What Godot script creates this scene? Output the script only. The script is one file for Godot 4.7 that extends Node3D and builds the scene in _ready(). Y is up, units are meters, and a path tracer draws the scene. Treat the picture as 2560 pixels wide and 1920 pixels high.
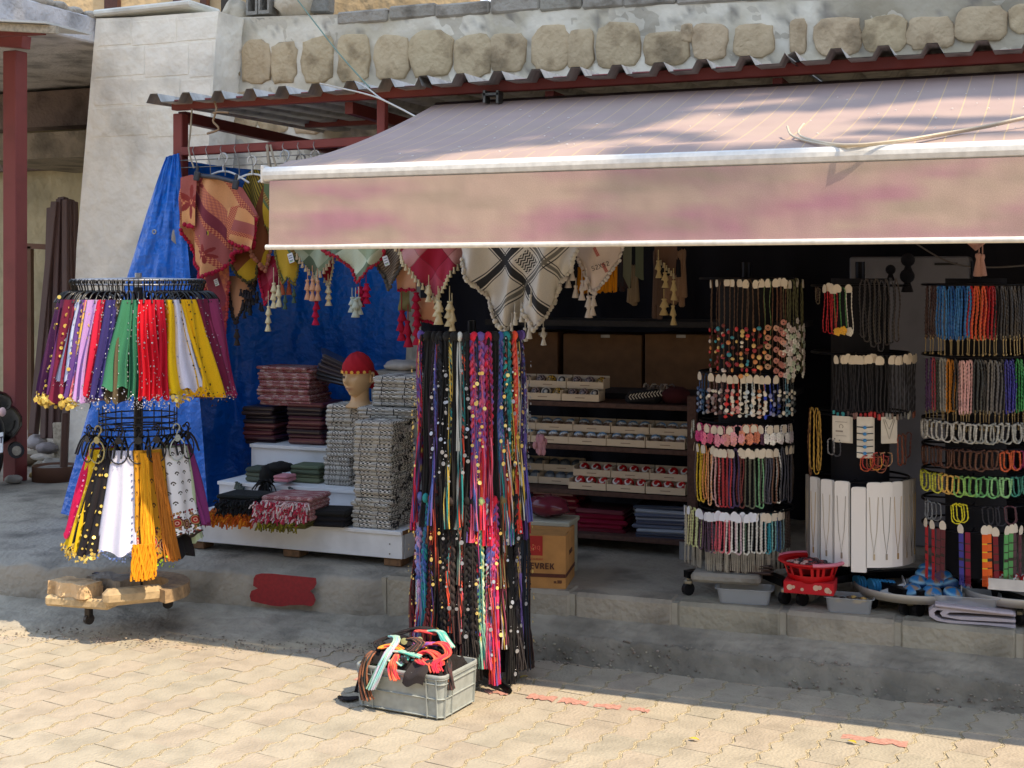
extends Node3D
# A market stall under a striped awning. Metres, y up, x along the stall front, z out towards the street.

const ORD := ["first", "second", "third", "fourth", "fifth", "sixth", "seventh", "eighth", "ninth", "tenth", "eleventh", "twelfth", "thirteenth", "fourteenth", "fifteenth", "sixteenth", "seventeenth", "eighteenth", "nineteenth", "twentieth", "twenty-first", "twenty-second", "twenty-third", "twenty-fourth", "twenty-fifth", "twenty-sixth", "twenty-seventh", "twenty-eighth", "twenty-ninth", "thirtieth", "thirty-first", "thirty-second", "thirty-third", "thirty-fourth", "thirty-fifth", "thirty-sixth"]
const PLATFORM := 0.25

var rng := RandomNumberGenerator.new()
var used := {}
var origin := {}
var mats := {}
var m_cloth: StandardMaterial3D
var m_paint: StandardMaterial3D
var m_plastic: StandardMaterial3D
var m_metal: StandardMaterial3D
var m_gold: StandardMaterial3D
var m_wood: StandardMaterial3D
var m_card: StandardMaterial3D
var m_concrete: StandardMaterial3D
var m_stone: StandardMaterial3D
var m_plaster: StandardMaterial3D
var m_film: StandardMaterial3D
var m_bead: StandardMaterial3D
var m_sequin: StandardMaterial3D

class MB:
	var v := PackedVector3Array()
	var n := PackedVector3Array()
	var c := PackedColorArray()
	var t := PackedVector2Array()
	var x := PackedInt32Array()
	var col := Color.WHITE

	func p(a: Vector3, nn: Vector3, uv := Vector2.ZERO) -> int:
		v.append(a)
		n.append(nn)
		c.append(col)
		t.append(uv)
		return v.size() - 1

	func tri(a: int, b: int, d: int) -> void:
		x.append(a)
		x.append(d)
		x.append(b)

	func face(pts: Array, ctr: Vector3) -> void:
		var mid := Vector3.ZERO
		for q in pts:
			mid += q
		mid /= pts.size()
		var nn: Vector3 = (pts[1] - pts[0]).cross(pts[2] - pts[0]).normalized()
		var flip := nn.dot(mid - ctr) < 0.0
		if flip:
			nn = -nn
		var at := v.size()
		var uvs := [Vector2(0, 1), Vector2(1, 1), Vector2(1, 0), Vector2(0, 0)]
		for k in pts.size():
			p(pts[k], nn, uvs[k % 4])
		for k in range(1, pts.size() - 1):
			if flip:
				tri(at, at + k + 1, at + k)
			else:
				tri(at, at + k, at + k + 1)

	func box(ctr: Vector3, size: Vector3, bas := Basis.IDENTITY, bev := 0.0) -> void:
		var h := size * 0.5
		bev = minf(bev, minf(h.x, minf(h.y, h.z)) * 0.9)
		var cor := func(s: Vector3, axis: int) -> Vector3:
			var q := Vector3(s.x * (h.x - bev), s.y * (h.y - bev), s.z * (h.z - bev))
			q[axis] = s[axis] * h[axis]
			return ctr + bas * q
		for axis in 3:
			var a1 := (axis + 1) % 3
			var a2 := (axis + 2) % 3
			for sg in [-1.0, 1.0]:
				var pts := []
				for w in [[-1.0, -1.0], [1.0, -1.0], [1.0, 1.0], [-1.0, 1.0]]:
					var s := Vector3.ZERO
					s[axis] = sg
					s[a1] = w[0]
					s[a2] = w[1]
					pts.append(cor.call(s, axis))
				face(pts, ctr)
		if bev <= 0.0:
			return
		for axis in 3:
			var a1 := (axis + 1) % 3
			var a2 := (axis + 2) % 3
			for w in [[-1.0, -1.0], [1.0, -1.0], [1.0, 1.0], [-1.0, 1.0]]:
				var s0 := Vector3.ZERO
				var s1 := Vector3.ZERO
				s0[a1] = w[0]
				s0[a2] = w[1]
				s1 = s0
				s0[axis] = -1.0
				s1[axis] = 1.0
				face([cor.call(s0, a1), cor.call(s1, a1), cor.call(s1, a2), cor.call(s0, a2)], ctr)
		for sx in [-1.0, 1.0]:
			for sy in [-1.0, 1.0]:
				for sz in [-1.0, 1.0]:
					var s := Vector3(sx, sy, sz)
					face([cor.call(s, 0), cor.call(s, 1), cor.call(s, 2)], ctr)

	func bar(a: Vector3, b: Vector3, w: float, h: float, bev := 0.0) -> void:
		var z := (b - a).normalized()
		var up := Vector3.UP if absf(z.y) < 0.95 else Vector3.BACK
		var xx := up.cross(z).normalized()
		box((a + b) * 0.5, Vector3(w, h, (b - a).length()), Basis(xx, z.cross(xx), z), bev)

	func grid(P: PackedVector3Array, nu: int, nv: int, closed := false, cols := PackedColorArray(), uvs := PackedVector2Array()) -> void:
		var at := v.size()
		var nn := PackedVector3Array()
		nn.resize(P.size())
		var last := nu if closed else nu - 1
		for j in nv - 1:
			for i in last:
				var i2 := (i + 1) % nu
				var a := j * nu + i
				var b := j * nu + i2
				var d := (j + 1) * nu + i2
				var e := (j + 1) * nu + i
				var f := (P[d] - P[a]).cross(P[e] - P[b])
				nn[a] += f
				nn[b] += f
				nn[d] += f
				nn[e] += f
				tri(at + a, at + b, at + d)
				tri(at + a, at + d, at + e)
		for k in P.size():
			v.append(P[k])
			n.append(nn[k].normalized() if nn[k].length_squared() > 0.0 else Vector3.UP)
			c.append(cols[k] if cols.size() else col)
			t.append(uvs[k] if uvs.size() else Vector2(float(k % nu) / maxf(nu - 1, 1), float(k / nu) / maxf(nv - 1, 1)))

	func tube(pts: PackedVector3Array, r: Variant, sides := 6, closed := false, cols := PackedColorArray(), caps := true) -> void:
		var m := pts.size()
		var P := PackedVector3Array()
		var CC := PackedColorArray()
		var tangent := (pts[1] - pts[0]).normalized()
		var side := tangent.cross(Vector3.UP if absf(tangent.y) < 0.9 else Vector3.RIGHT).normalized()
		var many := m + 1 if closed else m
		for k in many:
			var kk := k % m
			var tg: Vector3
			if closed:
				tg = pts[(kk + 1) % m] - pts[(kk - 1 + m) % m]
			else:
				tg = pts[mini(kk + 1, m - 1)] - pts[maxi(kk - 1, 0)]
			tg = tg.normalized()
			side = (side - tg * side.dot(tg)).normalized()
			var up := tg.cross(side)
			var rad: float = r[kk] if not (r is float) else r
			for s in sides:
				var an := TAU * s / sides
				P.append(pts[kk] + (side * cos(an) + up * sin(an)) * rad)
				CC.append(cols[kk] if cols.size() else col)
		if caps and not closed:
			for s in [[0, 1.0], [m - 1, -1.0]]:
				var at := v.size()
				var tg2: Vector3 = (pts[1] - pts[0]) if s[0] == 0 else (pts[m - 2] - pts[m - 1])
				var keep := col
				col = CC[s[0] * sides]
				for q in sides:
					p(P[s[0] * sides + q], -tg2.normalized())
				for q in range(1, sides - 1):
					if s[1] > 0:
						tri(at, at + q + 1, at + q)
					else:
						tri(at, at + q, at + q + 1)
				col = keep
		grid(P, sides, many, true, CC)

	func lathe(ctr: Vector3, prof: Array, segs := 16, sx := 1.0, sz := 1.0) -> void:
		var P := PackedVector3Array()
		for q in prof:
			for s in segs:
				var an := -TAU * s / segs
				P.append(ctr + Vector3(cos(an) * q.x * sx, q.y, sin(an) * q.x * sz))
		grid(P, segs, prof.size(), true)

	func ball(ctr: Vector3, r: Vector3, segs := 8, rings := 5) -> void:
		var P := PackedVector3Array()
		for j in rings + 1:
			var th := PI * j / rings
			for s in segs:
				var an := -TAU * s / segs
				P.append(ctr + Vector3(cos(an) * sin(th) * r.x, cos(th) * r.y, sin(an) * sin(th) * r.z))
		grid(P, segs, rings + 1, true)

	func disc(ctr: Vector3, axis: Vector3, r: float, th: float, segs := 9) -> void:
		var z := axis.normalized()
		var xx := z.cross(Vector3.UP if absf(z.y) < 0.9 else Vector3.RIGHT).normalized()
		var yy := z.cross(xx)
		for sg in [-1.0, 1.0]:
			var pts := []
			for s in segs:
				var an := TAU * s / segs
				pts.append(ctr + (xx * cos(an) + yy * sin(an)) * r + z * th * 0.5 * sg)
			face(pts, ctr)
		for s in segs:
			var a := TAU * s / segs
			var b := TAU * (s + 1) / segs
			var qa := ctr + (xx * cos(a) + yy * sin(a)) * r
			var qb := ctr + (xx * cos(b) + yy * sin(b)) * r
			face([qa - z * th * 0.5, qb - z * th * 0.5, qb + z * th * 0.5, qa + z * th * 0.5], ctr)

	func prism(outline: PackedVector2Array, xf: Transform3D, depth: float, inset := 0.0) -> void:
		var o := outline
		if Geometry2D.is_polygon_clockwise(o):
			o.reverse()
		var mid := Vector2.ZERO
		for q in o:
			mid += q
		mid /= o.size()
		var f := PackedVector2Array()
		for q in o:
			f.append(q + (mid - q).normalized() * inset)
		var tris := Geometry2D.triangulate_polygon(f)
		var at := v.size()
		for q in f:
			p(xf * Vector3(q.x, q.y, depth), xf.basis.z, q)
		for q in o:
			p(xf * Vector3(q.x, q.y, 0), -xf.basis.z, q)
		for k in range(0, tris.size(), 3):
			var a := tris[k]
			var b := tris[k + 1]
			var d := tris[k + 2]
			if (f[b] - f[a]).cross(f[d] - f[a]) < 0.0:
				var sw := b
				b = d
				d = sw
			tri(at + a, at + b, at + d)
			tri(at + o.size() + a, at + o.size() + d, at + o.size() + b)
		for k in o.size():
			var k2 := (k + 1) % o.size()
			var e := o[k2] - o[k]
			var outw := xf.basis * Vector3(e.y, -e.x, 0)
			var mid3 := xf * Vector3((o[k].x + o[k2].x) * 0.5, (o[k].y + o[k2].y) * 0.5, depth * 0.5)
			face([xf * Vector3(o[k].x, o[k].y, 0), xf * Vector3(o[k2].x, o[k2].y, 0), xf * Vector3(f[k2].x, f[k2].y, depth), xf * Vector3(f[k].x, f[k].y, depth)], mid3 - outw)

	func mesh(off := Vector3.ZERO) -> ArrayMesh:
		var a := []
		a.resize(Mesh.ARRAY_MAX)
		if off != Vector3.ZERO:
			for k in v.size():
				v[k] -= off
		a[Mesh.ARRAY_VERTEX] = v
		a[Mesh.ARRAY_NORMAL] = n
		a[Mesh.ARRAY_COLOR] = c
		a[Mesh.ARRAY_TEX_UV] = t
		a[Mesh.ARRAY_INDEX] = x
		var m := ArrayMesh.new()
		m.add_surface_from_arrays(Mesh.PRIMITIVE_TRIANGLES, a)
		return m

func rnd(a: float, b: float) -> float:
	return rng.randf_range(a, b)

func L(r: int, g: int, b: int) -> Color:
	return Color8(r, g, b).srgb_to_linear()

func vary(col: Color, k := 0.12) -> Color:
	var f := 1.0 + rnd(-k, k)
	return Color(col.r * f, col.g * f * (1.0 + rnd(-k, k) * 0.2), col.b * f)

func nm(parent: Node, called: String) -> String:
	var key := str(parent.get_instance_id()) + called
	var k: int = used.get(key, -1) + 1
	used[key] = k
	return called if k == 0 else "%s_%03d" % [called, k]

func tag(o: Node, label: String, category: String, group := "") -> Node:
	o.set_meta("label", label)
	o.set_meta("category", category)
	if group:
		o.set_meta("group", group)
	return o

func thing(called: String, label: String, category: String, at: Vector3, group := "", yaw := 0.0) -> Node3D:
	var o := Node3D.new()
	o.name = nm(self, called)
	add_child(o, true)
	o.position = at
	o.rotation.y = yaw
	origin[o] = at
	tag(o, label, category, group)
	return o

# a part built in world metres
func part(t: Node3D, called: String, mb: MB, m: Material, label := "", stuff := false) -> MeshInstance3D:
	return piece(t, called, mb.mesh(origin[t]), m, Vector3.ZERO, label, stuff)

# a part whose mesh is in the thing's own axes
func piece(t: Node3D, called: String, me: Mesh, m: Material, at := Vector3.ZERO, label := "", stuff := false) -> MeshInstance3D:
	var o := MeshInstance3D.new()
	o.name = nm(t, called)
	o.mesh = me
	o.material_override = m
	t.add_child(o, true)
	o.position = at
	origin[o] = origin.get(t, Vector3.ZERO)
	if label:
		o.set_meta("label", label)
	if stuff:
		o.set_meta("kind", "stuff")
	return o

func base_of(mb: MB) -> Vector3:
	var lo := mb.v[0]
	var hi := lo
	for q in mb.v:
		lo = lo.min(q)
		hi = hi.max(q)
	return Vector3((lo.x + hi.x) * 0.5, lo.y, (lo.z + hi.z) * 0.5)

func single(called: String, label: String, category: String, mb: MB, m: Material, group := "") -> MeshInstance3D:
	var at := base_of(mb)
	var o := MeshInstance3D.new()
	o.name = nm(self, called)
	o.mesh = mb.mesh(at)
	o.material_override = m
	o.position = at
	add_child(o, true)
	origin[o] = at
	tag(o, label, category, group)
	return o

func struct(called: String, mb: MB, m: Material) -> MeshInstance3D:
	var o := MeshInstance3D.new()
	o.name = nm(self, called)
	o.mesh = mb.mesh()
	o.material_override = m
	add_child(o, true)
	origin[o] = Vector3.ZERO
	o.set_meta("kind", "structure")
	return o

func copy(src: Node3D, at: Vector3, yaw: float, label: String, group := "") -> Node3D:
	var o: Node3D = src.duplicate()
	o.name = nm(self, str(src.name).rstrip("0123456789").rstrip("_"))
	add_child(o, true)
	o.position = at
	o.rotation.y = yaw
	origin[o] = at
	o.set_meta("label", label)
	if group:
		o.set_meta("group", group)
	return o

func ntex(freq: float, octaves: int, stops: Array, seed_: int, size := 512, kind := FastNoiseLite.TYPE_SIMPLEX_SMOOTH) -> NoiseTexture2D:
	var f := FastNoiseLite.new()
	f.noise_type = kind
	f.frequency = freq
	f.fractal_octaves = octaves
	f.seed = seed_
	var t := NoiseTexture2D.new()
	t.width = size
	t.height = size
	t.seamless = true
	t.noise = f
	if stops.size():
		var g := Gradient.new()
		var off := PackedFloat32Array()
		var cc := PackedColorArray()
		for s in stops:
			off.append(s[0])
			cc.append(s[1] if s[1] is Color else Color(s[1], s[1], s[1]))
		g.offsets = off
		g.colors = cc
		t.color_ramp = g
	return t

func mat(rough := 0.9, metal := 0.0, tex: Texture2D = null, scale := 1.0, height: Texture2D = null, depth := 0.5, world := true) -> StandardMaterial3D:
	var m := StandardMaterial3D.new()
	m.vertex_color_use_as_albedo = true
	m.roughness = rough
	m.metallic = metal
	if tex:
		m.albedo_texture = tex
	if height:
		m.heightmap_enabled = true
		m.heightmap_texture = height
		m.heightmap_scale = depth
	if tex or height:
		m.uv1_triplanar = true
		m.uv1_world_triplanar = world
		m.uv1_scale = Vector3.ONE * scale
	return m

# a plain colour for meshes that are shared between things
func cmat(col: Color, rough := 0.8, metal := 0.0) -> StandardMaterial3D:
	var key := "%s %s %s" % [col.to_html(), rough, metal]
	if not mats.has(key):
		var m := StandardMaterial3D.new()
		m.vertex_color_use_as_albedo = true
		m.albedo_color = col.linear_to_srgb()
		m.roughness = rough
		m.metallic = metal
		mats[key] = m
	return mats[key]

func curve(pts: Array, many: int) -> PackedVector3Array:
	var cv := Curve3D.new()
	for k in pts.size():
		var tg: Vector3 = (pts[mini(k + 1, pts.size() - 1)] - pts[maxi(k - 1, 0)]) / 6.0
		cv.add_point(pts[k], -tg, tg)
	var out := PackedVector3Array()
	var ln := cv.get_baked_length()
	for k in many:
		out.append(cv.sample_baked(ln * k / (many - 1.0), true))
	return out

func lerp_list(list: Array, u: float) -> float:
	if u <= list[0].x:
		return list[0].y
	for k in range(1, list.size()):
		if u <= list[k].x:
			return lerpf(list[k - 1].y, list[k].y, (u - list[k - 1].x) / (list[k].x - list[k - 1].x))
	return list[-1].y

func lettering(parent: Node3D, called: String, text: String, font: String, bold: int, height: float, col: Color, at: Vector3, bas: Basis) -> void:
	var f := SystemFont.new()
	f.font_names = PackedStringArray([font])
	f.font_weight = bold
	var tm := TextMesh.new()
	tm.text = text
	tm.font = f
	tm.font_size = 64
	tm.pixel_size = height / 46.0
	tm.depth = 0.0012
	var o := MeshInstance3D.new()
	o.name = nm(parent, called)
	o.mesh = tm
	var m := StandardMaterial3D.new()
	m.albedo_color = col.linear_to_srgb()
	m.roughness = 0.7
	o.material_override = m
	parent.add_child(o, true)
	o.transform = Transform3D(bas, at - origin[parent])

func _ready() -> void:
	rng.seed = 20240611
	var cam = Camera3D.new()
	cam.name = "camera"
	cam.position = Vector3(0, 1.6, 5.453)
	cam.rotation_degrees.y = 22.3
	cam.set_frustum(0.05 * 1920.0 / 3370.0, Vector2(0, -0.05 * 264.0 / 3370.0), 0.05, 300.0)
	add_child(cam)
	cam.current = true
	var we = WorldEnvironment.new()
	we.name = "daylight"
	var env = Environment.new()
	var sky = Sky.new()
	var sm = ProceduralSkyMaterial.new()
	sm.sky_top_color = Color(0.62, 0.69, 0.8)
	sm.sky_horizon_color = Color(0.9, 0.91, 0.92)
	sm.sky_curve = 0.16
	sm.ground_bottom_color = Color(0.5, 0.45, 0.38)
	sm.ground_horizon_color = Color(0.72, 0.7, 0.66)
	sm.sky_energy_multiplier = 1.0
	sky.sky_material = sm
	env.background_mode = Environment.BG_SKY
	env.sky = sky
	env.background_energy_multiplier = 1.0
	env.tonemap_mode = Environment.TONE_MAPPER_LINEAR
	env.tonemap_exposure = 2.5
	env.sdfgi_enabled = true
	env.ssao_enabled = true
	env.ssil_enabled = true
	we.environment = env
	add_child(we)
	var sun = DirectionalLight3D.new()
	sun.name = "sun"
	sun.light_color = Color(1.0, 0.92, 0.8)
	sun.light_energy = 0.8
	sun.light_angular_distance = 0.5
	sun.shadow_enabled = true
	sun.basis = Basis.looking_at(-Vector3(0.75, 1.0, 0.24).normalized())
	add_child(sun)
	make_materials()
	lay_ground()
	build_background()
	build_stall()
	build_awning()
	build_tree()
	build_left_yard()
	build_tarp()
	build_skirt_rack()
	build_braid_stand()
	build_crate()
	build_shawls()
	build_display()
	build_shelves()
	build_jewellery()
	build_floor_things()

func make_materials() -> void:
	m_cloth = mat(0.92, 0.0, ntex(0.09, 3, [[0.0, 0.88], [1.0, 1.0]], 3, 256), 9.0, ntex(0.25, 2, [], 4, 256), 0.12)
	m_paint = mat(0.55, 0.0, ntex(0.006, 5, [[0.0, 0.88], [0.5, 0.98], [1.0, 1.0]], 5), 1.1)
	m_plastic = mat(0.42, 0.0, ntex(0.03, 4, [[0.0, 0.86], [1.0, 1.0]], 6, 256), 3.0)
	m_metal = mat(0.4, 0.75, ntex(0.03, 4, [[0.0, 0.7], [1.0, 1.0]], 7, 256), 3.0)
	m_gold = mat(0.28, 0.85)
	m_wood = mat(0.75, 0.0, ntex(0.02, 4, [[0.0, 0.74], [0.6, 0.95], [1.0, 1.0]], 8), 3.0, ntex(0.05, 3, [], 9, 256), 0.12)
	m_card = mat(0.85, 0.0, ntex(0.02, 4, [[0.0, 0.85], [1.0, 1.0]], 10, 256), 2.0)
	m_concrete = mat(0.92, 0.0, ntex(0.006, 7, [[0.0, 0.62], [0.34, 0.85], [0.5, 0.96], [0.7, 1.0], [1.0, 0.9]], 11), 0.75, ntex(0.07, 5, [], 12), 0.7)
	m_stone = mat(0.95, 0.0, ntex(0.008, 7, [[0.0, Color(0.62, 0.61, 0.59)], [0.3, Color(0.84, 0.82, 0.8)], [0.45, Color(0.96, 0.95, 0.94)], [1.0, 1.0]], 13), 0.9, ntex(0.04, 5, [], 14), 0.9)
	m_plaster = mat(0.93, 0.0, ntex(0.006, 7, [[0.0, 0.8], [0.35, 0.93], [0.6, 1.0], [1.0, 0.96]], 15), 0.5, ntex(0.03, 6, [], 16), 1.1)
	m_film = mat(0.16, 0.0)
	m_bead = mat(0.3, 0.0)
	m_sequin = mat(0.3, 0.5)

func edge_z(x: float) -> float:
	return lerp_list([Vector2(-7, 0.2), Vector2(-5.2, 0.27), Vector2(-4.85, 0.36), Vector2(-4.5, 0.33), Vector2(-4.0, 0.15), Vector2(-3.4, 0.07), Vector2(-2.86, 0.02), Vector2(-2.0, 0.0), Vector2(-0.8, -0.035), Vector2(4, -0.05)], x)

func toe_z(x: float) -> float:
	return lerp_list([Vector2(-7, 1.0), Vector2(-4.6, 0.86), Vector2(-4.0, 0.72), Vector2(-3.3, 0.58), Vector2(-2.7, 0.36), Vector2(-2.1, 0.22), Vector2(-1.5, 0.19), Vector2(4, 0.17)], x)

func lay_ground() -> void:
	var mb = MB.new()
	mb.col = L(150, 136, 116)
	mb.face([Vector3(-60, -0.045, -60), Vector3(60, -0.045, -60), Vector3(60, -0.045, 60), Vector3(-60, -0.045, 60)], Vector3(0, -1, 0))
	struct("ground", mb, m_concrete)
	var pave = Node3D.new()
	pave.name = "pavement"
	add_child(pave)
	pave.set_meta("kind", "structure")
	origin[pave] = Vector3.ZERO
	var sand = MB.new()
	sand.col = L(244, 226, 186)
	sand.face([Vector3(-9, -0.0022, -0.2), Vector3(6, -0.0022, -0.2), Vector3(6, -0.0022, 7), Vector3(-9, -0.0022, 7)], Vector3(0, -1, 0))
	part(pave, "joint_sand", sand, mat(1.0, 0.0, ntex(0.05, 5, [[0.0, 0.75], [1.0, 1.0]], 21), 2.5, ntex(0.1, 4, [], 22), 1.5))
	var w = 0.1335
	var l = 0.225
	var wave = [0.0, 0.0095, 0.0095, 0.0, -0.0095, -0.0095, 0.0, 0.0095, 0.0095, 0.0, -0.0095, -0.0095, 0.0]
	var shapes = []
	var tones = []
	var pm_tex = ntex(0.012, 5, [[0.0, 0.87], [0.45, 0.96], [0.75, 1.0], [1.0, 0.94]], 23)
	var pm_h = ntex(0.16, 4, [], 24)
	for k in 4:
		var m = mat(0.95, 0.0, pm_tex, 0.8, pm_h, 0.35)
		m.albedo_color = [Color(0.7, 0.66, 0.585), Color(0.685, 0.65, 0.575), Color(0.71, 0.668, 0.588), Color(0.7, 0.65, 0.575)][k]
		tones.append(m)
		var o = PackedVector2Array()
		var g = rnd(0.0048, 0.0068)
		for s in wave.size():
			o.append(Vector2(w * 0.5 - g + wave[s], (s / 12.0 - 0.5) * (l - 0.0006)))
		for s in wave.size():
			o.append(Vector2(-w * 0.5 + g + wave[12 - s] * 1.0, (0.5 - s / 12.0) * (l - 0.0006)))
		var b = MB.new()
		b.prism(o, Transform3D(Basis(Vector3.RIGHT, Vector3.FORWARD, Vector3.UP), Vector3(0, -0.03, 0)), 0.03, 0.0013)
		shapes.append(b.mesh())
	var rest = MB.new()
	var turn = Basis(Vector3.UP, deg_to_rad(-9.0))
	for i in range(-45, 30):
		for j in range(-14, 30):
			var q = turn * Vector3(i * w, 0, j * l + (0.5 * l if i % 2 else 0.0)) + Vector3(-2.0, 0, 1.2)
			if q.z < toe_z(q.x) - 0.22 or q.x < -6.5 or q.x > 2.5 or q.z > 4.5:
				continue
			var lift = rnd(-0.0012, 0.0016)
			var dep = -0.3795 * q.x - 0.9252 * (q.z - 5.453)
			var lat = (0.9252 * q.x - 0.3795 * (q.z - 5.453)) / dep
			if absf(lat) < 0.41 and 1.6 / dep < 0.375 and q.z > toe_z(q.x) - 0.1:
				var o2 = piece(pave, "paver", shapes[rng.randi() % 4], tones[rng.randi() % 4], q + Vector3(0, lift, 0))
				o2.basis = turn * Basis.from_euler(Vector3(rnd(-0.006, 0.006), rnd(-0.012, 0.012), rnd(-0.008, 0.008)))
			else:
				rest.box(q + Vector3(0, -0.015 + lift, 0), Vector3(w - 0.008, 0.03, l - 0.005), turn)
	var restm = mat(0.95, 0.0, pm_tex, 0.8, pm_h, 0.3)
	restm.albedo_color = Color(0.72, 0.65, 0.56)
	part(pave, "far_pavers", rest, restm, "", true)
	var pink = MB.new()
	pink.col = L(222, 164, 146)
	for sp in [[-2.62, -2.36, 0.7, 0.055], [-2.08, -1.98, 0.66, 0.04], [-1.9, -1.79, 0.655, 0.05], [-1.77, -1.66, 0.655, 0.055], [-1.63, -1.53, 0.66, 0.05], [-1.5, -1.42, 0.655, 0.035], [-0.72, -0.5, 0.66, 0.05]]:
		var o = PackedVector2Array()
		for s in 10:
			o.append(Vector2(lerpf(sp[0], sp[1], s / 9.0), -sp[2] - sp[3] * 0.5 + rnd(-0.013, 0.013)))
		for s in 10:
			o.append(Vector2(lerpf(sp[1], sp[0], s / 9.0), -sp[2] + sp[3] * 0.5 + rnd(-0.013, 0.013)))
		pink.prism(o, Transform3D(Basis(Vector3.RIGHT, Vector3.FORWARD, Vector3.UP), Vector3(0, 0.0022, 0)), 0.001)
	var pmat = mat(0.95, 0.0, ntex(0.05, 5, [[0.0, 0.7], [1.0, 1.0]], 25), 2.0)
	part(pave, "faded_pink_line", pink, pmat)

	var xs = []
	var x = -7.5
	while x < 2.6:
		xs.append(x)
		x += 0.12
	var pl = MB.new()
	pl.col = L(166, 160, 146)
	var P = PackedVector3Array()
	var rows = [[-5.0, PLATFORM, 0], [-1.2, PLATFORM, 0], [-0.5, PLATFORM, 0], [-0.12, PLATFORM, 1], [-0.015, PLATFORM - 0.004, 1], [0.006, PLATFORM - 0.02, 1], [0.012, 0.16, 1], [0.022, -0.05, 1]]
	for r in rows:
		for q in xs:
			var ez = edge_z(q)
			var back = 0.035 if q > -2.86 else 0.0
			var y: float = r[1]
			if r[2] and q < -2.86:
				y -= 0.01 * rng.randf() + (0.03 * rng.randf() if r[0] < 0.01 and r[0] > -0.02 else 0.0)
			P.append(Vector3(q, y - (0.004 if q > -2.86 else 0.0), (ez + r[0] - back) if r[2] else minf(r[0], ez - 0.2)))
	pl.grid(P, xs.size(), rows.size())
	for k in pl.x.size() / 3:
		var sw = pl.x[k * 3]
		pl.x[k * 3] = pl.x[k * 3 + 1]
		pl.x[k * 3 + 1] = sw
	for k in pl.n.size():
		pl.n[k] = -pl.n[k] if pl.n[k].y + pl.n[k].z < 0.0 else pl.n[k]
	struct("raised_platform", pl, m_concrete)
	var kerb = Node3D.new()
	kerb.name = "kerb"
	add_child(kerb)
	kerb.set_meta("kind", "structure")
	origin[kerb] = Vector3.ZERO
	for k in 11:
		var x0 = -2.86 + k * 0.45
		var b = MB.new()
		b.col = vary(L(168, 161, 144), 0.08)
		var z0 = edge_z(x0 + 0.22)
		b.box(Vector3(x0 + 0.225, PLATFORM - 0.115, z0 - 0.075 + rnd(-0.003, 0.003)), Vector3(0.438, 0.232, 0.15), Basis(Vector3.UP, atan2(edge_z(x0) - edge_z(x0 + 0.45), 0.45)), 0.016)
		part(kerb, "kerb_stone", b, m_concrete)
	for k in 11:
		var x0 = -2.86 + k * 0.45
		var b = MB.new()
		b.col = L(172, 166, 150)
		b.box(Vector3(x0, PLATFORM - 0.121, edge_z(x0) - 0.081), Vector3(0.024, 0.226, 0.147))
		part(kerb, "mortar_joint", b, m_plaster)
	var ap = MB.new()
	P = PackedVector3Array()
	var cols = PackedColorArray()
	var fn = FastNoiseLite.new()
	fn.seed = 31
	fn.frequency = 6.0
	fn.fractal_octaves = 4
	xs = []
	x = -7.5
	while x < 2.6:
		xs.append(x)
		x += 0.04
	var steps = 26
	for j in steps:
		var f = j / (steps - 1.0)
		for q in xs:
			var right = smoothstep(-2.9, -2.0, q)
			var z = lerpf(edge_z(q) - 0.02, toe_z(q) + 0.03 * fn.get_noise_2d(q * 0.4, 7.0), f)
			var hl = lerpf(0.085, -0.012, pow(f, 0.7)) + 0.02 * sin(f * PI) * fn.get_noise_2d(q * 0.3, f * 0.3)
			var hr = lerpf(0.156, 0.098, minf(f / 0.6, 1.0)) - 0.115 * smoothstep(0.62, 1.0, f)
			var rough = lerpf(0.006, 0.045, smoothstep(0.5, 0.8, f) * (1.0 - smoothstep(0.93, 1.0, f)) * right) * fn.get_noise_2d(q * 3.0, z * 6.0)
			P.append(Vector3(q, lerpf(hl, hr, right) + rough, z))
			var c = L(168, 161, 145).lerp(L(184, 168, 140), (1.0 - right) * smoothstep(0.5, 1.0, f))
			c = c.lerp(L(146, 139, 124), right * smoothstep(0.55, 0.75, f))
			c = c * (1.0 + 0.25 * fn.get_noise_2d(q * 1.7 + 30.0, z * 3.0))
			cols.append(c)
	ap.grid(P, xs.size(), steps, false, cols)
	for k in ap.x.size() / 3:
		var sw = ap.x[k * 3]
		ap.x[k * 3] = ap.x[k * 3 + 1]
		ap.x[k * 3 + 1] = sw
	for k in ap.n.size():
		ap.n[k] = -ap.n[k]
	struct("concrete_apron", ap, m_concrete)
	var grit = MB.new()
	for k in 1500:
		var q = rnd(-5.0, 0.2)
		var right = smoothstep(-2.9, -2.0, q)
		var z = lerpf(edge_z(q), toe_z(q), rnd(0.55, 1.05))
		var s = rnd(0.0015, 0.006) * (1.0 + right * 0.4)
		grit.col = vary(L(150, 142, 128), 0.35)
		grit.ball(Vector3(q, lerpf(0.012, lerpf(0.098, -0.004, smoothstep(0.55, 1.0, (z - edge_z(q)) / (toe_z(q) - edge_z(q)))), right), z), Vector3(s, s * 0.7, s), 5, 3)
	var go = struct("gravel", grit, m_stone)
	go.set_meta("kind", "stuff")
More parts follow.
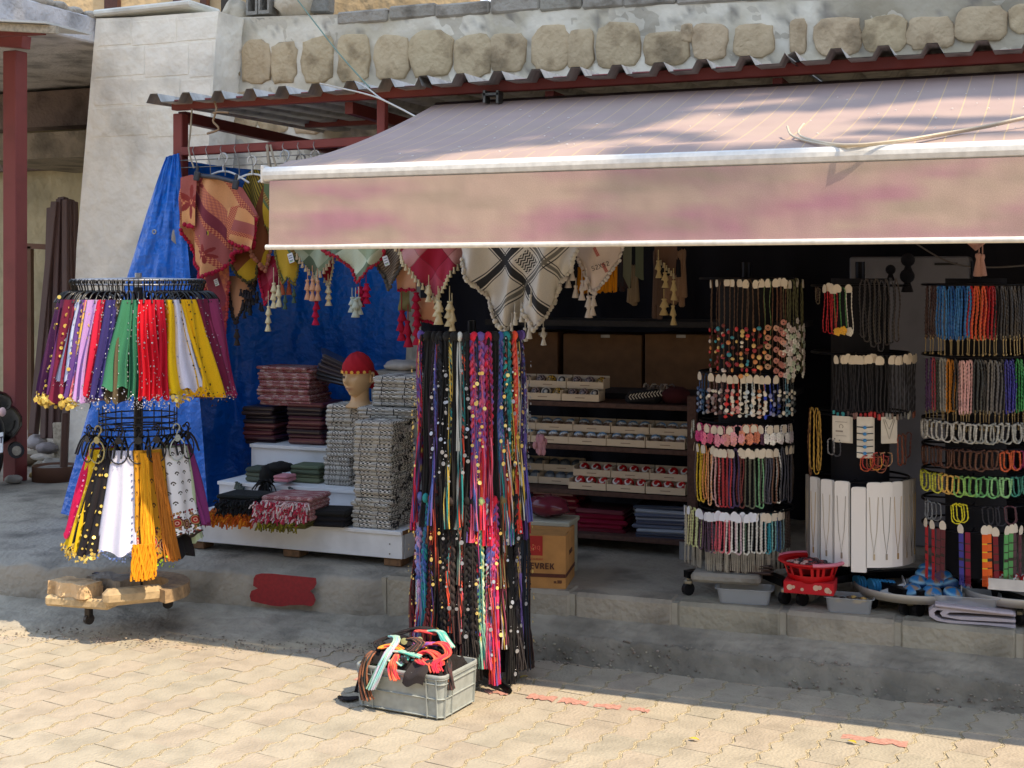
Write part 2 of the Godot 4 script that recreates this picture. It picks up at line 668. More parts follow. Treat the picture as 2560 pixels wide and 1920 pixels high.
	for sp in [[Vector3(-0.676, 0.004, 0.728), L(222, 196, 60), 0.5], [Vector3(-1.185, 0.004, 0.906), L(230, 200, 70), 0.1], [Vector3(-0.801, 0.02, -0.315), L(190, 150, 50), 1.2], [Vector3(-1.999, 0.004, 0.454), L(205, 180, 90), 2.2], [Vector3(-2.051, 0.004, 0.515), L(215, 190, 90), 0.9]]:
		var lf = MB.new()
		lf.col = sp[1]
		var ax = Vector3(cos(sp[2]), 0, sin(sp[2]))
		var az = Vector3(-sin(sp[2]), 0, cos(sp[2]))
		var c: Vector3 = sp[0]
		var pp = PackedVector3Array()
		for j in 5:
			var f = j / 4.0
			var wd = 0.01 * sin(PI * clampf(f, 0.04, 0.96))
			for sgn in [-1.0, 0.0, 1.0]:
				pp.append(c + ax * (f - 0.5) * 0.036 + az * wd * sgn + Vector3(0, 0.003 + 0.003 * absf(sgn) + 0.003 * sin(f * 3.0), 0))
		lf.grid(pp, 3, 5)
		single("fallen_leaf", "dry yellow leaf lying on the %s" % ["paving near the round trays", "paving straight below the red basket", "rough concrete edge below the plastic tub", "paving by the foot of the braid stand", "paving touching the hem of the braid stand"][[0.5, 0.1, 1.2, 2.2, 0.9].find(sp[2])], "leaf", lf, m_cloth, "dry leaves on the ground")
	var red = MB.new()
	red.col = L(150, 26, 38)
	var o3 = PackedVector2Array()
	for q in [[645, 1446], [650, 1437], [664, 1433], [690, 1432], [730, 1434], [780, 1436], [800, 1437], [802, 1450], [796, 1462], [786, 1469], [796, 1478], [801, 1490], [796, 1502], [790, 1506], [770, 1504], [740, 1506], [716, 1511], [690, 1510], [640, 1502], [636, 1490], [640, 1477], [656, 1470], [644, 1464]]:
		o3.append(Vector2(0.00197 * (q[0] - 720), -0.00187 * (q[1] - 1470)))
	red.prism(o3, Transform3D(Basis(Vector3(1, 0, -0.16).normalized(), Vector3(0, 1, -0.05).normalized(), Vector3(0.16, 0.05, 1).normalized()), Vector3(-3.323, 0.169, edge_z(-3.52) + 0.034)), 0.001)
	single("red_paint_patch", "dark red paint daubed on the concrete step below the white display", "paint mark", red, mat(0.6, 0.0, ntex(0.03, 4, [[0.0, 0.8], [1.0, 1.0]], 33), 3.0))

func wavy_outline(x0: float, x1: float, y0: float, y1: float, k: int) -> PackedVector2Array:
	var o = PackedVector2Array()
	var c = Vector2((x0 + x1) * 0.5, (y0 + y1) * 0.5)
	for s in k:
		var an = TAU * s / k
		var e = Vector2(cos(an), sin(an))
		var q = Vector2(signf(e.x) * pow(absf(e.x), 0.55), signf(e.y) * pow(absf(e.y), 0.6))
		o.append(c + Vector2(q.x * (x1 - x0) * 0.5, q.y * (y1 - y0) * 0.5) * rnd(0.9, 1.06))
	return o

func stone(mb: MB, o: PackedVector2Array, z: float, proud: float) -> void:
	var c = Vector2.ZERO
	for q in o:
		c += q
	c /= o.size()
	var P = PackedVector3Array()
	for ring in [[1.03, -0.4], [1.0, 0.5], [0.96, 0.8], [0.8, 1.0], [0.45, 1.04], [0.2, 1.05], [0.001, 1.05]]:
		for q in o:
			var w = c + (q - c) * ring[0]
			P.append(Vector3(w.x, w.y, z + proud * ring[1] + (0.006 * sin(w.x * 53.0 + w.y * 31.0) + 0.004 * sin(w.x * 91.0 - w.y * 77.0) if ring[0] < 0.97 and ring[0] > 0.4 else 0.0)))
	mb.grid(P, o.size(), 7, true)

func boulder(mb: MB, c: Vector3, r: Vector3, seed_: int, segs := 14, rings := 9) -> void:
	var f = FastNoiseLite.new()
	f.seed = seed_
	f.frequency = 1.5
	f.noise_type = FastNoiseLite.TYPE_CELLULAR
	f.cellular_return_type = FastNoiseLite.RETURN_DISTANCE
	var P = PackedVector3Array()
	for j in rings + 1:
		var th = PI * j / rings
		for s in segs:
			var an = -TAU * s / segs
			var d = Vector3(cos(an) * sin(th), cos(th), sin(an) * sin(th))
			P.append(c + d * r * (1.05 + 0.45 * f.get_noise_3dv(d * 1.3)))
	mb.grid(P, segs, rings + 1, true)

func build_background() -> void:
	var t = thing("stone_wall", "long old wall of pale stones in thick mortar behind the stall roof", "wall", Vector3(-1.5, 0, -2.45))
	var mb = MB.new()
	mb.col = L(205, 196, 176)
	var o = PackedVector2Array([Vector2(-5.35, 0), Vector2(3.2, 0)])
	for q in [[3.2, 3.106], [-0.407, 3.105], [-0.531, 3.108], [-0.678, 3.128], [-0.784, 3.165], [-2.862, 3.271], [-4.414, 3.333], [-5.172, 3.37], [-5.268, 3.326], [-5.35, 3.299]]:
		o.append(Vector2(q[0], q[1]))
	mb.prism(o, Transform3D(Basis.IDENTITY, Vector3(0, 0, -2.72)), 0.42)
	part(t, "mortar", mb, m_plaster)
	var fn = FastNoiseLite.new()
	fn.seed = 17
	fn.frequency = 2.6
	fn.fractal_octaves = 5
	var P = PackedVector3Array()
	var cc = PackedColorArray()
	for j in 34:
		for i in 300:
			var x = lerpf(-5.3, 3.15, i / 299.0)
			var yt = lerp_list([Vector2(-5.3, 3.296), Vector2(-5.172, 3.362), Vector2(-4.414, 3.322), Vector2(-2.862, 3.262), Vector2(-0.784, 3.152), Vector2(3.15, 3.097)], x)
			var y = lerpf(yt, 2.1, j / 33.0)
			P.append(Vector3(x, y, -2.296 + 0.014 * fn.get_noise_2d(x * 1.6, y * 1.6) + 0.007 * fn.get_noise_2d(x * 7.0, y * 7.0)))
			var c = L(234, 226, 206).lerp(L(200, 190, 166), clampf(fn.get_noise_2d(x * 0.6 + 9.0, y * 0.8) * 2.0 + 0.2, 0.0, 1.0))
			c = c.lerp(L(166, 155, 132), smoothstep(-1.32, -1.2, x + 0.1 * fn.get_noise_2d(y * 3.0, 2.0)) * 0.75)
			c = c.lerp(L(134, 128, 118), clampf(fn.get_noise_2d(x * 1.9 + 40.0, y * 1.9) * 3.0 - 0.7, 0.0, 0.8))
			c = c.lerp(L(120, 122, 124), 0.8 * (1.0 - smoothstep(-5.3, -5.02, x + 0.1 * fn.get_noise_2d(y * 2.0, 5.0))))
			cc.append(c)
	mb = MB.new()
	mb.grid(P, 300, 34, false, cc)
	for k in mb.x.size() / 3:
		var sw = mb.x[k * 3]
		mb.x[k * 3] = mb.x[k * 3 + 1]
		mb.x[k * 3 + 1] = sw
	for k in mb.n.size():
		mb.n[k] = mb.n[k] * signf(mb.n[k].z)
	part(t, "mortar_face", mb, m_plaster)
	for s in [[563, 598, 101, 209], [611, 674, 104, 206], [683, 740, 107, 206], [761, 832, 95, 203], [851, 922, 89, 202], [943, 1019, 89, 196], [1033, 1128, 81, 187], [1142, 1224, 89, 190], [1232, 1311, 85, 177], [1336, 1418, 68, 174], [1423, 1482, 74, 168], [1500, 1597, 60, 165], [1615, 1717, 79, 160], [1706, 1732, 60, 104], [1736, 1814, 60, 146], [1977, 2015, 47, 133], [2043, 2145, 44, 136], [2164, 2259, 41, 127], [2275, 2379, 44, 120], [2395, 2509, 19, 104], [2528, 2600, 10, 79], [1840, 1930, 62, 140], [570, 640, 232, 330], [650, 720, 236, 330], [735, 810, 240, 330]]:
		var b = MB.new()
		b.col = vary(L(202, 182, 148), 0.09)
		var c = Vector2((s[0] + s[1]) * 0.5, (s[2] + s[3]) * 0.5)
		var k = 7.753 / (0.9252 + 0.3795 * (c.x - 1280.0) / 3370.0)
		var cx: float = k * (-0.3795 + 0.9252 * (c.x - 1280.0) / 3370.0)
		var w: float = (s[1] - s[0]) * k / 3370.0 / (0.9252 + 0.3795 * (c.x - 1280.0) / 3370.0)
		var h: float = (s[3] - s[2]) * k / 3370.0
		var cy = 1.6 + (696.0 - c.y) * k / 3370.0
		stone(b, wavy_outline(cx - w * 0.59, cx + w * 0.59, cy - h * 0.56, cy + h * 0.54, 18), -2.3, rnd(0.022, 0.03))
		part(t, "stone", b, m_stone)
	var xc = -4.414
	while xc < 2.9:
		var w = rnd(0.24, 0.42)
		var b = MB.new()
		b.col = vary(L(166, 160, 148), 0.1)
		var h = rnd(0.085, 0.1)
		var y0 = lerpf(3.275, 3.226, clampf((xc + 3.9) / 2.0, 0.0, 1.4))
		b.box(Vector3(xc + w * 0.5, y0 + h * 0.5 - 0.012, -2.5), Vector3(w - 0.004, h, 0.44), Basis.from_euler(Vector3(rnd(-0.02, 0.02), rnd(-0.03, 0.03), 0.0)), 0.012)
		part(t, "coping_stone", b, m_stone)
		xc += w

	t = thing("plastered_buttress", "tall whitewashed sloping buttress wall at the end of the stone wall", "wall", Vector3(-5.7, 0, -2.15))
	mb = MB.new()
	mb.col = L(252, 245, 228)
	o = PackedVector2Array()
	for q in [[-6.133, 3.382], [-5.832, 3.368], [-5.136, 3.358], [-5.148, 3.27], [-5.186, 2.799], [-5.233, 2.222], [-5.283, 0.0], [-6.386, 0.0], [-6.352, 0.761], [-6.303, 1.809], [-6.218, 2.605]]:
		o.append(Vector2(q[0], q[1]))
	mb.prism(o, Transform3D(Basis.IDENTITY, Vector3(0, 0, -2.5)), 0.5, 0.004)
	part(t, "wall", mb, m_plaster)
	for s in [[246, 328, 52, 113], [331, 441, 50, 110], [444, 540, 44, 100], [240, 361, 119, 190], [363, 471, 116, 190], [474, 533, 105, 192], [236, 330, 196, 262], [333, 450, 196, 262], [453, 528, 198, 262], [232, 370, 268, 340], [373, 527, 268, 340]]:
		var b = MB.new()
		b.col = vary(L(250, 242, 224), 0.02)
		var k = 7.453 / (0.9252 + 0.3795 * ((s[0] + s[1]) * 0.5 - 1280.0) / 3370.0)
		var kx = k / 3370.0 / (0.9252 + 0.3795 * ((s[0] + s[1]) * 0.5 - 1280.0) / 3370.0)
		var cx: float = k * (-0.3795 + 0.9252 * ((s[0] + s[1]) * 0.5 - 1280.0) / 3370.0)
		var cy = 1.6 + (696.0 - (s[2] + s[3]) * 0.5) * k / 3370.0
		b.box(Vector3(cx, cy, -1.999), Vector3((s[1] - s[0]) * kx - 0.001, (s[3] - s[2]) * k / 3370.0 - 0.001, 0.006), Basis.IDENTITY, 0.002)
		part(t, "block", b, m_plaster)
	var cap = MB.new()
	cap.col = L(232, 228, 214)
	cap.box(Vector3(-5.744, 3.417, -2.15), Vector3(0.8, 0.042, 0.36), Basis(Vector3.BACK, 0.012), 0.012)
	part(t, "capstone", cap, m_plaster)

	for r in [[Vector3(-5.285, 3.408, -2.42), Vector3(0.12, 0.14, 0.12), 3, "jagged pale boulder resting on the wall top next to the buttress"], [Vector3(-4.831, 3.467, -2.45), Vector3(0.17, 0.15, 0.14), 9, "pale boulder resting on the wall top next to the grey slab"]]:
		var b = MB.new()
		b.col = L(205, 194, 172)
		boulder(b, r[0], r[1], r[2])
		single("boulder", r[3], "rock", b, m_stone, "boulders on the wall top")
	for r in [[-5.117, "hollow concrete block on the wall top, beside the jagged boulder"], [-5.021, "hollow concrete block on the wall top, beside the boulder near the slab"]]:
		t = thing("hollow_concrete_block", r[1], "concrete block", Vector3(r[0], 3.393, -2.45), "hollow concrete blocks on the wall top")
		var b = MB.new()
		b.col = L(150, 144, 134)
		var y0 = 3.393
		for sx in [-0.036, 0.036]:
			b.box(Vector3(r[0] + sx, y0 + 0.1, -2.45), Vector3(0.016, 0.2, 0.19))
		b.box(Vector3(r[0], y0 + 0.012, -2.45), Vector3(0.056, 0.024, 0.19))
		b.box(Vector3(r[0], y0 + 0.188, -2.45), Vector3(0.056, 0.024, 0.19))
		b.box(Vector3(r[0], y0 + 0.1, -2.53), Vector3(0.056, 0.15, 0.02))
		part(t, "shell", b, m_concrete)
	var sl = MB.new()
	sl.col = L(140, 138, 130)
	sl.box(Vector3(-4.642, 3.402 + 0.16, -2.5), Vector3(0.14, 0.34, 0.1), Basis(Vector3.BACK, -0.05), 0.01)
	single("concrete_slab", "broken grey concrete slab standing upright on the wall top", "slab", sl, m_concrete)
	t = thing("terrace_house", "yellow house on the terrace above the wall with an arched wooden window", "house", Vector3(-1.5, 2.6, -5.0))
	mb = MB.new()
	mb.col = L(236, 196, 132)
	mb.box(Vector3(0.2, 4.4, -5.0), Vector3(7.6, 3.6, 0.3))
	part(t, "wall", mb, m_plaster)
	mb = MB.new()
	mb.col = L(88, 80, 70)
	mb.box(Vector3(-5.704, 4.1, -4.78), Vector3(0.13, 3.0, 0.12), Basis.IDENTITY, 0.01)
	part(t, "shutter", mb, m_wood)
	var win = MB.new()
	win.col = L(196, 110, 36)
	var wx = -4.852
	var wy = 3.873
	var arch = PackedVector3Array()
	for k in 17:
		var an = PI * k / 16.0
		arch.append(Vector3(wx - cos(an) * 0.19, wy + 0.26 + sin(an) * 0.19, -4.82))
	arch.insert(0, Vector3(wx - 0.19, wy - 0.06, -4.82))
	arch.append(Vector3(wx + 0.19, wy - 0.06, -4.82))
	win.tube(arch, 0.03, 6)
	win.bar(Vector3(wx, wy - 0.06, -4.82), Vector3(wx, wy + 0.45, -4.82), 0.03, 0.03)
	win.bar(Vector3(wx - 0.19, wy - 0.06, -4.82), Vector3(wx + 0.19, wy - 0.06, -4.82), 0.04, 0.04)
	for s in [-1.0, 1.0]:
		win.bar(Vector3(wx + s * 0.02, wy - 0.05, -4.82), Vector3(wx + s * 0.13, wy + 0.1, -4.82), 0.025, 0.025)
	var wp = part(t, "window", win, m_wood)
	var pane = MB.new()
	pane.col = L(60, 56, 50)
	pane.box(Vector3(wx, wy + 0.2, -4.846), Vector3(0.36, 0.5, 0.01))
	var pn = piece(wp, "pane", pane.mesh(origin[t]), m_film)
	pn.position = Vector3.ZERO
	t = thing("terrace_shed", "dark brown shed front on the terrace behind the buttress top", "shed", Vector3(-6.0, 2.8, -4.4))
	mb = MB.new()
	mb.col = L(196, 170, 130)
	mb.box(Vector3(-9.1, 4.4, -4.5), Vector3(9.4, 3.2, 0.2))
	part(t, "wall", mb, m_plaster)
	for q in [[225, 44, 60], [345, 16, 30], [395, 20, 16], [438, 40, 20], [490, 60, 30], [560, 90, 40]]:
		var b = MB.new()
		b.col = L(74, 44, 34) if int(q[0]) % 2 else L(46, 40, 36)
		b.box(Vector3(-7.9 + (q[0] - 225) * 0.0058, 3.9, -4.37), Vector3(q[1] * 0.0033, 2.0, 0.05))
		part(t, "post", b, m_wood)
	t = thing("opposite_house", "plain pale house front across the street from the stall", "house", Vector3(0, 0, 13))
	mb = MB.new()
	mb.col = L(176, 164, 142)
	mb.box(Vector3(-1.0, 3.2, 13.2), Vector3(44, 6.4, 0.4))
	part(t, "wall", mb, m_plaster)
	for k in 8:
		for y in [1.6, 4.4]:
			mb = MB.new()
			mb.col = L(70, 60, 52)
			mb.box(Vector3(-15.0 + k * 4.0, y, 12.98), Vector3(1.2, 1.5, 0.06))
			part(t, "window", mb, m_film)
	mb = MB.new()
	mb.col = L(150, 140, 124)
	mb.box(Vector3(-1.0, 2.62, -6.0), Vector3(14.0, 0.2, 6.5))
	struct("terrace_ground", mb, m_concrete)

func build_left_yard() -> void:
	var t = thing("neighbouring_porch", "open concrete porch with beige back wall and grey slab roof", "porch", Vector3(-7.6, 0.25, -3.9))
	var mb = MB.new()
	mb.col = L(196, 184, 150)
	mb.box(Vector3(-7.6, 1.75, -4.1), Vector3(4.2, 3.0, 0.2))
	part(t, "back_wall", mb, m_plaster)
	mb = MB.new()
	mb.col = L(214, 212, 212)
	mb.box(Vector3(-7.65, 3.3, -1.9), Vector3(3.0, 0.18, 4.6), Basis.IDENTITY, 0.01)
	part(t, "roof_slab", mb, m_concrete)
	mb = MB.new()
	mb.col = L(128, 112, 104)
	mb.box(Vector3(-7.6, 3.03, -3.7), Vector3(3.1, 0.3, 0.25))
	mb.box(Vector3(-7.6, 2.7, -3.95), Vector3(3.1, 0.3, 0.16))
	part(t, "beam", mb, m_concrete)
	mb = MB.new()
	mb.col = L(190, 184, 172)
	for k in 26:
		mb.ball(Vector3(-6.2 + rnd(-0.05, 0.03), 3.4 + rng.randf() * 0.02, -4.0 + k * 0.1), Vector3(0.05, 0.03, 0.07), 6, 4)
	part(t, "crumbling_edge", mb, m_stone, "", true)

	t = thing("red_steel_post", "dull red square steel post holding the porch canopy", "post", Vector3(-6.47, 0.25, -1.6))
	mb = MB.new()
	mb.col = L(138, 66, 62)
	mb.box(Vector3(-6.47, 1.68, -1.6), Vector3(0.112, 2.86, 0.112), Basis.IDENTITY, 0.006)
	part(t, "post", mb, m_paint)
	mb = MB.new()
	mb.col = L(132, 60, 56)
	mb.bar(Vector3(-6.662, 3.187, -1.45), Vector3(-6.24, 3.133, -1.45), 0.08, 0.08)
	part(t, "bracket", mb, m_paint)
	mb = MB.new()
	mb.col = L(132, 60, 56)
	mb.bar(Vector3(-6.228, 3.113, -1.000), Vector3(-5.704, 3.097, -1.000), 0.05, 0.05)
	part(t, "bracket", mb, m_paint)
	t = thing("sheet_canopy", "small white sheet metal canopy on a wooden board beside the buttress", "canopy", Vector3(-6.6, 2.85, -1.5))
	mb = MB.new()
	mb.col = L(212, 214, 210)
	mb.box(Vector3(-5.375 - 0.55, 3.061 + 0.06, -0.85), Vector3(1.1, 0.012, 0.4), Basis(Vector3.BACK, -0.11))
	part(t, "sheet", mb, m_paint)
	mb = MB.new()
	mb.col = L(186, 176, 156)
	mb.box(Vector3(-5.335 - 0.5, 3.023 + 0.055, -0.7), Vector3(1.0, 0.045, 0.03), Basis(Vector3.BACK, -0.11))
	part(t, "board", mb, m_wood)

	for q in [[140, 505, 84, 1085, 0.055], [128, 520, 112, 1096, 0.05], [150, 498, 130, 1096, 0.045], [158, 494, 148, 1078, 0.06], [166, 500, 168, 1082, 0.05], [174, 500, 184, 1096, 0.055], [184, 505, 196, 1090, 0.05]]:
		var b = MB.new()
		b.col = vary(L(92, 68, 62), 0.1)
		var zz = -2.35 + rng.randf() * 0.12
		var k0: float = (5.453 - zz + 0.25) / (0.9252 + 0.3795 * (q[0] - 1280.0) / 3370.0)
		var k1: float = (5.453 - zz) / (0.9252 + 0.3795 * (q[2] - 1280.0) / 3370.0)
		var a = Vector3(k0 * (-0.3795 + 0.9252 * (q[0] - 1280.0) / 3370.0), 1.6 + (696.0 - q[1]) * k0 / 3370.0, zz - 0.25 + 0.5)
		var e = Vector3(k1 * (-0.3795 + 0.9252 * (q[2] - 1280.0) / 3370.0), 1.6 + (696.0 - q[3]) * k1 / 3370.0, zz)
		a.z = zz - 0.25
		b.bar(e, a, q[4], q[4], 0.004)
		single("steel_tube", "brown square steel tube leaning with others, %s from the red post" % ORD[[84, 112, 130, 148, 168, 184, 196].find(q[2])], "steel tube", b, m_paint, "steel tubes leaning by the buttress")
	t = thing("rusty_frame", "rusty square pipe frame standing behind the red post", "frame", Vector3(-8.304, 0.25, -3.782))
	mb = MB.new()
	mb.col = L(110, 76, 50)
	mb.bar(Vector3(-7.233, 0.317, -2.6), Vector3(-7.241, 1.842, -2.6), 0.035, 0.035)
	part(t, "upright", mb, m_paint)
	mb = MB.new()
	mb.col = L(110, 72, 52)
	mb.bar(Vector3(-7.457, 1.856, -2.6), Vector3(-7.035, 1.834, -2.6), 0.035, 0.04)
	part(t, "rail", mb, m_paint)

	t = thing("umbrella_base", "round concrete parasol base in a rusty ring with a short pole", "parasol base", Vector3(-6.194, 0.25, -1.667))
	mb = MB.new()
	mb.col = L(104, 70, 52)
	var c = Vector3(-6.255, 0.25, -1.738)
	mb.lathe(c, [Vector2(0.0, 0.075), Vector2(0.135, 0.08), Vector2(0.145, 0.1), Vector2(0.15, 0.1), Vector2(0.15, 0.0), Vector2(0.0, 0.0)], 22)
	part(t, "ring", mb, m_paint)
	mb = MB.new()
	mb.col = L(176, 172, 164)
	mb.lathe(c, [Vector2(0.0, 0.094), Vector2(0.1, 0.09), Vector2(0.14, 0.078)], 18)
	part(t, "concrete_fill", mb, m_concrete)
	mb = MB.new()
	mb.col = L(96, 64, 50)
	mb.tube(PackedVector3Array([c + Vector3(0.07, 0.05, 0), c + Vector3(0.07, 0.45, -0.02)]), 0.026, 8)
	part(t, "pole", mb, m_paint)
	for r in [[Vector3(-6.912, 0.411, -2.3), Vector3(0.09, 0.07, 0.08), L(190, 186, 188), "crumpled white plastic sack between the red post and the tubes", "sack"], [Vector3(-6.729, 0.388, -2.2), Vector3(0.1, 0.05, 0.09), L(176, 172, 178), "limp grey plastic sack at the foot of the leaning tubes", "sack"], [Vector3(-6.687, 0.337, -2.1), Vector3(0.11, 0.03, 0.07), L(206, 202, 192), "thin pale slab of rubble in front of the sacks", "rubble"], [Vector3(-6.504, 0.311, -2.000), Vector3(0.1, 0.05, 0.08), L(168, 166, 160), "grey lump of rubble behind the parasol base", "rubble"], [Vector3(-6.392, 0.28, -1.5), Vector3(0.075, 0.035, 0.06), L(170, 166, 158), "grey stone lying against the foot of the red post", "rock"], [Vector3(-6.411, 0.279, -1.7), Vector3(0.03, 0.025, 0.03), L(190, 168, 110), "small yellowish stone beside the parasol base ring", "rock"], [Vector3(-6.388, 0.332, -2.1), Vector3(0.08, 0.07, 0.07), L(60, 92, 80), "dark green bag behind the pole of the parasol base", "bag"], [Vector3(-6.94, 0.291, -2.2), Vector3(0.12, 0.05, 0.09), L(128, 110, 88), "brown heap of earth beside the red post", "earth"]]:
		var b = MB.new()
		b.col = r[2]
		boulder(b, r[0], r[1], int(absf(r[0].x) * 100.0), 18, 11)
		single("rubble" if r[4] == "rubble" else r[4], r[3], r[4], b, m_stone)
	mb = MB.new()
	mb.col = L(188, 178, 158)
	mb.box(Vector3(-6.651, 0.4, -2.25), Vector3(0.1, 0.34, 0.05), Basis(Vector3.BACK, 0.06), 0.008)
	single("splintered_board", "splintered pale board standing beside the pole of the parasol base", "board", mb, m_wood)

	t = thing("scooter", "black scooter parked at the edge, its number plate and exhaust showing", "scooter", Vector3(-6.204, 0.25, -1.042))
	mb = MB.new()
	mb.col = L(18, 18, 20)
	mb.ball(Vector3(-6.471, 0.66, -1.3), Vector3(0.2, 0.17, 0.3), 14, 9)
	mb.ball(Vector3(-6.391, 0.792, -1.3), Vector3(0.1, 0.09, 0.16), 12, 8)
	part(t, "body", mb, m_film)
	mb = MB.new()
	mb.col = L(24, 24, 25)
	mb.ball(Vector3(-6.275, 0.633, -1.15), Vector3(0.12, 0.14, 0.07), 12, 8)
	part(t, "rear_mudguard", mb, m_plastic)
	mb = MB.new()
	mb.col = L(20, 20, 20)
	var ring = PackedVector3Array()
	var wc = Vector3(-6.469, 0.434, -1.25)
	for k in 20:
		ring.append(wc + Vector3(0, cos(TAU * k / 20) * 0.17, sin(TAU * k / 20) * 0.17))
	mb.tube(ring, 0.05, 8, true)
	part(t, "wheel", mb, m_plastic)
	mb = MB.new()
	mb.col = L(70, 72, 76)
	mb.tube(PackedVector3Array([Vector3(-6.332, 0.489, -1.45), Vector3(-6.078, 0.523, -1.18), Vector3(-6.038, 0.527, -1.14)]), 0.048, 14)
	part(t, "exhaust", mb, m_metal)
	mb = MB.new()
	mb.col = L(150, 152, 154)
	mb.disc(Vector3(-6.026, 0.529, -1.13), Vector3(0.3, 0, 1), 0.03, 0.008, 14)
	part(t, "exhaust_cap", mb, m_metal)
	mb = MB.new()
	mb.col = L(224, 190, 186)
	mb.ball(Vector3(-6.131, 0.767, -1.12), Vector3(0.02, 0.03, 0.025), 9, 6)
	part(t, "turn_signal", mb, m_film)
	mb = MB.new()
	mb.col = L(226, 230, 232)
	var pb = Basis(Vector3.BACK, 0.2) * Basis(Vector3.RIGHT, -0.25)
	mb.box(Vector3(-6.176, 0.567, -1.1), Vector3(0.14, 0.13, 0.008), pb, 0.003)
	part(t, "number_plate", mb, m_plastic)
	lettering(t, "plate_lettering", "T", "Droid Sans", 600, 0.04, L(30, 34, 60), Vector3(-6.117, 0.596, -1.094), pb)

func build_stall() -> void:
	var zf = -0.6
	var t = thing("stall_frame", "red painted steel tube frame carrying the corrugated roof and hanging rail", "stall frame", Vector3(-4.43, PLATFORM, zf))
	var red = L(128, 56, 50)
	var mb = MB.new()
	mb.col = red
	mb.box(Vector3(-4.43, 1.37, zf - 0.02), Vector3(0.06, 2.24, 0.06), Basis.IDENTITY, 0.004)
	part(t, "post", mb, m_paint)
	mb = MB.new()
	mb.col = red
	mb.box(Vector3(-3.19, 2.32, zf), Vector3(0.045, 0.38, 0.045), Basis.IDENTITY, 0.004)
	part(t, "post", mb, m_paint)
	mb = MB.new()
	mb.col = red
	mb.box(Vector3(-1.3, 2.535, zf), Vector3(6.32, 0.055, 0.05), Basis.IDENTITY, 0.004)
	part(t, "front_beam", mb, m_paint)
	mb = MB.new()
	mb.col = red
	mb.box(Vector3(-1.2, 2.567, -1.8), Vector3(6.3, 0.065, 0.05))
	part(t, "back_beam", mb, m_paint)
	for xx in [-4.43, -3.4, -2.3, -1.2, -0.1]:
		mb = MB.new()
		mb.col = red.darkened(0.25)
		mb.bar(Vector3(xx, 2.475, zf - 0.03), Vector3(xx, 2.44, -2.28), 0.045, 0.06)
		part(t, "rafter", mb, m_paint)
	mb = MB.new()
	mb.col = red
	mb.box(Vector3(-3.49, 2.294, zf), Vector3(1.82, 0.045, 0.045), Basis(Vector3.BACK, 0.012), 0.004)
	part(t, "hanging_rail", mb, m_paint)
	for xx in [-4.43, 1.7]:
		mb = MB.new()
		mb.col = red
		mb.box(Vector3(xx, 1.33, -2.26), Vector3(0.06, 2.2, 0.06))
		part(t, "post", mb, m_paint)
	for vv in [403.0, 421.0]:
		mb = MB.new()
		mb.col = L(170, 170, 165)
		var y = 1.6 + (696.0 - vv) * 7.28 / 3370.0
		mb.tube(PackedVector3Array([Vector3(-4.4, y, zf + 0.03), Vector3(-3.4, y + 0.005, zf + 0.03), Vector3(-2.6, y, zf + 0.03)]), 0.0028, 5)
		part(t, "wire", mb, m_metal)
	for q in [506, 541, 580, 617, 653, 700, 742, 780, 820]:
		mb = MB.new()
		mb.col = L(176, 172, 164)
		var xx: float = -4.43 + (q - 455) * 0.00236
		var y0 = 2.303
		mb.tube(curve([Vector3(xx, y0, zf + 0.03), Vector3(xx + 0.003, y0 - 0.02, zf + 0.045), Vector3(xx + 0.03, y0 - 0.09, zf + 0.045), Vector3(xx + 0.032, y0 - 0.16, zf + 0.04)], 8), 0.0026, 5)
		part(t, "hook", mb, m_metal)
	mb = MB.new()
	mb.col = L(120, 120, 116)
	mb.box(Vector3(-2.562, 2.489, -0.55), Vector3(0.085, 0.012, 0.06))
	mb.box(Vector3(-2.596, 2.479, -0.55), Vector3(0.012, 0.06, 0.06))
	mb.box(Vector3(-2.527, 2.475, -0.55), Vector3(0.012, 0.06, 0.06))
	part(t, "awning_bracket", mb, m_metal)
	t = thing("corrugated_roof", "pale corrugated metal sheet roof over the stall with trapezoid ribs", "roof", Vector3(-1.4, 2.56, -1.4))
	var pitch = 0.198
	var sheets = [[-4.53, -2.9], [-2.92, -1.1], [-1.12, 0.7], [0.68, 2.1]]
	for si in sheets.size():
		var px = []
		var x0: float = sheets[si][0]
		var k = int(floor((x0 + 4.08) / pitch)) - 1
		var xs = [[x0, -1.0]]
		while k < 40:
			var c = -4.08 + k * pitch
			for e in [[-0.046, 0.0], [-0.022, 1.0], [0.022, 1.0], [0.046, 0.0]]:
				if c + e[0] > x0 + 0.001 and c + e[0] < sheets[si][1]:
					xs.append([c + e[0], e[1]])
			k += 1
		xs.append([sheets[si][1], 0.0])
		xs[0][1] = xs[1][1] * 0.7
		mb = MB.new()
		mb.col = L(206, 204, 196)
		for side in 2:
			var P = PackedVector3Array()
			for j in 12:
				var f = j / 11.0
				for q in xs:
					P.append(Vector3(q[0], 2.566 + q[1] * 0.045 + si * 0.003 - 0.03 * f + 0.004 * sin(q[0] * 3.0 + f * 4.0) - side * 0.0025, lerpf(-2.3, -0.45 + 0.008 * sin(q[0] * 5.0), f)))
			var at = mb.x.size()
			mb.grid(P, xs.size(), 12)
			if side == 0:
				for q in range(at, mb.x.size(), 3):
					var sw = mb.x[q]
					mb.x[q] = mb.x[q + 1]
					mb.x[q + 1] = sw
			for q in range(mb.n.size() - P.size(), mb.n.size()):
				if (mb.n[q].y < 0.0) == (side == 0):
					mb.n[q] = -mb.n[q]
		part(t, "roof_sheet", mb, mat(0.5, 0.35, ntex(0.012, 5, [[0.0, 0.62], [0.5, 0.9], [1.0, 1.0]], 40 + si), 1.4))
	var P = PackedVector3Array()
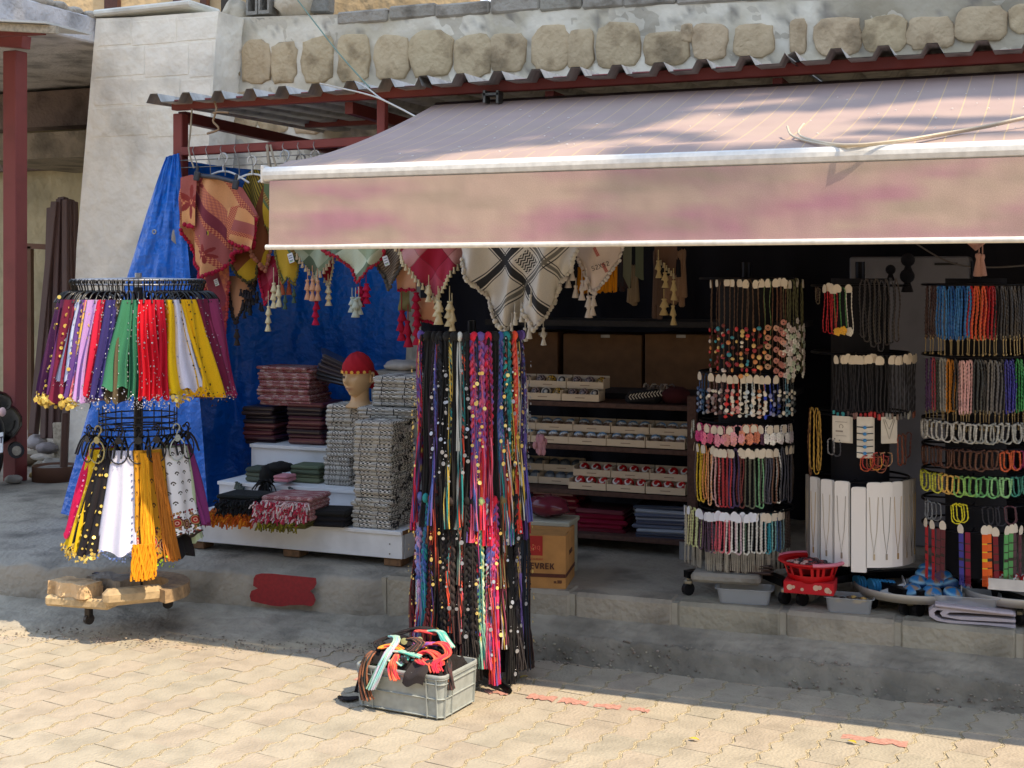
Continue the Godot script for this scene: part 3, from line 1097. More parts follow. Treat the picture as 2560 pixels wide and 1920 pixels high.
	for j in 12:
		for i in 60:
			var xx = lerpf(-3.75, 1.65, i / 59.0)
			P.append(Vector3(xx, lerpf(2.4, 0.25, j / 11.0), -2.16 + 0.03 * sin(xx * 17.0 + 0.8 * sin(j * 0.5)) + 0.015 * sin(xx * 41.0)))
	mb = MB.new()
	mb.col = L(26, 27, 34)
	mb.grid(P, 60, 12)
	single("backdrop_cloth", "black cloth hung across the whole back of the stall", "cloth", mb, m_cloth)
	P = PackedVector3Array()
	for j in 8:
		for i in 24:
			var zz = lerpf(-0.7, -2.2, i / 23.0)
			P.append(Vector3(1.66 + 0.02 * sin(zz * 19.0), lerpf(2.42, 0.25, j / 7.0), zz))
	mb = MB.new()
	mb.col = L(30, 32, 40)
	mb.grid(P, 24, 8)
	single("side_cloth", "dark cloth closing the end of the stall past the last jewellery rack", "cloth", mb, m_cloth)
	for w in [["white_cable", "white cable sagging from the roof edge down onto the awning, nearer the red post", [Vector3(-3.458, 2.578, -0.44), Vector3(-3.294, 2.536, -0.4), Vector3(-3.056, 2.468, -0.3), Vector3(-2.787, 2.351, -0.16)], L(214, 210, 200), 0.0045], ["white_cable", "white cable dropping steeply from a roof rib onto the awning", [Vector3(-3.249, 2.572, -0.44), Vector3(-3.164, 2.531, -0.4), Vector3(-3.041, 2.465, -0.3), Vector3(-2.791, 2.35, -0.18)], L(205, 204, 196), 0.004], ["green_wire", "thin green wire stretched from the wall top down to the roof edge", [Vector3(-4.687, 3.461, -2.2), Vector3(-3.863, 2.914, -1.3), Vector3(-3.172, 2.541, -0.43)], L(86, 130, 112), 0.0042]]:
		mb = MB.new()
		mb.col = w[3]
		mb.tube(curve(w[2], 20), w[4], 6)
		single(w[0], w[1], "cable" if w[0] == "white_cable" else "wire", mb, m_plastic)
	mb = MB.new()
	mb.col = L(150, 124, 96)
	mb.tube(curve([Vector3(-4.146, 2.54, -0.52), Vector3(-4.117, 2.49, -0.5), Vector3(-4.13, 2.448, -0.5), Vector3(-4.137, 2.423, -0.5), Vector3(-4.105, 2.392, -0.5), Vector3(-4.112, 2.376, -0.5), Vector3(-4.175, 2.362, -0.5)], 26), 0.006, 6)
	mb.tube(curve([Vector3(-4.137, 2.469, -0.5), Vector3(-4.093, 2.47, -0.49), Vector3(-4.034, 2.464, -0.49)], 8), 0.006, 6)
	single("bent_hook", "bent brown wire hook hanging from the front beam near the roof corner", "hook", mb, m_paint)
	for q in [[[Vector3(-4.313, 2.506, -0.56), Vector3(-4.324, 2.382, -0.56), Vector3(-4.327, 2.285, -0.55), Vector3(-4.279, 2.186, -0.53)], "grey cord tied round the corner of the red frame", 0.005], [[Vector3(-3.844, 2.296, -0.56), Vector3(-3.831, 2.216, -0.55), Vector3(-3.826, 2.182, -0.55)], "pale strap hanging from the red rail beside the white hanger", 0.008], [[Vector3(-3.825, 2.295, -0.56), Vector3(-3.799, 2.225, -0.55), Vector3(-3.785, 2.185, -0.55)], "pale slanting strap hanging from the red rail near the awning end", 0.006]]:
		mb = MB.new()
		mb.col = L(178, 166, 146)
		mb.tube(curve(q[0], 12), q[2], 5)
		single("cord", q[1], "cord", mb, m_cloth)

func awning_y(z: float) -> float:
	return 2.464 + (z + 0.61) / 1.51 * -0.429

func build_awning() -> void:
	var t = thing("striped_awning", "faded mauve awning with thin pale stripes and a white front bar", "awning", Vector3(-0.7, 1.72, 0.9))
	var im = Image.create(64, 64, false, Image.FORMAT_RGB8)
	im.fill(Color(1, 1, 1))
	for y in 64:
		for x in 64:
			var s = 0.97 + 0.03 * sin(y * PI / 2.0) * sin(x * PI / 2.0)
			var c = Color(0.81 * s, 0.745 * s, 0.705 * s)
			if x < 3:
				c = Color(0.93, 0.84, 0.66)
			im.set_pixel(x, y, c)
	var cl = StandardMaterial3D.new()
	cl.vertex_color_use_as_albedo = true
	cl.albedo_texture = ImageTexture.create_from_image(im)
	cl.roughness = 0.85
	cl.backlight = Color(0.12, 0.09, 0.08)
	var fn = FastNoiseLite.new()
	fn.seed = 50
	fn.frequency = 1.6
	fn.fractal_octaves = 4
	var x0 = -2.905
	var x1 = 1.7
	var mb = MB.new()
	var P = PackedVector3Array()
	var cols = PackedColorArray()
	var uvs = PackedVector2Array()
	var nu = 150
	for j in 22:
		var f = j / 21.0
		for i in nu:
			var x = lerpf(x0, x1, i / (nu - 1.0))
			var z = lerpf(-0.61, 0.885, f)
			P.append(Vector3(x, awning_y(z) - 0.035 * sin(PI * f) - 0.006 * sin(x * 2.3 + 1.0) * sin(PI * f) + 0.003 * sin(x * 13.0 + f * 5.0) * sin(PI * f) - 0.02 * smoothstep(0.9, 1.0, f) + 0.012 * smoothstep(0.8, 0.95, f), z))
			var c = L(214, 206, 201).lerp(L(210, 198, 202), 0.5 + 0.5 * fn.get_noise_2d(x * 0.5, z * 2.0))
			c = c * (1.0 + 0.1 * fn.get_noise_2d(x * 2.0 + 9.0, z * 5.0))
			cols.append(c)
			uvs.append(Vector2(x / 0.092, z * 8.0))
	mb.grid(P, nu, 22, false, cols, uvs)
	for k in mb.x.size() / 3:
		var sw = mb.x[k * 3]
		mb.x[k * 3] = mb.x[k * 3 + 1]
		mb.x[k * 3 + 1] = sw
	for k in mb.n.size():
		mb.n[k] = mb.n[k] * signf(mb.n[k].y)
	part(t, "awning_cloth", mb, cl)
	mb = MB.new()
	mb.col = L(236, 236, 232)
	var o = PackedVector2Array()
	for q in [[-0.02, -0.03], [0.014, -0.03], [0.022, -0.024], [0.028, -0.008], [0.027, 0.007], [0.019, 0.02], [0.006, 0.026], [-0.012, 0.026], [-0.022, 0.018]]:
		o.append(Vector2(q[0], q[1]))
	var zy = 2.012
	mb.prism(o, Transform3D(Basis(Vector3.BACK, Vector3.UP, Vector3.LEFT), Vector3(x1, zy, 0.9)), x1 - x0 + 0.012)
	var bar = part(t, "front_bar", mb, m_plastic)
	mb = MB.new()
	mb.col = L(228, 226, 220)
	mb.box(Vector3(x0 - 0.016, zy - 0.002, 0.9), Vector3(0.008, 0.07, 0.058), Basis.IDENTITY, 0.003)
	part(bar, "end_cap", mb, m_plastic)
	mb = MB.new()
	P = PackedVector3Array()
	cols = PackedColorArray()
	for j in 12:
		var f = j / 11.0
		for i in nu:
			var x = lerpf(x0 + 0.02, x1, i / (nu - 1.0))
			P.append(Vector3(x, lerpf(1.982, 1.728, f), 0.9245 + 0.006 * sin(x * 1.7 + 0.5) * f + 0.002 * sin(x * 9.0) * f))
			var st = fn.get_noise_2d(x * 0.7 + 40.0, f * 0.9)
			var c = L(198, 173, 158).lerp(L(186, 138, 150), clampf(0.32 + 1.6 * st + 0.5 * (f - 0.5), 0.0, 1.0))
			c = c.lerp(L(172, 156, 138), clampf(fn.get_noise_2d(x * 0.9 + 80.0, f * 1.2) * 1.4, 0.0, 0.8))
			c = c.lerp(L(196, 158, 156), 0.6 * smoothstep(0.88, 1.0, f))
			cols.append(c * (1.0 + 0.12 * fn.get_noise_2d(x * 7.0, f * 1.0)))
	mb.grid(P, nu, 12, false, cols)
	for k in mb.x.size() / 3:
		var sw = mb.x[k * 3]
		mb.x[k * 3] = mb.x[k * 3 + 1]
		mb.x[k * 3 + 1] = sw
	for k in mb.n.size():
		mb.n[k] = mb.n[k] * signf(mb.n[k].z)
	var val = part(t, "valance", mb, m_cloth)
	mb = MB.new()
	mb.col = L(240, 238, 230)
	mb.tube(PackedVector3Array([Vector3(x0 + 0.005, 1.722, 0.9245), Vector3(x1, 1.722, 0.9245)]), 0.0105, 10)
	part(val, "bottom_bar", mb, m_plastic)
	for xx in [x0 + 0.25, x1 - 0.35]:
		mb = MB.new()
		mb.col = L(220, 220, 216)
		mb.bar(Vector3(xx, 2.36, -0.55), Vector3(xx + 0.12, 2.16, 0.2), 0.035, 0.05, 0.006)
		mb.bar(Vector3(xx + 0.12, 2.16, 0.2), Vector3(xx, 1.985, 0.87), 0.03, 0.045, 0.006)
		part(t, "folding_arm", mb, m_plastic)
	mb = MB.new()
	mb.col = L(60, 48, 46)
	mb.tube(PackedVector3Array([Vector3(x0, 2.44, -0.64), Vector3(x1, 2.44, -0.64)]), 0.04, 10)
	part(t, "roller", mb, m_plastic)
	for q in [[[Vector3(-0.928, 2.149, 0.568), Vector3(-0.888, 2.103, 0.705), Vector3(-0.826, 2.074, 0.787), Vector3(-0.744, 2.049, 0.875), Vector3(-0.648, 2.034, 0.928), Vector3(-0.494, 2.049, 0.876), Vector3(-0.378, 2.073, 0.794), Vector3(-0.249, 2.104, 0.685), Vector3(-0.104, 2.149, 0.534), Vector3(0.127, 2.219, 0.287)], "pale cable lying across the awning cloth, its bare end bent up"], [[Vector3(-0.864, 2.153, 0.591), Vector3(-0.866, 2.114, 0.692), Vector3(-0.833, 2.086, 0.767), Vector3(-0.733, 2.052, 0.882), Vector3(-0.631, 2.037, 0.951), Vector3(-0.492, 2.052, 0.896), Vector3(-0.377, 2.077, 0.809), Vector3(-0.248, 2.108, 0.7), Vector3(-0.103, 2.153, 0.549), Vector3(0.127, 2.223, 0.302)], "second pale cable on the awning cloth, the one with a white plug end"]]:
		mb = MB.new()
		mb.col = L(214, 200, 176)
		mb.tube(curve(q[0], 36), 0.0045, 6)
		single("cable", q[1], "cable", mb, m_plastic)
	mb = MB.new()
	mb.col = L(235, 232, 224)
	for k in 90:
		var x = -0.1 - pow(rng.randf(), 1.3) * 2.4
		var z = rnd(-0.4, 0.8)
		var s = rnd(0.0015, 0.005)
		mb.disc(Vector3(x, awning_y(z) - 0.034 * sin(PI * (z + 0.61) / 1.5) + 0.004, z), Vector3(0, 1, 0.28), s, 0.002, 6)
	part(t, "bird_dropping", mb, m_paint, "", true)

func build_tree() -> void:
	var t = thing("street_tree", "tall leafy street tree beyond the last rack, its crown high over the street", "tree", Vector3(9.0, 0, 2.4))
	var far = Vector3(5.4, 7.2, 1.73)
	var mb = MB.new()
	mb.col = L(110, 92, 74)
	var limbs = [[[Vector3(3.6, -7.3, 0.7), Vector3(3.3, -3.0, 0.5), Vector3(3.0, 1.0, 0.25), Vector3(2.6, 4.6, 0.0)], 0.26, 0.1]]
	limbs.append([[Vector3(2.7, 4.3, 0.05), Vector3(1.4, 5.2, -0.2), Vector3(-0.2, 5.6, 0.2), Vector3(-1.6, 5.8, 0.6)], 0.08, 0.02])
	limbs.append([[Vector3(2.6, 4.6, 0.0), Vector3(2.0, 5.8, -0.8), Vector3(0.8, 6.4, -1.4)], 0.07, 0.02])
	limbs.append([[Vector3(2.8, 4.0, 0.1), Vector3(3.6, 5.2, 0.2), Vector3(4.6, 6.0, -0.2)], 0.07, 0.02])
	limbs.append([[Vector3(1.4, 5.2, -0.2), Vector3(0.4, 5.0, -0.9), Vector3(-1.2, 5.0, -1.2)], 0.05, 0.015])
	for l in limbs:
		var pts = curve(l[0], 16)
		for k in 16:
			pts[k] += far
		var r = []
		for k in 16:
			r.append(lerpf(l[1], l[2], k / 15.0))
		mb.tube(pts, r, 9)
	part(t, "trunk", mb, m_wood)
	var fn = FastNoiseLite.new()
	fn.seed = 77
	fn.frequency = 1.15
	fn.fractal_octaves = 2
	mb = MB.new()
	var made = 0
	var tries = 0
	while made < 34000 and tries < 400000:
		tries += 1
		var q = Vector3(rnd(-4.8, 5.6), rnd(4.5, 6.7), rnd(-3.2, 2.2))
		var a = q.x - (q.y - 5.0) * 0.75
		var b = q.z - (q.y - 5.0) * 0.24
		var reach = 0.38
		if a < -0.62:
			reach = 1.56
		elif a < 0.25:
			reach = lerpf(1.54, 1.2, (a + 0.62) / 0.87)
		elif a < 0.6:
			reach = lerpf(1.2, 0.4, (a - 0.25) / 0.35)
		reach += 0.16 * fn.get_noise_2d(a * 1.6, 3.0)
		var dens = 1.0 if b < reach else 0.0
		if b > reach and b < 1.62 and fn.get_noise_2d(a * 0.75 + 5.0, b * 1.7) > 0.17:
			dens = 0.75
		if dens > 0.0 and b > reach - 0.5 and b > 0.1 and fn.get_noise_2d(a * 0.9 + 20.0, b * 1.8) > 0.37:
			dens = 0.0
		if rng.randf() > dens:
			continue
		made += 1
		q += far
		mb.col = vary(L(70, 104, 42), 0.3)
		var e = Basis.from_euler(Vector3(rnd(-0.7, 0.7), rng.randf() * TAU, rnd(-0.7, 0.7)))
		var s = rnd(0.08, 0.13)
		var at = mb.v.size()
		var nn = e.y
		mb.p(q + e * Vector3(-s, 0, 0), nn)
		mb.p(q + e * Vector3(0, 0.012, -s * 0.5), nn)
		mb.p(q + e * Vector3(s, -0.01, 0), nn)
		mb.p(q + e * Vector3(0, 0.012, s * 0.5), nn)
		mb.tri(at, at + 2, at + 1)
		mb.tri(at, at + 3, at + 2)
	var lm = mat(0.6)
	lm.backlight = Color(0.3, 0.4, 0.12)
	part(t, "crown", mb, lm)

func build_tarp() -> void:
	var stops = [[Vector3(-4.385, 0, -0.545), Vector3(-4.2, 0, -0.56)], [Vector3(-4.475, 0, -0.55), Vector3(-5.26, 0, -0.62)], [Vector3(-4.47, 0, -0.75), Vector3(-4.72, 0, -0.85)], [Vector3(-4.4, 0, -1.15), Vector3(-4.3, 0, -1.2)], [Vector3(-4.2, 0, -1.35), Vector3(-4.15, 0, -1.4)], [Vector3(-3.45, 0, -1.42), Vector3(-3.5, 0, -1.45)]]
	var at = [0.0, 0.26, 0.42, 0.62, 0.74, 1.0]
	var nu = 110
	var nv = 34
	var P = PackedVector3Array()
	var fn = FastNoiseLite.new()
	fn.seed = 60
	fn.frequency = 1.0
	fn.fractal_octaves = 3
	for j in nv:
		var f = j / (nv - 1.0)
		for i in nu:
			var s = i / (nu - 1.0)
			var k = 0
			while k < 4 and s > at[k + 1]:
				k += 1
			var w: float = (s - at[k]) / (at[k + 1] - at[k])
			var top: Vector3 = stops[k][0].lerp(stops[k + 1][0], w)
			var bot: Vector3 = stops[k][1].lerp(stops[k + 1][1], w)
			var q = top.lerp(bot, pow(f, 0.92))
			q.y = lerpf(lerpf(2.27, 2.21, s), PLATFORM + 0.02, f)
			var fold = sin(s * 62.0 + 3.0 * fn.get_noise_2d(s * 5.0, f * 1.5)) * 0.018 * (0.15 + f) + 0.05 * (0.2 + 0.8 * f) * fn.get_noise_2d(s * 6.0, f * 2.2) + 0.02 * fn.get_noise_2d(s * 25.0, f * 8.0)
			q += Vector3(0.25, 0, 1.0).normalized() * fold + Vector3(fold * 0.4, 0, 0)
			P.append(q)
	var mb = MB.new()
	mb.col = L(8, 108, 216)
	mb.grid(P, nu, nv)
	var t = thing("blue_tarpaulin", "bright blue plastic tarpaulin hung down the end of the stall and behind the display", "tarpaulin", Vector3(-4.6, PLATFORM, -0.9))
	var tm = mat(0.36, 0.0, ntex(0.02, 5, [[0.0, 0.9], [1.0, 1.0]], 61, 256), 1.6, ntex(0.02, 4, [], 62, 512, FastNoiseLite.TYPE_CELLULAR), 1.4)
	part(t, "sheet", mb, tm)
	mb = MB.new()
	mb.col = L(190, 192, 190)
	var ey = Vector3(-4.512, 1.849, -0.5)
	var rg = PackedVector3Array()
	for k in 12:
		rg.append(ey + Vector3(cos(TAU * k / 12) * 0.011, sin(TAU * k / 12) * 0.011, 0.0))
	mb.tube(rg, 0.004, 5, true)
	part(t, "eyelet", mb, m_metal)

# point on a ring round the rack: angle 0 faces the street corner the camera stands on, positive to the shop side
func round_at(c: Vector3, t: Vector3, rp: Vector3, a: float, r: float, y: float) -> Vector3:
	var q = c + (t * cos(a) + rp * sin(a)) * r
	q.y = y
	return q

func sequins(mb: MB, pts: Array, r: float, k: float) -> void:
	for q in pts:
		mb.disc(q[0], q[1] + Vector3(rnd(-0.4, 0.4), rnd(-0.4, 0.4), rnd(-0.4, 0.4)), r * rnd(1.0 - k, 1.0 + k), 0.0018, 8)

# a folded scarf that hangs from its hanger and fans out: inner edge, outer face between two angles, inner edge
func fan_piece(c: Vector3, t: Vector3, rp: Vector3, a: Array, ytop: float, ybot: float, rt: float, rb: float, depth: float, col: Color, pleats: float, amp: float, tints := [], grid_out := []) -> MB:
	var mb = MB.new()
	var P = PackedVector3Array()
	var cols = PackedColorArray()
	var face_n = maxi(10, int(pleats * 7.0) + 5)
	var nu = face_n + 6
	var nv = 18
	var ph = rng.randf() * TAU
	for j in nv:
		var f = j / (nv - 1.0)
		for i in nu:
			var s = clampf((i - 3.0) / (face_n - 1.0), 0.0, 1.0)
			var inn = 0.0
			if i < 3:
				inn = (3.0 - i) / 3.0
			elif i >= nu - 3:
				inn = (i - (nu - 4.0)) / 3.0
			var ang = lerpf(lerpf(a[0], a[1], s), lerpf(a[2], a[3], s), pow(f, 0.9))
			var wob = sin(s * pleats * TAU + ph) * amp * (0.25 + f) + 0.006 * sin(f * 5.0 + ph + s * 3.0)
			var r = lerpf(rt, rb, pow(f, 0.95)) + wob - inn * depth
			var y = lerpf(ytop, ybot, f)
			if j == nv - 1:
				y += 0.012 * sin(s * 9.0 + ph) + 0.004 * rng.randf()
			P.append(round_at(c, t, rp, ang + 0.012 * sin(f * 6.0 + ph), r, y))
			var cc = col
			if tints.size():
				cc = tints[int(s * pleats * 2.0 + f * 3.0) % tints.size()]
			cols.append(cc * (1.0 + 0.06 * sin(s * 31.0 + ph)))
	mb.grid(P, nu, nv, false, cols)
	for k in mb.x.size() / 3:
		var sw = mb.x[k * 3]
		mb.x[k * 3] = mb.x[k * 3 + 1]
		mb.x[k * 3 + 1] = sw
	for k in mb.n.size():
		mb.n[k] = -mb.n[k]
	for i in range(3, nu - 3):
		for j in nv:
			grid_out.append([P[j * nu + i] + mb.n[j * nu + i] * 0.004, mb.n[j * nu + i], i - 3, j, face_n])
	return mb

func build_skirt_rack() -> void:
	var c = Vector3(-3.88, 0, 0.45)
	var t = Vector3(0.613, 0, 0.79)
	var rp = Vector3(0.79, 0, -0.613)
	var chrome = L(200, 200, 204)
	var rack = thing("scarf_carousel", "round chrome carousel rack on a wooden foot, hung with bright sequinned scarves", "clothes rack", Vector3(-3.88, 0.05, 0.45))
	var mb = MB.new()
	mb.col = L(40, 38, 38)
	mb.tube(PackedVector3Array([c + Vector3(0, 0.16, 0), c + Vector3(0, 1.56, 0)]), 0.021, 10)
	part(rack, "pole", mb, m_paint)
	mb = MB.new()
	mb.col = chrome
	mb.tube(PackedVector3Array([c + Vector3(0, 1.54, 0), c + Vector3(0, 1.625, 0)]), 0.016, 10)
	part(rack, "pole_cap", mb, m_metal)
	for q in [[1.593, 0.286, 0.0055], [1.572, 0.286, 0.0045]]:
		mb = MB.new()
		mb.col = chrome
		var ring = PackedVector3Array()
		for k in 40:
			ring.append(round_at(c, t, rp, TAU * k / 40.0, q[1], q[0]))
		mb.tube(ring, q[2], 6, true)
		part(rack, "top_ring", mb, m_metal)
	for k in 4:
		mb = MB.new()
		mb.col = chrome
		var a = TAU * k / 4.0 + 1.3
		mb.tube(PackedVector3Array([c + Vector3(0, 1.6, 0), round_at(c, t, rp, a, 0.286, 1.593)]), 0.006, 6)
		part(rack, "spoke", mb, m_metal)
	for q in [[0.985, 0.17], [0.955, 0.17], [0.93, 0.175], [0.905, 0.2]]:
		mb = MB.new()
		mb.col = L(36, 36, 38)
		var ring = PackedVector3Array()
		for k in 32:
			ring.append(round_at(c, t, rp, TAU * k / 32.0, q[1], q[0]))
		mb.tube(ring, 0.0035, 5, true)
		part(rack, "wire_ring", mb, m_plastic)
	for k in 12:
		mb = MB.new()
		mb.col = L(36, 36, 38)
		var a = TAU * k / 12.0 + 0.1
		mb.tube(PackedVector3Array([round_at(c, t, rp, a, 0.171, 1.02), round_at(c, t, rp, a, 0.171, 0.9), round_at(c, t, rp, a, 0.215, 0.9), round_at(c, t, rp, a, 0.235, 0.915)]), 0.003, 5)
		part(rack, "wire_prong", mb, m_plastic)
	mb = MB.new()
	mb.col = L(176, 146, 110)
	var o = PackedVector2Array()
	for k in 19:
		var a = lerpf(-0.75, 3.6, k / 18.0)
		o.append(Vector2(cos(a) * 0.235, sin(a) * 0.24))
	for k in 19:
		var a = lerpf(3.6, -0.75, k / 18.0)
		o.append(Vector2(cos(a) * 0.145, sin(a) * 0.14))
	mb.prism(o, Transform3D(Basis(Vector3(0.925, 0, -0.38), Vector3(-0.38, 0, -0.925), Vector3.UP), c + Vector3(0.05, 0.19, 0.08)), 0.055, 0.003)
	part(rack, "wooden_foot", mb, m_wood)
	mb = MB.new()
	mb.col = L(206, 180, 138)
	mb.box(c + Vector3(-0.13, 0.18, 0.2), Vector3(0.32, 0.045, 0.15), Basis(Vector3.UP, 0.12), 0.01)
	part(rack, "foot_board", mb, m_wood)
	mb = MB.new()
	mb.col = L(196, 170, 130)
	mb.box(c + Vector3(0.13, 0.222, 0.2), Vector3(0.075, 0.07, 0.26), Basis(Vector3.UP, -0.75), 0.02)
	part(rack, "foot_board", mb, m_wood)
	for q in [[Vector3(-4.024, 0.06, 0.611), 0.3], [Vector3(-3.877, 0.06, 0.236), 1.0], [Vector3(-4.234, 0.1, 0.308), 2.0]]:
		mb = MB.new()
		mb.col = L(44, 42, 40)
		mb.disc(q[0] + Vector3(0, 0.022, 0), Vector3(cos(q[1]), 0, sin(q[1])), 0.024, 0.018, 12)
		mb.box(q[0] + Vector3(0, 0.07, 0), Vector3(0.026, 0.08, 0.026))
		part(rack, "caster", mb, m_plastic)
	for q in [[c + Vector3(-0.17, 0.233, 0.22), Vector3(0.225, 0.06, 0.11), -0.1, L(222, 190, 146), "sunlit yellowish paving block laid as ballast on the front of the wooden foot"], [c + Vector3(-0.06, 0.233, 0.1), Vector3(0.22, 0.065, 0.12), -0.15, L(150, 142, 130), "grey paving block laid as ballast in the middle of the wooden foot"]]:
		mb = MB.new()
		mb.col = q[3]
		var oo = PackedVector2Array()
		for s in 13:
			oo.append(Vector2((s / 12.0 - 0.5) * q[1].x, q[1].z * 0.5 + [0.0, 0.009, 0.009, 0.0, -0.009, -0.009, 0.0, 0.009, 0.009, 0.0, -0.009, -0.009, 0.0][s]))
		for s in 13:
			oo.append(Vector2((0.5 - s / 12.0) * q[1].x, -q[1].z * 0.5 + [0.0, 0.009, 0.009, 0.0, -0.009, -0.009, 0.0, 0.009, 0.009, 0.0, -0.009, -0.009, 0.0][12 - s]))
		var bz = Basis(Vector3.UP, q[2])
		mb.prism(oo, Transform3D(bz * Basis(Vector3.RIGHT, Vector3.FORWARD, Vector3.UP), q[0] - Vector3(0, 0.03, 0)), q[1].y, 0.004)
		single("paving_block", q[4], "paving block", mb, m_stone)

	var gold = L(236, 208, 110)
	var silver = L(190, 192, 200)
	var list = [
		[-0.985, -0.9, -0.8, -0.72, L(86, 30, 82), 0.985, "gold", 2.0, "dark purple scarf edged with big gold sequins, first on the rack's yard side"],
		[-0.925, -0.845, -0.75, -0.66, L(104, 42, 110), 0.98, "gold", 2.0, "plum scarf with gold sequin strings between the dark purple and the maroon ones"],
		[-0.86, -0.72, -0.7, -0.62, L(122, 24, 58), 0.955, "", 1.5, "plain maroon scarf with a rounded hem on the top tier"],
		[-0.82, -0.69, -0.6, -0.55, L(190, 202, 236), 1.05, "silver", 1.0, "pale ice-blue scarf bulging between maroon and violet scarves"],
		[-0.74, -0.655, -0.57, -0.5, L(98, 64, 140), 0.97, "gold", 1.5, "violet patterned scarf with gold discs down its edge"],
		[-0.68, -0.6, -0.51, -0.46, L(206, 120, 150), 0.965, "gold", 1.0, "rainbow printed scarf with pink and gold panels"],
		[-0.62, -0.54, -0.48, -0.4, L(190, 150, 214), 0.955, "silver", 1.5, "lilac satin scarf with a plain hem on the top tier"],
		[-0.575, -0.46, -0.41, -0.31, L(206, 26, 64), 0.965, "silver", 2.0, "crimson scarf with fine bead rows next to the lilac one"],
		[-0.47, -0.33, -0.31, -0.2, L(52, 44, 112), 0.955, "silver", 2.0, "navy blue scarf with scattered silver sequins"],
		[-0.34, -0.225, -0.215, -0.14, L(96, 84, 62), 0.945, "silver", 1.5, "olive brown scarf peeping out below the wide green one"],
		[-0.36, -0.11, -0.16, -0.06, L(54, 124, 92), 1.0, "silver", 1.3, "wide green scarf with a bead trimmed hem at the front"],
		[-0.115, -0.005, -0.065, 0.0, L(44, 116, 88), 0.955, "silver", 2.0, "narrow green scarf between the wide green and the red ones"],
		[-0.01, 0.105, -0.0, 0.075, L(226, 8, 40), 0.955, "silver", 2.5, "bright red scarf touching the green ones, sprinkled with sequins"],
		[0.1, 0.215, 0.08, 0.16, L(218, 6, 42), 0.953, "silver", 2.5, "middle one of three bright red sequinned scarves"],
		[0.21, 0.325, 0.165, 0.25, L(206, 6, 44), 0.955, "silver", 2.5, "bright red sequinned scarf touching the yellow one"],
		[0.305, 0.515, 0.27, 0.34, L(252, 206, 10), 0.965, "gold", 1.2, "wide plain yellow scarf with gold discs at its hem, beside the red ones"],
		[0.43, 0.665, 0.33, 0.395, L(232, 232, 252), 0.99, "blue", 1.2, "white scarf with small blue flecks slanting over the yellow ones"],
		[0.6, 0.71, 0.4, 0.47, L(248, 196, 16), 0.985, "dark", 2.0, "yellow scarf with dark bead rows right behind the white one"],
		[0.68, 0.85, 0.46, 0.56, L(250, 200, 14), 0.962, "dark", 1.6, "yellow scarf with an orange bead trimmed hem beside the maroon one"],
		[0.82, 0.92, 0.56, 0.68, L(124, 30, 70), 0.985, "silver", 1.6, "wine red scarf with silver sequins on the tarpaulin side"],
		[0.88, 0.985, 0.66, 0.8, L(168, 62, 112), 0.99, "silver", 1.2, "dusty mauve scarf, last at the front on the tarpaulin side"],
	]
	var hang = MB.new()
	hang.col = L(34, 34, 36)
	var hk = PackedVector3Array()
	for k in 9:
		var an = lerpf(3.6, -0.9, k / 8.0)
		hk.append(Vector3(cos(an) * 0.012, sin(an) * 0.012, 0))
	hk.append(Vector3(0.001, -0.028, 0))
	hk.append(Vector3(0.0, -0.042, 0))
	hang.tube(hk, 0.0027, 5)
	hang.tube(curve([Vector3(-0.09, -0.09, 0), Vector3(-0.05, -0.055, 0), Vector3(0, -0.042, 0), Vector3(0.045, -0.05, 0), Vector3(0.075, -0.09, 0)], 12), 0.0042, 5)
	var hm = hang.mesh()
	var hmat = [cmat(L(30, 30, 32), 0.35), cmat(L(24, 24, 26), 0.3), cmat(L(196, 184, 150), 0.35)]
	for k in 84:
		var f = k / 84.0
		var a = TAU * f - PI + rnd(-0.02, 0.02)
		var o2 = MeshInstance3D.new()
		var pale = k % 7 == 3
		o2.name = nm(self, "clothes_hanger")
		o2.mesh = hm
		o2.material_override = hmat[2] if pale else hmat[k % 2]
		add_child(o2, true)
		o2.position = round_at(c, t, rp, a, 0.286, 1.583)
		var dir = t * cos(a) + rp * sin(a)
		o2.basis = Basis(dir, Vector3.UP, dir.cross(Vector3.UP)) * Basis(Vector3.UP, rnd(-0.15, 0.15))
		if pale:
			tag(o2, "cream plastic hanger hooked among black ones on the carousel's top rail", "hanger", "cream hangers on the carousel's top rail")
		else:
			tag(o2, "black plastic hanger hooked over the carousel's top rail", "hanger", "black hangers on the carousel's top rail")
	for k in list.size():
		var e: Array = list[k]
		var a = [asin(clampf(e[2] / 0.82, -0.99, 0.99)), asin(clampf(e[3] / 0.82, -0.99, 0.99)), asin(e[0]), asin(e[1])]
		var g = []
		var rb = 0.425 - 0.008 * (k % 2)
		var tints = [L(196, 96, 150), L(236, 190, 90), L(96, 72, 150), L(214, 110, 120), L(70, 120, 130)] if k == 5 else []
		var hem_y: float = e[5] + 0.085 + 0.05 * cos((a[2] + a[3]) * 0.5)
		var body = fan_piece(c, t, rp, a, 1.508, hem_y, 0.357, rb, 0.2, e[4], e[7] * 0.75, 0.014, tints, g)
		var s = thing("sequin_scarf", e[8], "scarf", Vector3(c.x, e[5], c.z) + (t * cos((a[2] + a[3]) * 0.5) + rp * sin((a[2] + a[3]) * 0.5)) * 0.4, "scarves on the top tier of the carousel")
		part(s, "cloth", body, m_cloth)
		var tr = MB.new()
		tr.col = gold if e[6] == "gold" else silver if e[6] == "silver" else L(110, 130, 190) if e[6] == "blue" else L(80, 56, 40)
		if e[6] == "":
			continue
		var big = 0.0068 if e[6] == "gold" else 0.003
		var sq = []
		var hem = []
		var edge_cols = {}
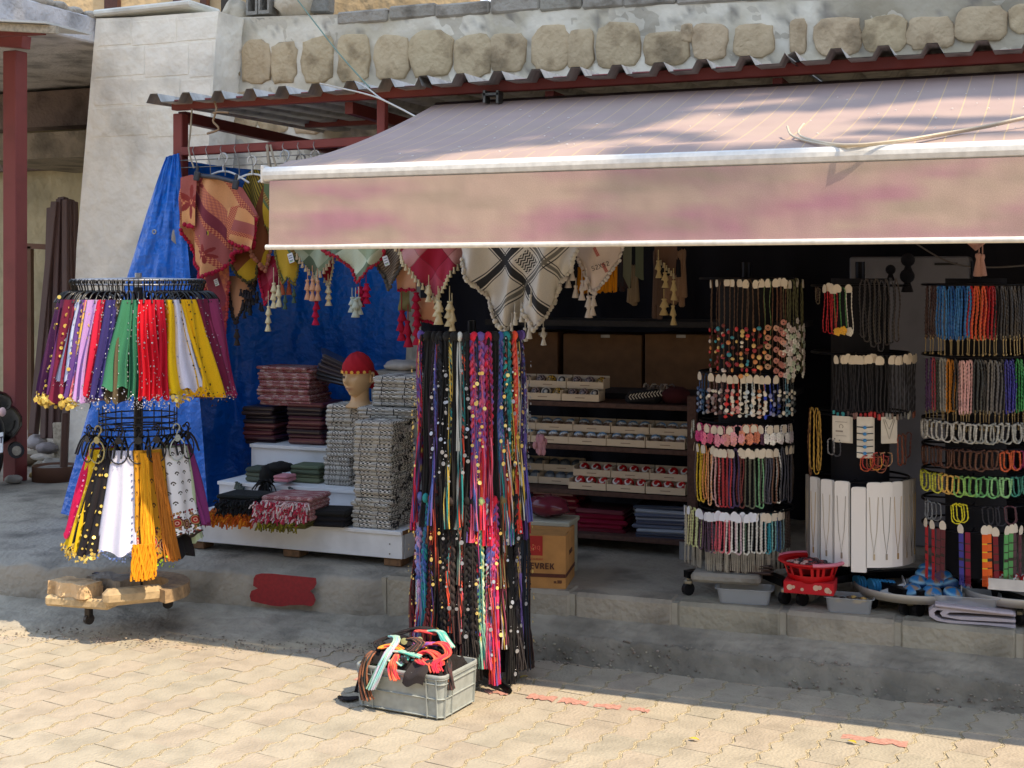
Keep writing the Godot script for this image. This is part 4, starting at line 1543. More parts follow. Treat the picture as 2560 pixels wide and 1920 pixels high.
		for q in g:
			if q[3] == 17:
				for w in (2 if e[6] != "gold" else 3):
					hem.append([q[0] + Vector3(rnd(-0.012, 0.012), rnd(-0.035, 0.008), rnd(-0.012, 0.012)), q[1]])
			elif (q[2] == 0 or q[2] == q[4] - 1) and rng.randf() < (0.5 if e[6] != "gold" else 0.55):
				sq.append([q[0] + Vector3(0, rnd(-0.015, 0.015), 0), q[1]])
			elif q[2] % 4 == 2 and rng.randf() < (0.2 if k in [8, 12, 13, 14, 19] else 0.05 if k in [0, 1, 4, 7, 17, 18, 20] else 0.0):
				sq.append([q[0] + Vector3(0, rnd(-0.015, 0.015), 0), q[1]])
		sequins(tr, sq, big if e[6] != "dark" else 0.004, 0.45)
		sequins(tr, hem, 0.0078 if e[6] == "gold" else 0.0027, 0.5)
		part(s, "sequins", tr, m_sequin, "", true)
	for k in 9:
		var a0 = lerpf(1.55, TAU - 1.55, k / 9.0)
		var a1 = lerpf(1.55, TAU - 1.55, (k + 1) / 9.0)
		var cc: Color = [L(150, 40, 90), L(40, 60, 120), L(200, 160, 30), L(60, 110, 90), L(130, 30, 50), L(190, 190, 210), L(90, 50, 120), L(180, 30, 40), L(80, 36, 90)][k]
		var body = fan_piece(c, t, rp, [a0, a1, a0, a1], 1.5, 1.05, 0.35, 0.43, 0.18, cc, 2.0, 0.012)
		single("plain_scarf", "%s scarf on the far side of the carousel's top tier" % ["rose", "blue", "mustard", "sea green", "brick red", "grey white", "violet", "scarlet", "plum"][k], "scarf", body, m_cloth, "scarves on the far side of the carousel")

	var white_tex = flower_texture(Color(0.93, 0.93, 0.94), 1)
	var ochre_tex = flower_texture(Color(0.78, 0.55, 0.1), 2)
	var low = [
		[-0.985, -0.9, -0.66, -0.6, L(232, 20, 96), 0.375, "rosesil", 1.0, "hot pink scarf with silver specks, first of the lower tier by the yard"],
		[-0.96, -0.82, -0.62, -0.5, L(238, 200, 24), 0.33, "gold", 2.0, "yellow crinkled scarf between the pink and the black ones below"],
		[-0.9, -0.52, -0.5, -0.34, L(30, 28, 34), 0.315, "gold", 3.0, "black scarf dotted with gold sequins on the lower tier"],
		[-0.56, 0.0, -0.345, -0.07, L(226, 228, 252), 0.325, "blue", 2.2, "plain white scarf with a thin blue bead line on the lower tier"],
		[-0.02, 0.2, -0.07, 0.07, L(240, 152, 16), 0.3, "", 1.6, "orange printed scarf under the long orange tassels"],
		[0.16, 0.47, 0.07, 0.34, L(206, 140, 22), 0.29, "leaf", 1.4, "ochre scarf with dark sprigs and a flowered border"],
		[0.46, 0.84, 0.34, 0.62, L(240, 240, 240), 0.375, "", 1.4, "white scarf with sprigs and a red paisley border on the lower tier"],
		[0.8, 0.9, 0.6, 0.66, L(196, 214, 176), 0.34, "", 1.0, "narrow pale green scarf hanging at the end of the lower tier"],
		[0.86, 0.96, 0.64, 0.72, L(150, 60, 130), 0.4, "", 1.0, "magenta scarf behind the pale green one on the lower tier"],
		[0.4, 0.8, 0.3, 0.6, L(24, 22, 26), 0.285, "", 2.0, "black scarf showing below the white flowered one"],
	]
	for k in low.size():
		var e: Array = low[k]
		var a = [asin(clampf(e[2] / 0.76, -0.99, 0.99)), asin(clampf(e[3] / 0.76, -0.99, 0.99)), asin(e[0]), asin(e[1])]
		var g = []
		var rb = 0.325 - (0.03 if k == 9 else 0.004 * (k % 2))
		var body = fan_piece(c, t, rp, a, 0.852 if k != 9 else 0.62, e[5] + 0.09, 0.245 - (0.03 if k == 9 else 0.0), rb, 0.13, e[4], e[7], 0.008, [], g)
		var s = thing("printed_scarf", e[8], "scarf", Vector3(c.x, e[5], c.z) + (t * cos((a[2] + a[3]) * 0.5) + rp * sin((a[2] + a[3]) * 0.5)) * 0.3, "scarves on the lower tier of the carousel")
		var m: Material = m_cloth
		if k in [4, 5, 6]:
			m = StandardMaterial3D.new()
			m.albedo_texture = white_tex if k == 6 else ochre_tex
			m.roughness = 0.9
			for q in body.t.size():
				body.t[q] = Vector2(body.t[q].x, body.t[q].y)
		part(s, "cloth", body, m)
		if e[6] in ["gold", "blue", "rosesil", "leaf"]:
			var tr = MB.new()
			tr.col = gold if e[6] == "gold" else L(110, 130, 180) if e[6] == "blue" else L(250, 160, 200) if e[6] == "rosesil" else L(160, 190, 30)
			var sq = []
			for q in g:
				if q[3] == 17 and e[6] != "rosesil":
					for w in 2:
						sq.append([q[0] + Vector3(rnd(-0.01, 0.01), rnd(-0.03, 0.006), rnd(-0.01, 0.01)), q[1]])
				elif k == 2 and q[2] % 4 == 1 and rng.randf() < 0.36:
					sq.append([q[0], q[1]])
				elif k in [0, 1, 3] and q[2] == q[4] - 3 and rng.randf() < 0.7:
					sq.append([q[0], q[1]])
			sequins(tr, sq, 0.0062 if e[6] == "gold" else 0.004, 0.4)
			part(s, "sequins", tr, m_sequin, "", true)
	for q in [[-0.06, 0.19, 0.12, L(250, 164, 18), "orange tassel fringe hanging lowest of all on the carousel", 30], [0.06, 0.2, 0.55, L(250, 178, 30), "bunch of long yellow-orange threads down the side of the orange scarf", 26], [0.36, 0.5, 0.33, L(196, 120, 36), "brown-orange thread fringe between the ochre and the white scarf", 26]]:
		mb = MB.new()
		for k in q[5]:
			var f: float = k / (q[5] - 1.0)
			var hi: float = 0.46 if q[2] < 0.2 else 0.84
			var lo: float = 0.3 if q[2] < 0.2 else 0.34 if q[2] > 0.5 else 0.37
			var a0 = asin(lerpf(q[0], q[1], f) * (1.0 if q[2] < 0.2 else 0.6) + (0.0 if q[2] < 0.2 else 0.02))
			var a1 = asin(lerpf(q[0], q[1], f))
			mb.col = vary(q[3], 0.14)
			var pts = PackedVector3Array()
			for s in 7:
				var g2 = s / 6.0
				pts.append(round_at(c, t, rp, lerpf(a0, a1, g2) + 0.03 * sin(g2 * 5.0 + k * 1.7), lerpf(0.34 if q[2] < 0.2 else 0.26, 0.34, g2) + 0.004 * sin(k * 2.1), lerpf(hi, lo + 0.02 * rng.randf(), g2)))
			mb.tube(pts, 0.0052 if q[2] < 0.2 else 0.0034, 5)
		single("tassel_fringe", q[4], "fringe", mb, m_cloth)
	for e in [[-0.62, L(34, 32, 30), "black"], [-0.5, L(190, 178, 120), "olive"], [-0.24, L(40, 40, 44), "black"], [0.0, L(38, 36, 36), "black"], [0.22, L(40, 38, 38), "black"], [0.48, L(208, 220, 214), "clear"], [0.62, L(44, 42, 40), "black"]]:
		var a = asin(e[0] / 0.76)
		mb = MB.new()
		mb.col = e[1]
		var ctr = round_at(c, t, rp, a, 0.256, 0.846)
		var tg = t * -sin(a) + rp * cos(a)
		var nn = t * cos(a) + rp * sin(a)
		var ring = PackedVector3Array()
		for k in 20:
			var an = TAU * k / 20.0
			ring.append(ctr + tg * cos(an) * 0.042 + Vector3.UP * sin(an) * 0.05 + nn * 0.008)
		mb.tube(ring, 0.0032, 5, true)
		mb.disc(ctr + Vector3.UP * 0.05 + nn * 0.008, nn, 0.016, 0.004, 10)
		var hk2 = PackedVector3Array([ctr + Vector3.UP * 0.06])
		for k in 8:
			var an = lerpf(-1.2, 3.3, k / 7.0)
			hk2.append(ctr + Vector3.UP * 0.095 + tg * cos(an) * 0.018 + Vector3.UP * sin(an) * 0.018)
		mb.tube(hk2, 0.0034, 5)
		single("ring_hanger", "%s plastic ring hanger above the %s on the carousel's lower tier" % [e[2], ["pink scarf", "yellow scarf", "plain white scarf", "orange scarf", "ochre scarf", "white flowered scarf", "magenta scarf"][[-0.62, -0.5, -0.24, 0.0, 0.22, 0.48, 0.62].find(e[0])]], "hanger", mb, m_plastic, "ring hangers on the carousel's lower tier")
	for k in 20:
		mb = MB.new()
		mb.col = vary(L(28, 26, 26), 0.3)
		var a = lerpf(-1.5, 1.5, (k + 0.5) / 20.0) + rnd(-0.05, 0.05)
		var ctr = round_at(c, t, rp, a, 0.2 + rng.randf() * 0.03, 0.905)
		var nn = t * cos(a) + rp * sin(a)
		mb.tube(curve([ctr - nn * 0.06 + Vector3(0, -0.06, 0), ctr - nn * 0.02 + Vector3(0, -0.015, 0), ctr + Vector3(0, 0.0, 0), ctr + nn * 0.03 + Vector3(0, -0.03, 0), ctr + nn * 0.05 + Vector3(0, -0.085, 0)], 10), 0.005, 5)
		mb.tube(curve([ctr, ctr + Vector3(0, 0.02, 0), ctr - nn * 0.012 + Vector3(0, 0.034, 0), ctr - nn * 0.024 + Vector3(0, 0.022, 0)], 7), 0.003, 5)
		single("black_hanger", "small black hanger bunched with others on the carousel's lower prongs", "hanger", mb, m_plastic, "black hangers bunched on the lower prongs")

func dot(im: Image, c: Vector2, r: float, col: Color) -> void:
	var w = im.get_width()
	var h = im.get_height()
	for y in range(int(c.y - r), int(c.y + r) + 1):
		for x in range(int(c.x - r), int(c.x + r) + 1):
			if x >= 0 and y >= 0 and x < w and y < h and Vector2(x, y).distance_to(c) <= r:
				im.set_pixel(x, y, col)

func flower_texture(ground: Color, kind: int) -> ImageTexture:
	var im = Image.create(256, 512, false, Image.FORMAT_RGB8)
	im.fill(ground)
	var r = RandomNumberGenerator.new()
	r.seed = 5 + kind
	for j in 6:
		for i in 4:
			var c = Vector2(34 + i * 62 + (31 if j % 2 else 0), 36 + j * 56)
			for k in 5:
				var an = -PI * (0.1 + 0.2 * k)
				dot(im, c + Vector2(cos(an), sin(an)) * 11.0, 4.0, Color(0.26, 0.24, 0.2) if kind == 1 else Color(0.3, 0.18, 0.06))
			dot(im, c + Vector2(0, 4), 4.5, Color(0.3, 0.3, 0.25) if kind == 1 else Color(0.34, 0.2, 0.08))
	for k in 260:
		var q = Vector2(r.randf() * 256.0, 512.0 - pow(r.randf(), 1.5) * 150.0)
		dot(im, q, r.randf_range(3.0, 8.0), [Color(0.24, 0.34, 0.16), Color(0.55, 0.1, 0.1), Color(0.4, 0.08, 0.1), Color(0.66, 0.5, 0.28), Color(0.2, 0.18, 0.16)][r.randi() % 5])
	for i in 5:
		var c = Vector2(i * 62 + 6, 440 - (14 if i % 2 else 0))
		dot(im, c, 30, Color(0.24, 0.14, 0.1))
		dot(im, c, 26, Color(0.7, 0.56, 0.36))
		dot(im, c, 20, Color(0.66, 0.1, 0.1) if i % 2 else Color(0.36, 0.1, 0.1))
		dot(im, c, 11, Color(0.85, 0.7, 0.6))
		dot(im, c, 6, Color(0.5, 0.06, 0.08))
	for x in 256:
		for y in range(500, 512):
			im.set_pixel(x, y, Color(0.2, 0.15, 0.1))
	return ImageTexture.create_from_image(im)

# ---- braids ----

func braid(mb: MB, pts: PackedVector3Array, w: float, cols: Array, loose_from := 0.7, twist := 0.0) -> void:
	var m = pts.size()
	var ln = 0.0
	for k in m - 1:
		ln += pts[k].distance_to(pts[k + 1])
	var waves = ln * loose_from / (w * 2.4)
	var out_dir = Vector3(pts[0].x + 2.206, 0, pts[0].z - 0.5).normalized()
	var side = Vector3.UP.cross(out_dir).normalized()
	for s in 3:
		var P = PackedVector3Array()
		var r = []
		var cc = PackedColorArray()
		var many = 60
		var cur: Color = cols[0]
		for k in many:
			var f = k / (many - 1.0)
			var q = f * (m - 1.0)
			var i0 = mini(int(q), m - 2)
			var base = pts[i0].lerp(pts[i0 + 1], q - i0)
			var g = minf(f / loose_from, 1.0)
			var ph = TAU * (g * waves + s / 3.0)
			var loose = maxf(0.0, f - loose_from) / (1.0 - loose_from + 0.001)
			P.append(base + side * (sin(ph) * w * 0.34 + (s - 1) * w * 0.25 * loose) + out_dir * (sin(ph * 2.0) * w * 0.16))
			r.append(w * 0.215 * (1.0 - 0.45 * loose) * rnd(0.85, 1.12))
			if k % 2 == 0:
				cur = vary(cols[rng.randi() % cols.size()].lerp(cols[rng.randi() % cols.size()], rng.randf() * 0.6), 0.25)
			cc.append(cur)
		mb.tube(P, r, 5, false, cc)

func strands(mb: MB, pts: PackedVector3Array, w: float, cols: Array, many: int, thick: float) -> void:
	for s in many:
		var P = PackedVector3Array()
		var off = Vector3(rnd(-1, 1), 0, rnd(-1, 1)) * w * 0.45
		var ph = rng.randf() * TAU
		var cc = PackedColorArray()
		var c0: Color = cols[rng.randi() % cols.size()]
		var c1: Color = cols[rng.randi() % cols.size()]
		for k in 16:
			var f = k / 15.0
			var q = f * (pts.size() - 1.0)
			var i0 = mini(int(q), pts.size() - 2)
			P.append(pts[i0].lerp(pts[i0 + 1], q - i0) + off * (0.4 + 0.6 * f) + Vector3(sin(f * 7.0 + ph), 0, cos(f * 6.0 + ph)) * 0.004)
			cc.append(c0.lerp(c1, 0.5 + 0.5 * sin(f * 11.0 + ph)))
		mb.tube(P, thick, 5, false, cc)

func build_braid_stand() -> void:
	var c = Vector3(-2.206, 0, 0.5)
	var t = Vector3(0.407, 0, 0.913)
	var rp = Vector3(0.913, 0, -0.407)
	var st = thing("braid_stand", "tall round stand with two rings, covered with hanging hair braids", "display stand", Vector3(-2.206, 0, 0.5))
	var mb = MB.new()
	mb.col = L(30, 30, 32)
	mb.tube(PackedVector3Array([c + Vector3(0, 0.03, 0), c + Vector3(0, 1.43, 0)]), 0.016, 10)
	part(st, "pole", mb, m_metal)
	for q in [[1.375, 0.2], [0.735, 0.215]]:
		mb = MB.new()
		mb.col = L(28, 28, 30)
		var ring = PackedVector3Array()
		for k in 32:
			ring.append(round_at(c, t, rp, TAU * k / 32.0, q[1], q[0]))
		mb.tube(ring, 0.007, 6, true)
		for k in 4:
			mb.tube(PackedVector3Array([c + Vector3(0, q[0], 0), round_at(c, t, rp, TAU * k / 4.0, q[1], q[0])]), 0.006, 5)
		part(st, "ring", mb, m_metal)
	for k in 3:
		mb = MB.new()
		mb.col = L(22, 22, 24)
		var a = [0.55, -1.4, 2.6][k]
		mb.tube(PackedVector3Array([c + Vector3(0, 0.05, 0), round_at(c, t, rp, a, 0.28, 0.012)]), 0.012, 6)
		part(st, "foot", mb, m_metal)
	var K = L(24, 22, 25)
	var K2 = L(38, 34, 36)
	var R = L(226, 36, 62)
	var O = L(250, 92, 60)
	var V = L(112, 90, 166)
	var PU = L(74, 50, 112)
	var TE = L(44, 148, 150)
	var PI_ = L(236, 110, 140)
	var GD = L(232, 196, 84)
	var SV = L(222, 226, 228)
	var BL = L(70, 96, 170)
	var LI = L(190, 214, 140)
	var W = L(216, 220, 214)
	var upper = [
		[-0.97, [V, L(150, 40, 60), GD, V], 0.036, 0.6, "", "violet and red braid with gold discs, the outermost by the white display", [R, L(120, 60, 130)], "gold"],
		[-0.83, [K, K2], 0.042, 0.95, "flat", "black cloth headband next to the outermost violet braid", [K, L(70, 40, 46)], ""],
		[-0.7, [K, K2, L(60, 40, 56)], 0.034, 0.8, "", "black braid with a dull red thread, upper tier", [L(190, 60, 60), L(230, 120, 60), K], ""],
		[-0.6, [K, L(40, 42, 50)], 0.034, 0.9, "", "black braid strung with silver discs and pale beads", [L(150, 60, 50), K], "silver"],
		[-0.46, [K], 0.046, 0.95, "flat", "broad black headband between two silver disc strings", [L(90, 70, 66), K], "silver"],
		[-0.32, [K, K2], 0.05, 0.96, "flat", "broad black headband beside the silver corded one", [K, L(60, 52, 54)], ""],
		[-0.22, [W, L(130, 150, 150), K], 0.03, 0.5, "cords", "black headband with straight silver cords and a teal tip", [TE, W, K], ""],
		[-0.1, [K, K2], 0.04, 0.95, "flat", "black headband with a silver disc string beside the first red braid", [K], "silver"],
		[0.04, [R, V, PI_, V], 0.04, 0.6, "", "red and violet braid, first of the red group", [R, O, PI_, V], ""],
		[0.16, [V, R, V, PI_], 0.042, 0.62, "", "red and violet braid with a string of gold discs", [R, O, PI_, L(210, 60, 90)], "gold"],
		[0.3, [R, L(150, 40, 90), V], 0.038, 0.55, "", "red and purple braid tied with a red knot, last of the red group", [R, L(226, 40, 90)], ""],
		[0.43, [K], 0.046, 0.97, "flat", "wide black headband between the red group and the blue braid", [K, K2], ""],
		[0.53, [BL, L(120, 120, 170), L(96, 70, 130)], 0.034, 0.65, "", "dusty blue and purple braid beside the teal one", [TE, BL, L(150, 80, 90)], "gold"],
		[0.64, [TE, L(60, 170, 160), L(36, 110, 120)], 0.044, 0.7, "", "thick teal braid with a heavy top knot", [TE, W, V], ""],
		[0.72, [L(60, 50, 30), GD, K], 0.024, 0.7, "", "thin black and gold braid behind the teal one", [K, GD], "gold"],
		[0.8, [O, R, L(240, 130, 110)], 0.036, 0.72, "", "orange-red braid curling outwards at its end", [R, O], "gold"],
		[0.89, [PU, K, L(60, 44, 90)], 0.04, 0.6, "", "dark purple braid beside the orange-red one", [V, PU, BL], ""],
		[0.95, [V, BL, K, W], 0.034, 0.6, "", "navy and violet braid with loose purple ends", [V, L(120, 100, 200), BL], "silver"],
		[0.99, [K, W, K, L(150, 40, 46)], 0.026, 0.75, "", "black and white corded braid, outermost by the shelves", [L(150, 40, 46), R], ""],
	]
	var fr = [0.028, 0.0, 0.02]
	for k in upper.size():
		make_braid(upper[k], c, t, rp, 1.385, 0.6 + 0.035 * sin(k * 2.3), 0.206, 0.226, "upper tier")
	var lower = [
		[-0.985, [L(110, 40, 44), K, L(90, 60, 60)], 0.03, 0.8, "", "dark red and black braid with brass discs, lower tier edge", [L(130, 36, 40)], "gold"],
		[-0.9, [L(120, 130, 200), L(196, 150, 190), BL], 0.042, 0.66, "", "blue and lilac braid, lower tier, ending in pale pink threads", [W, L(210, 170, 200), L(150, 190, 220)], "gold"],
		[-0.8, [TE, L(36, 110, 130), BL], 0.034, 0.6, "", "teal and blue braid beside the lilac one, lower tier", [L(40, 120, 150), TE], ""],
		[-0.7, [L(100, 22, 32), L(70, 20, 28)], 0.034, 0.9, "", "maroon braid on the lower tier", [L(90, 24, 30)], ""],
		[-0.58, [K, O, K, K2], 0.04, 0.95, "flat", "black headband with an orange knot high up, lower tier", [K], "gold"],
		[-0.46, [K, K2, L(60, 50, 44)], 0.036, 0.8, "", "black braid with big brass discs near the crate", [K, K2], "gold"],
		[-0.34, [L(62, 50, 48), K2], 0.042, 0.7, "", "dark brown braid with crumpled cloth ends above the crate", [L(58, 46, 46)], ""],
		[-0.2, [L(120, 150, 140), K, L(190, 110, 90)], 0.03, 0.5, "cords", "striped thread headband with a short tassel, lower tier", [L(90, 60, 56), K], "silver"],
		[-0.08, [K, L(44, 40, 40)], 0.04, 0.75, "", "black braid carrying one large silver disc", [K, L(52, 46, 46)], "silver"],
		[0.04, [L(48, 42, 42), K], 0.042, 0.8, "", "charcoal braid beside the lime one", [L(54, 48, 46)], ""],
		[0.16, [LI, W, L(230, 220, 130), TE], 0.036, 0.75, "", "lime, yellow and white braid on the lower tier", [L(140, 190, 170)], ""],
		[0.29, [V, W, PI_, BL], 0.034, 0.7, "", "violet and white beaded braid that turns pink below", [R, PI_], "silver"],
		[0.39, [R, L(240, 60, 120), V], 0.038, 0.4, "", "pink, red and violet headband hanging lowest by the crate corner", [L(240, 50, 110), O, V], "gold"],
		[0.52, [L(130, 110, 70), L(90, 110, 90), L(190, 90, 60), K], 0.046, 0.45, "cords", "rainbow striped thread headband with a dark tassel", [L(150, 70, 90), K, L(120, 90, 60)], ""],
		[0.66, [K, K2], 0.044, 0.96, "flat", "black velvet headband reaching the ground beside the pink one", [K], "silver"],
		[0.78, [L(30, 28, 32), L(66, 60, 60)], 0.04, 0.7, "", "black braid with grey cloth ends and silver discs", [L(60, 54, 54)], "silver"],
		[0.89, [L(28, 34, 50), K], 0.05, 0.95, "flat", "navy black headband near the cardboard box", [K, L(30, 34, 46)], ""],
		[0.97, [K, L(60, 44, 30)], 0.028, 0.9, "", "thin black braid with a line of brass discs, outermost by the box", [K, L(70, 40, 34)], "gold"],
	]
	for k in lower.size():
		make_braid(lower[k], c, t, rp, 0.75, [0.14, 0.12, 0.12, 0.16, 0.06, 0.05, 0.04, 0.2, 0.06, 0.05, 0.1, 0.1, 0.035, 0.17, 0.02, 0.07, 0.06, 0.05][k], 0.222, 0.238, "lower tier")
	var names = ["crimson", "violet", "teal", "orange", "blue", "pink", "silver", "gold"]
	var tints = [R, V, TE, O, BL, PI_, W, GD]
	for k in 16:
		var up = k < 8
		var ca: int = k % 8
		var cb: int = (ca * 3 + (1 if up else 4)) % 8
		if ca == cb:
			cb = (cb + 1) % 8
		var e = [-0.9 + 0.245 * (k % 8) + rnd(-0.05, 0.05), [K, tints[ca], K2, tints[cb], K], 0.017, 0.66, "", "thin %s and %s braid mixed with black among the %s braids" % [names[ca], names[cb], "upper" if up else "lower"], [tints[ca], K, tints[cb]], ["gold", "", "silver", ""][k % 4]]
		make_braid(e, c, t, rp, 1.37 if up else 0.74, 0.64 + 0.05 * sin(k * 3.1) if up else 0.16 + 0.08 * sin(k * 2.7), 0.216, 0.243, "upper tier" if up else "lower tier")
	for k in 26:
		mb = MB.new()
		var a = TAU * k / 26.0
		var up = k % 2 == 0
		mb.col = vary(K, 0.3)
		var pts = PackedVector3Array()
		for s in 10:
			var f = s / 9.0
			pts.append(round_at(c, t, rp, a + 0.02 * sin(f * 7.0 + k), lerpf(0.185, 0.205, f), lerpf(1.37, 0.62, f) if up else lerpf(0.74, 0.06, f)))
		mb.col = vary(L(22, 20, 23), 0.3)
		band(mb, pts, c, 0.085)
		single("black_headband", "plain black headband in the dark inside of the braid stand's %s" % ("upper tier" if up else "lower tier"), "headband", mb, m_cloth, "black headbands inside the %s of the braid stand" % ("upper tier" if up else "lower tier"))

# a flat cloth band along a line, rippled across
func band(mb: MB, pts: PackedVector3Array, c: Vector3, w: float) -> void:
	var P = PackedVector3Array()
	var nu = 9
	var ph = rng.randf() * TAU
	for k in pts.size():
		var od = Vector3(pts[k].x - c.x, 0, pts[k].z - c.z).normalized()
		var sd = Vector3.UP.cross(od).normalized()
		for i in nu:
			var s = i / (nu - 1.0) - 0.5
			P.append(pts[k] + sd * s * w * (0.9 + 0.12 * sin(k * 1.1 + ph)) + od * (0.008 * sin(s * 17.0 + ph + k * 0.35) - absf(s) * 0.02))
	mb.grid(P, nu, pts.size())

func make_braid(e: Array, c: Vector3, t: Vector3, rp: Vector3, ytop: float, ybot: float, rt: float, rb: float, tier: String) -> void:
	var a = asin(e[0])
	var s = thing("hair_braid" if e[4] == "" else "headband", e[5], "hair braid" if e[4] == "" else "headband", round_at(c, t, rp, a, rb, ybot), "braids on the %s of the stand" % tier)
	var pts = PackedVector3Array()
	var ph = rng.randf() * TAU
	for k in 16:
		var f = k / 15.0
		pts.append(round_at(c, t, rp, a + 0.035 * sin(f * 5.0 + ph) * f, lerpf(rt, rb, f) + 0.006 * sin(f * 8.0 + ph), lerpf(ytop, ybot, f)))
	var mb = MB.new()
	if e[4] == "flat":
		mb.col = e[1][0]
		band(mb, pts, c, e[2] * 1.5)
		strands(mb, pts, e[2] * 1.1, e[1], 7, 0.0032)
		part(s, "band", mb, m_cloth)
	elif e[4] == "cords":
		strands(mb, pts.slice(0, 10), e[2], e[1], 12, 0.003)
		part(s, "cords", mb, m_cloth)
	else:
		braid(mb, pts, e[2] * 0.9, e[1], e[3])
		strands(mb, pts, e[2] * 0.95, e[1] + e[6], 9, 0.0017)
		part(s, "plait", mb, m_cloth)
	mb = MB.new()
	if e[4] != "flat":
		strands(mb, pts.slice(8 if e[3] < 0.7 else 11), e[2] * 1.15, e[6], 18, 0.0031)
		part(s, "loose_ends", mb, m_cloth)
	mb = MB.new()
	mb.col = e[1][0]
	mb.ball(round_at(c, t, rp, a, rt + 0.004, ytop - 0.01), Vector3(e[2] * 0.42, 0.02, e[2] * 0.42), 8, 5)
	part(s, "knot", mb, m_cloth)
	if e[7] != "":
		mb = MB.new()
		mb.col = L(236, 204, 116) if e[7] == "gold" else L(172, 174, 178)
		var n = 9 if tier == "upper tier" else 7
		var y0 = ytop - 0.13
		var od = t * cos(a) + rp * sin(a)
		for k in n:
			var y = y0 - k * (0.05 if tier == "upper tier" else 0.09) - rnd(0.0, 0.035)
			if y < ybot + 0.02:
				break
			var q = round_at(c, t, rp, a + rnd(-0.08, 0.08), rb + e[2] * 0.32 + 0.006, y)
			mb.disc(q, od + Vector3(rnd(-0.25, 0.25), rnd(-0.1, 0.35), rnd(-0.25, 0.25)), rnd(0.004, 0.0088), 0.0016, 10)
			mb.ball(q + Vector3(0, 0.017, 0), Vector3.ONE * 0.0018, 6, 4)
		part(s, "coins", mb, m_sequin, "", true)

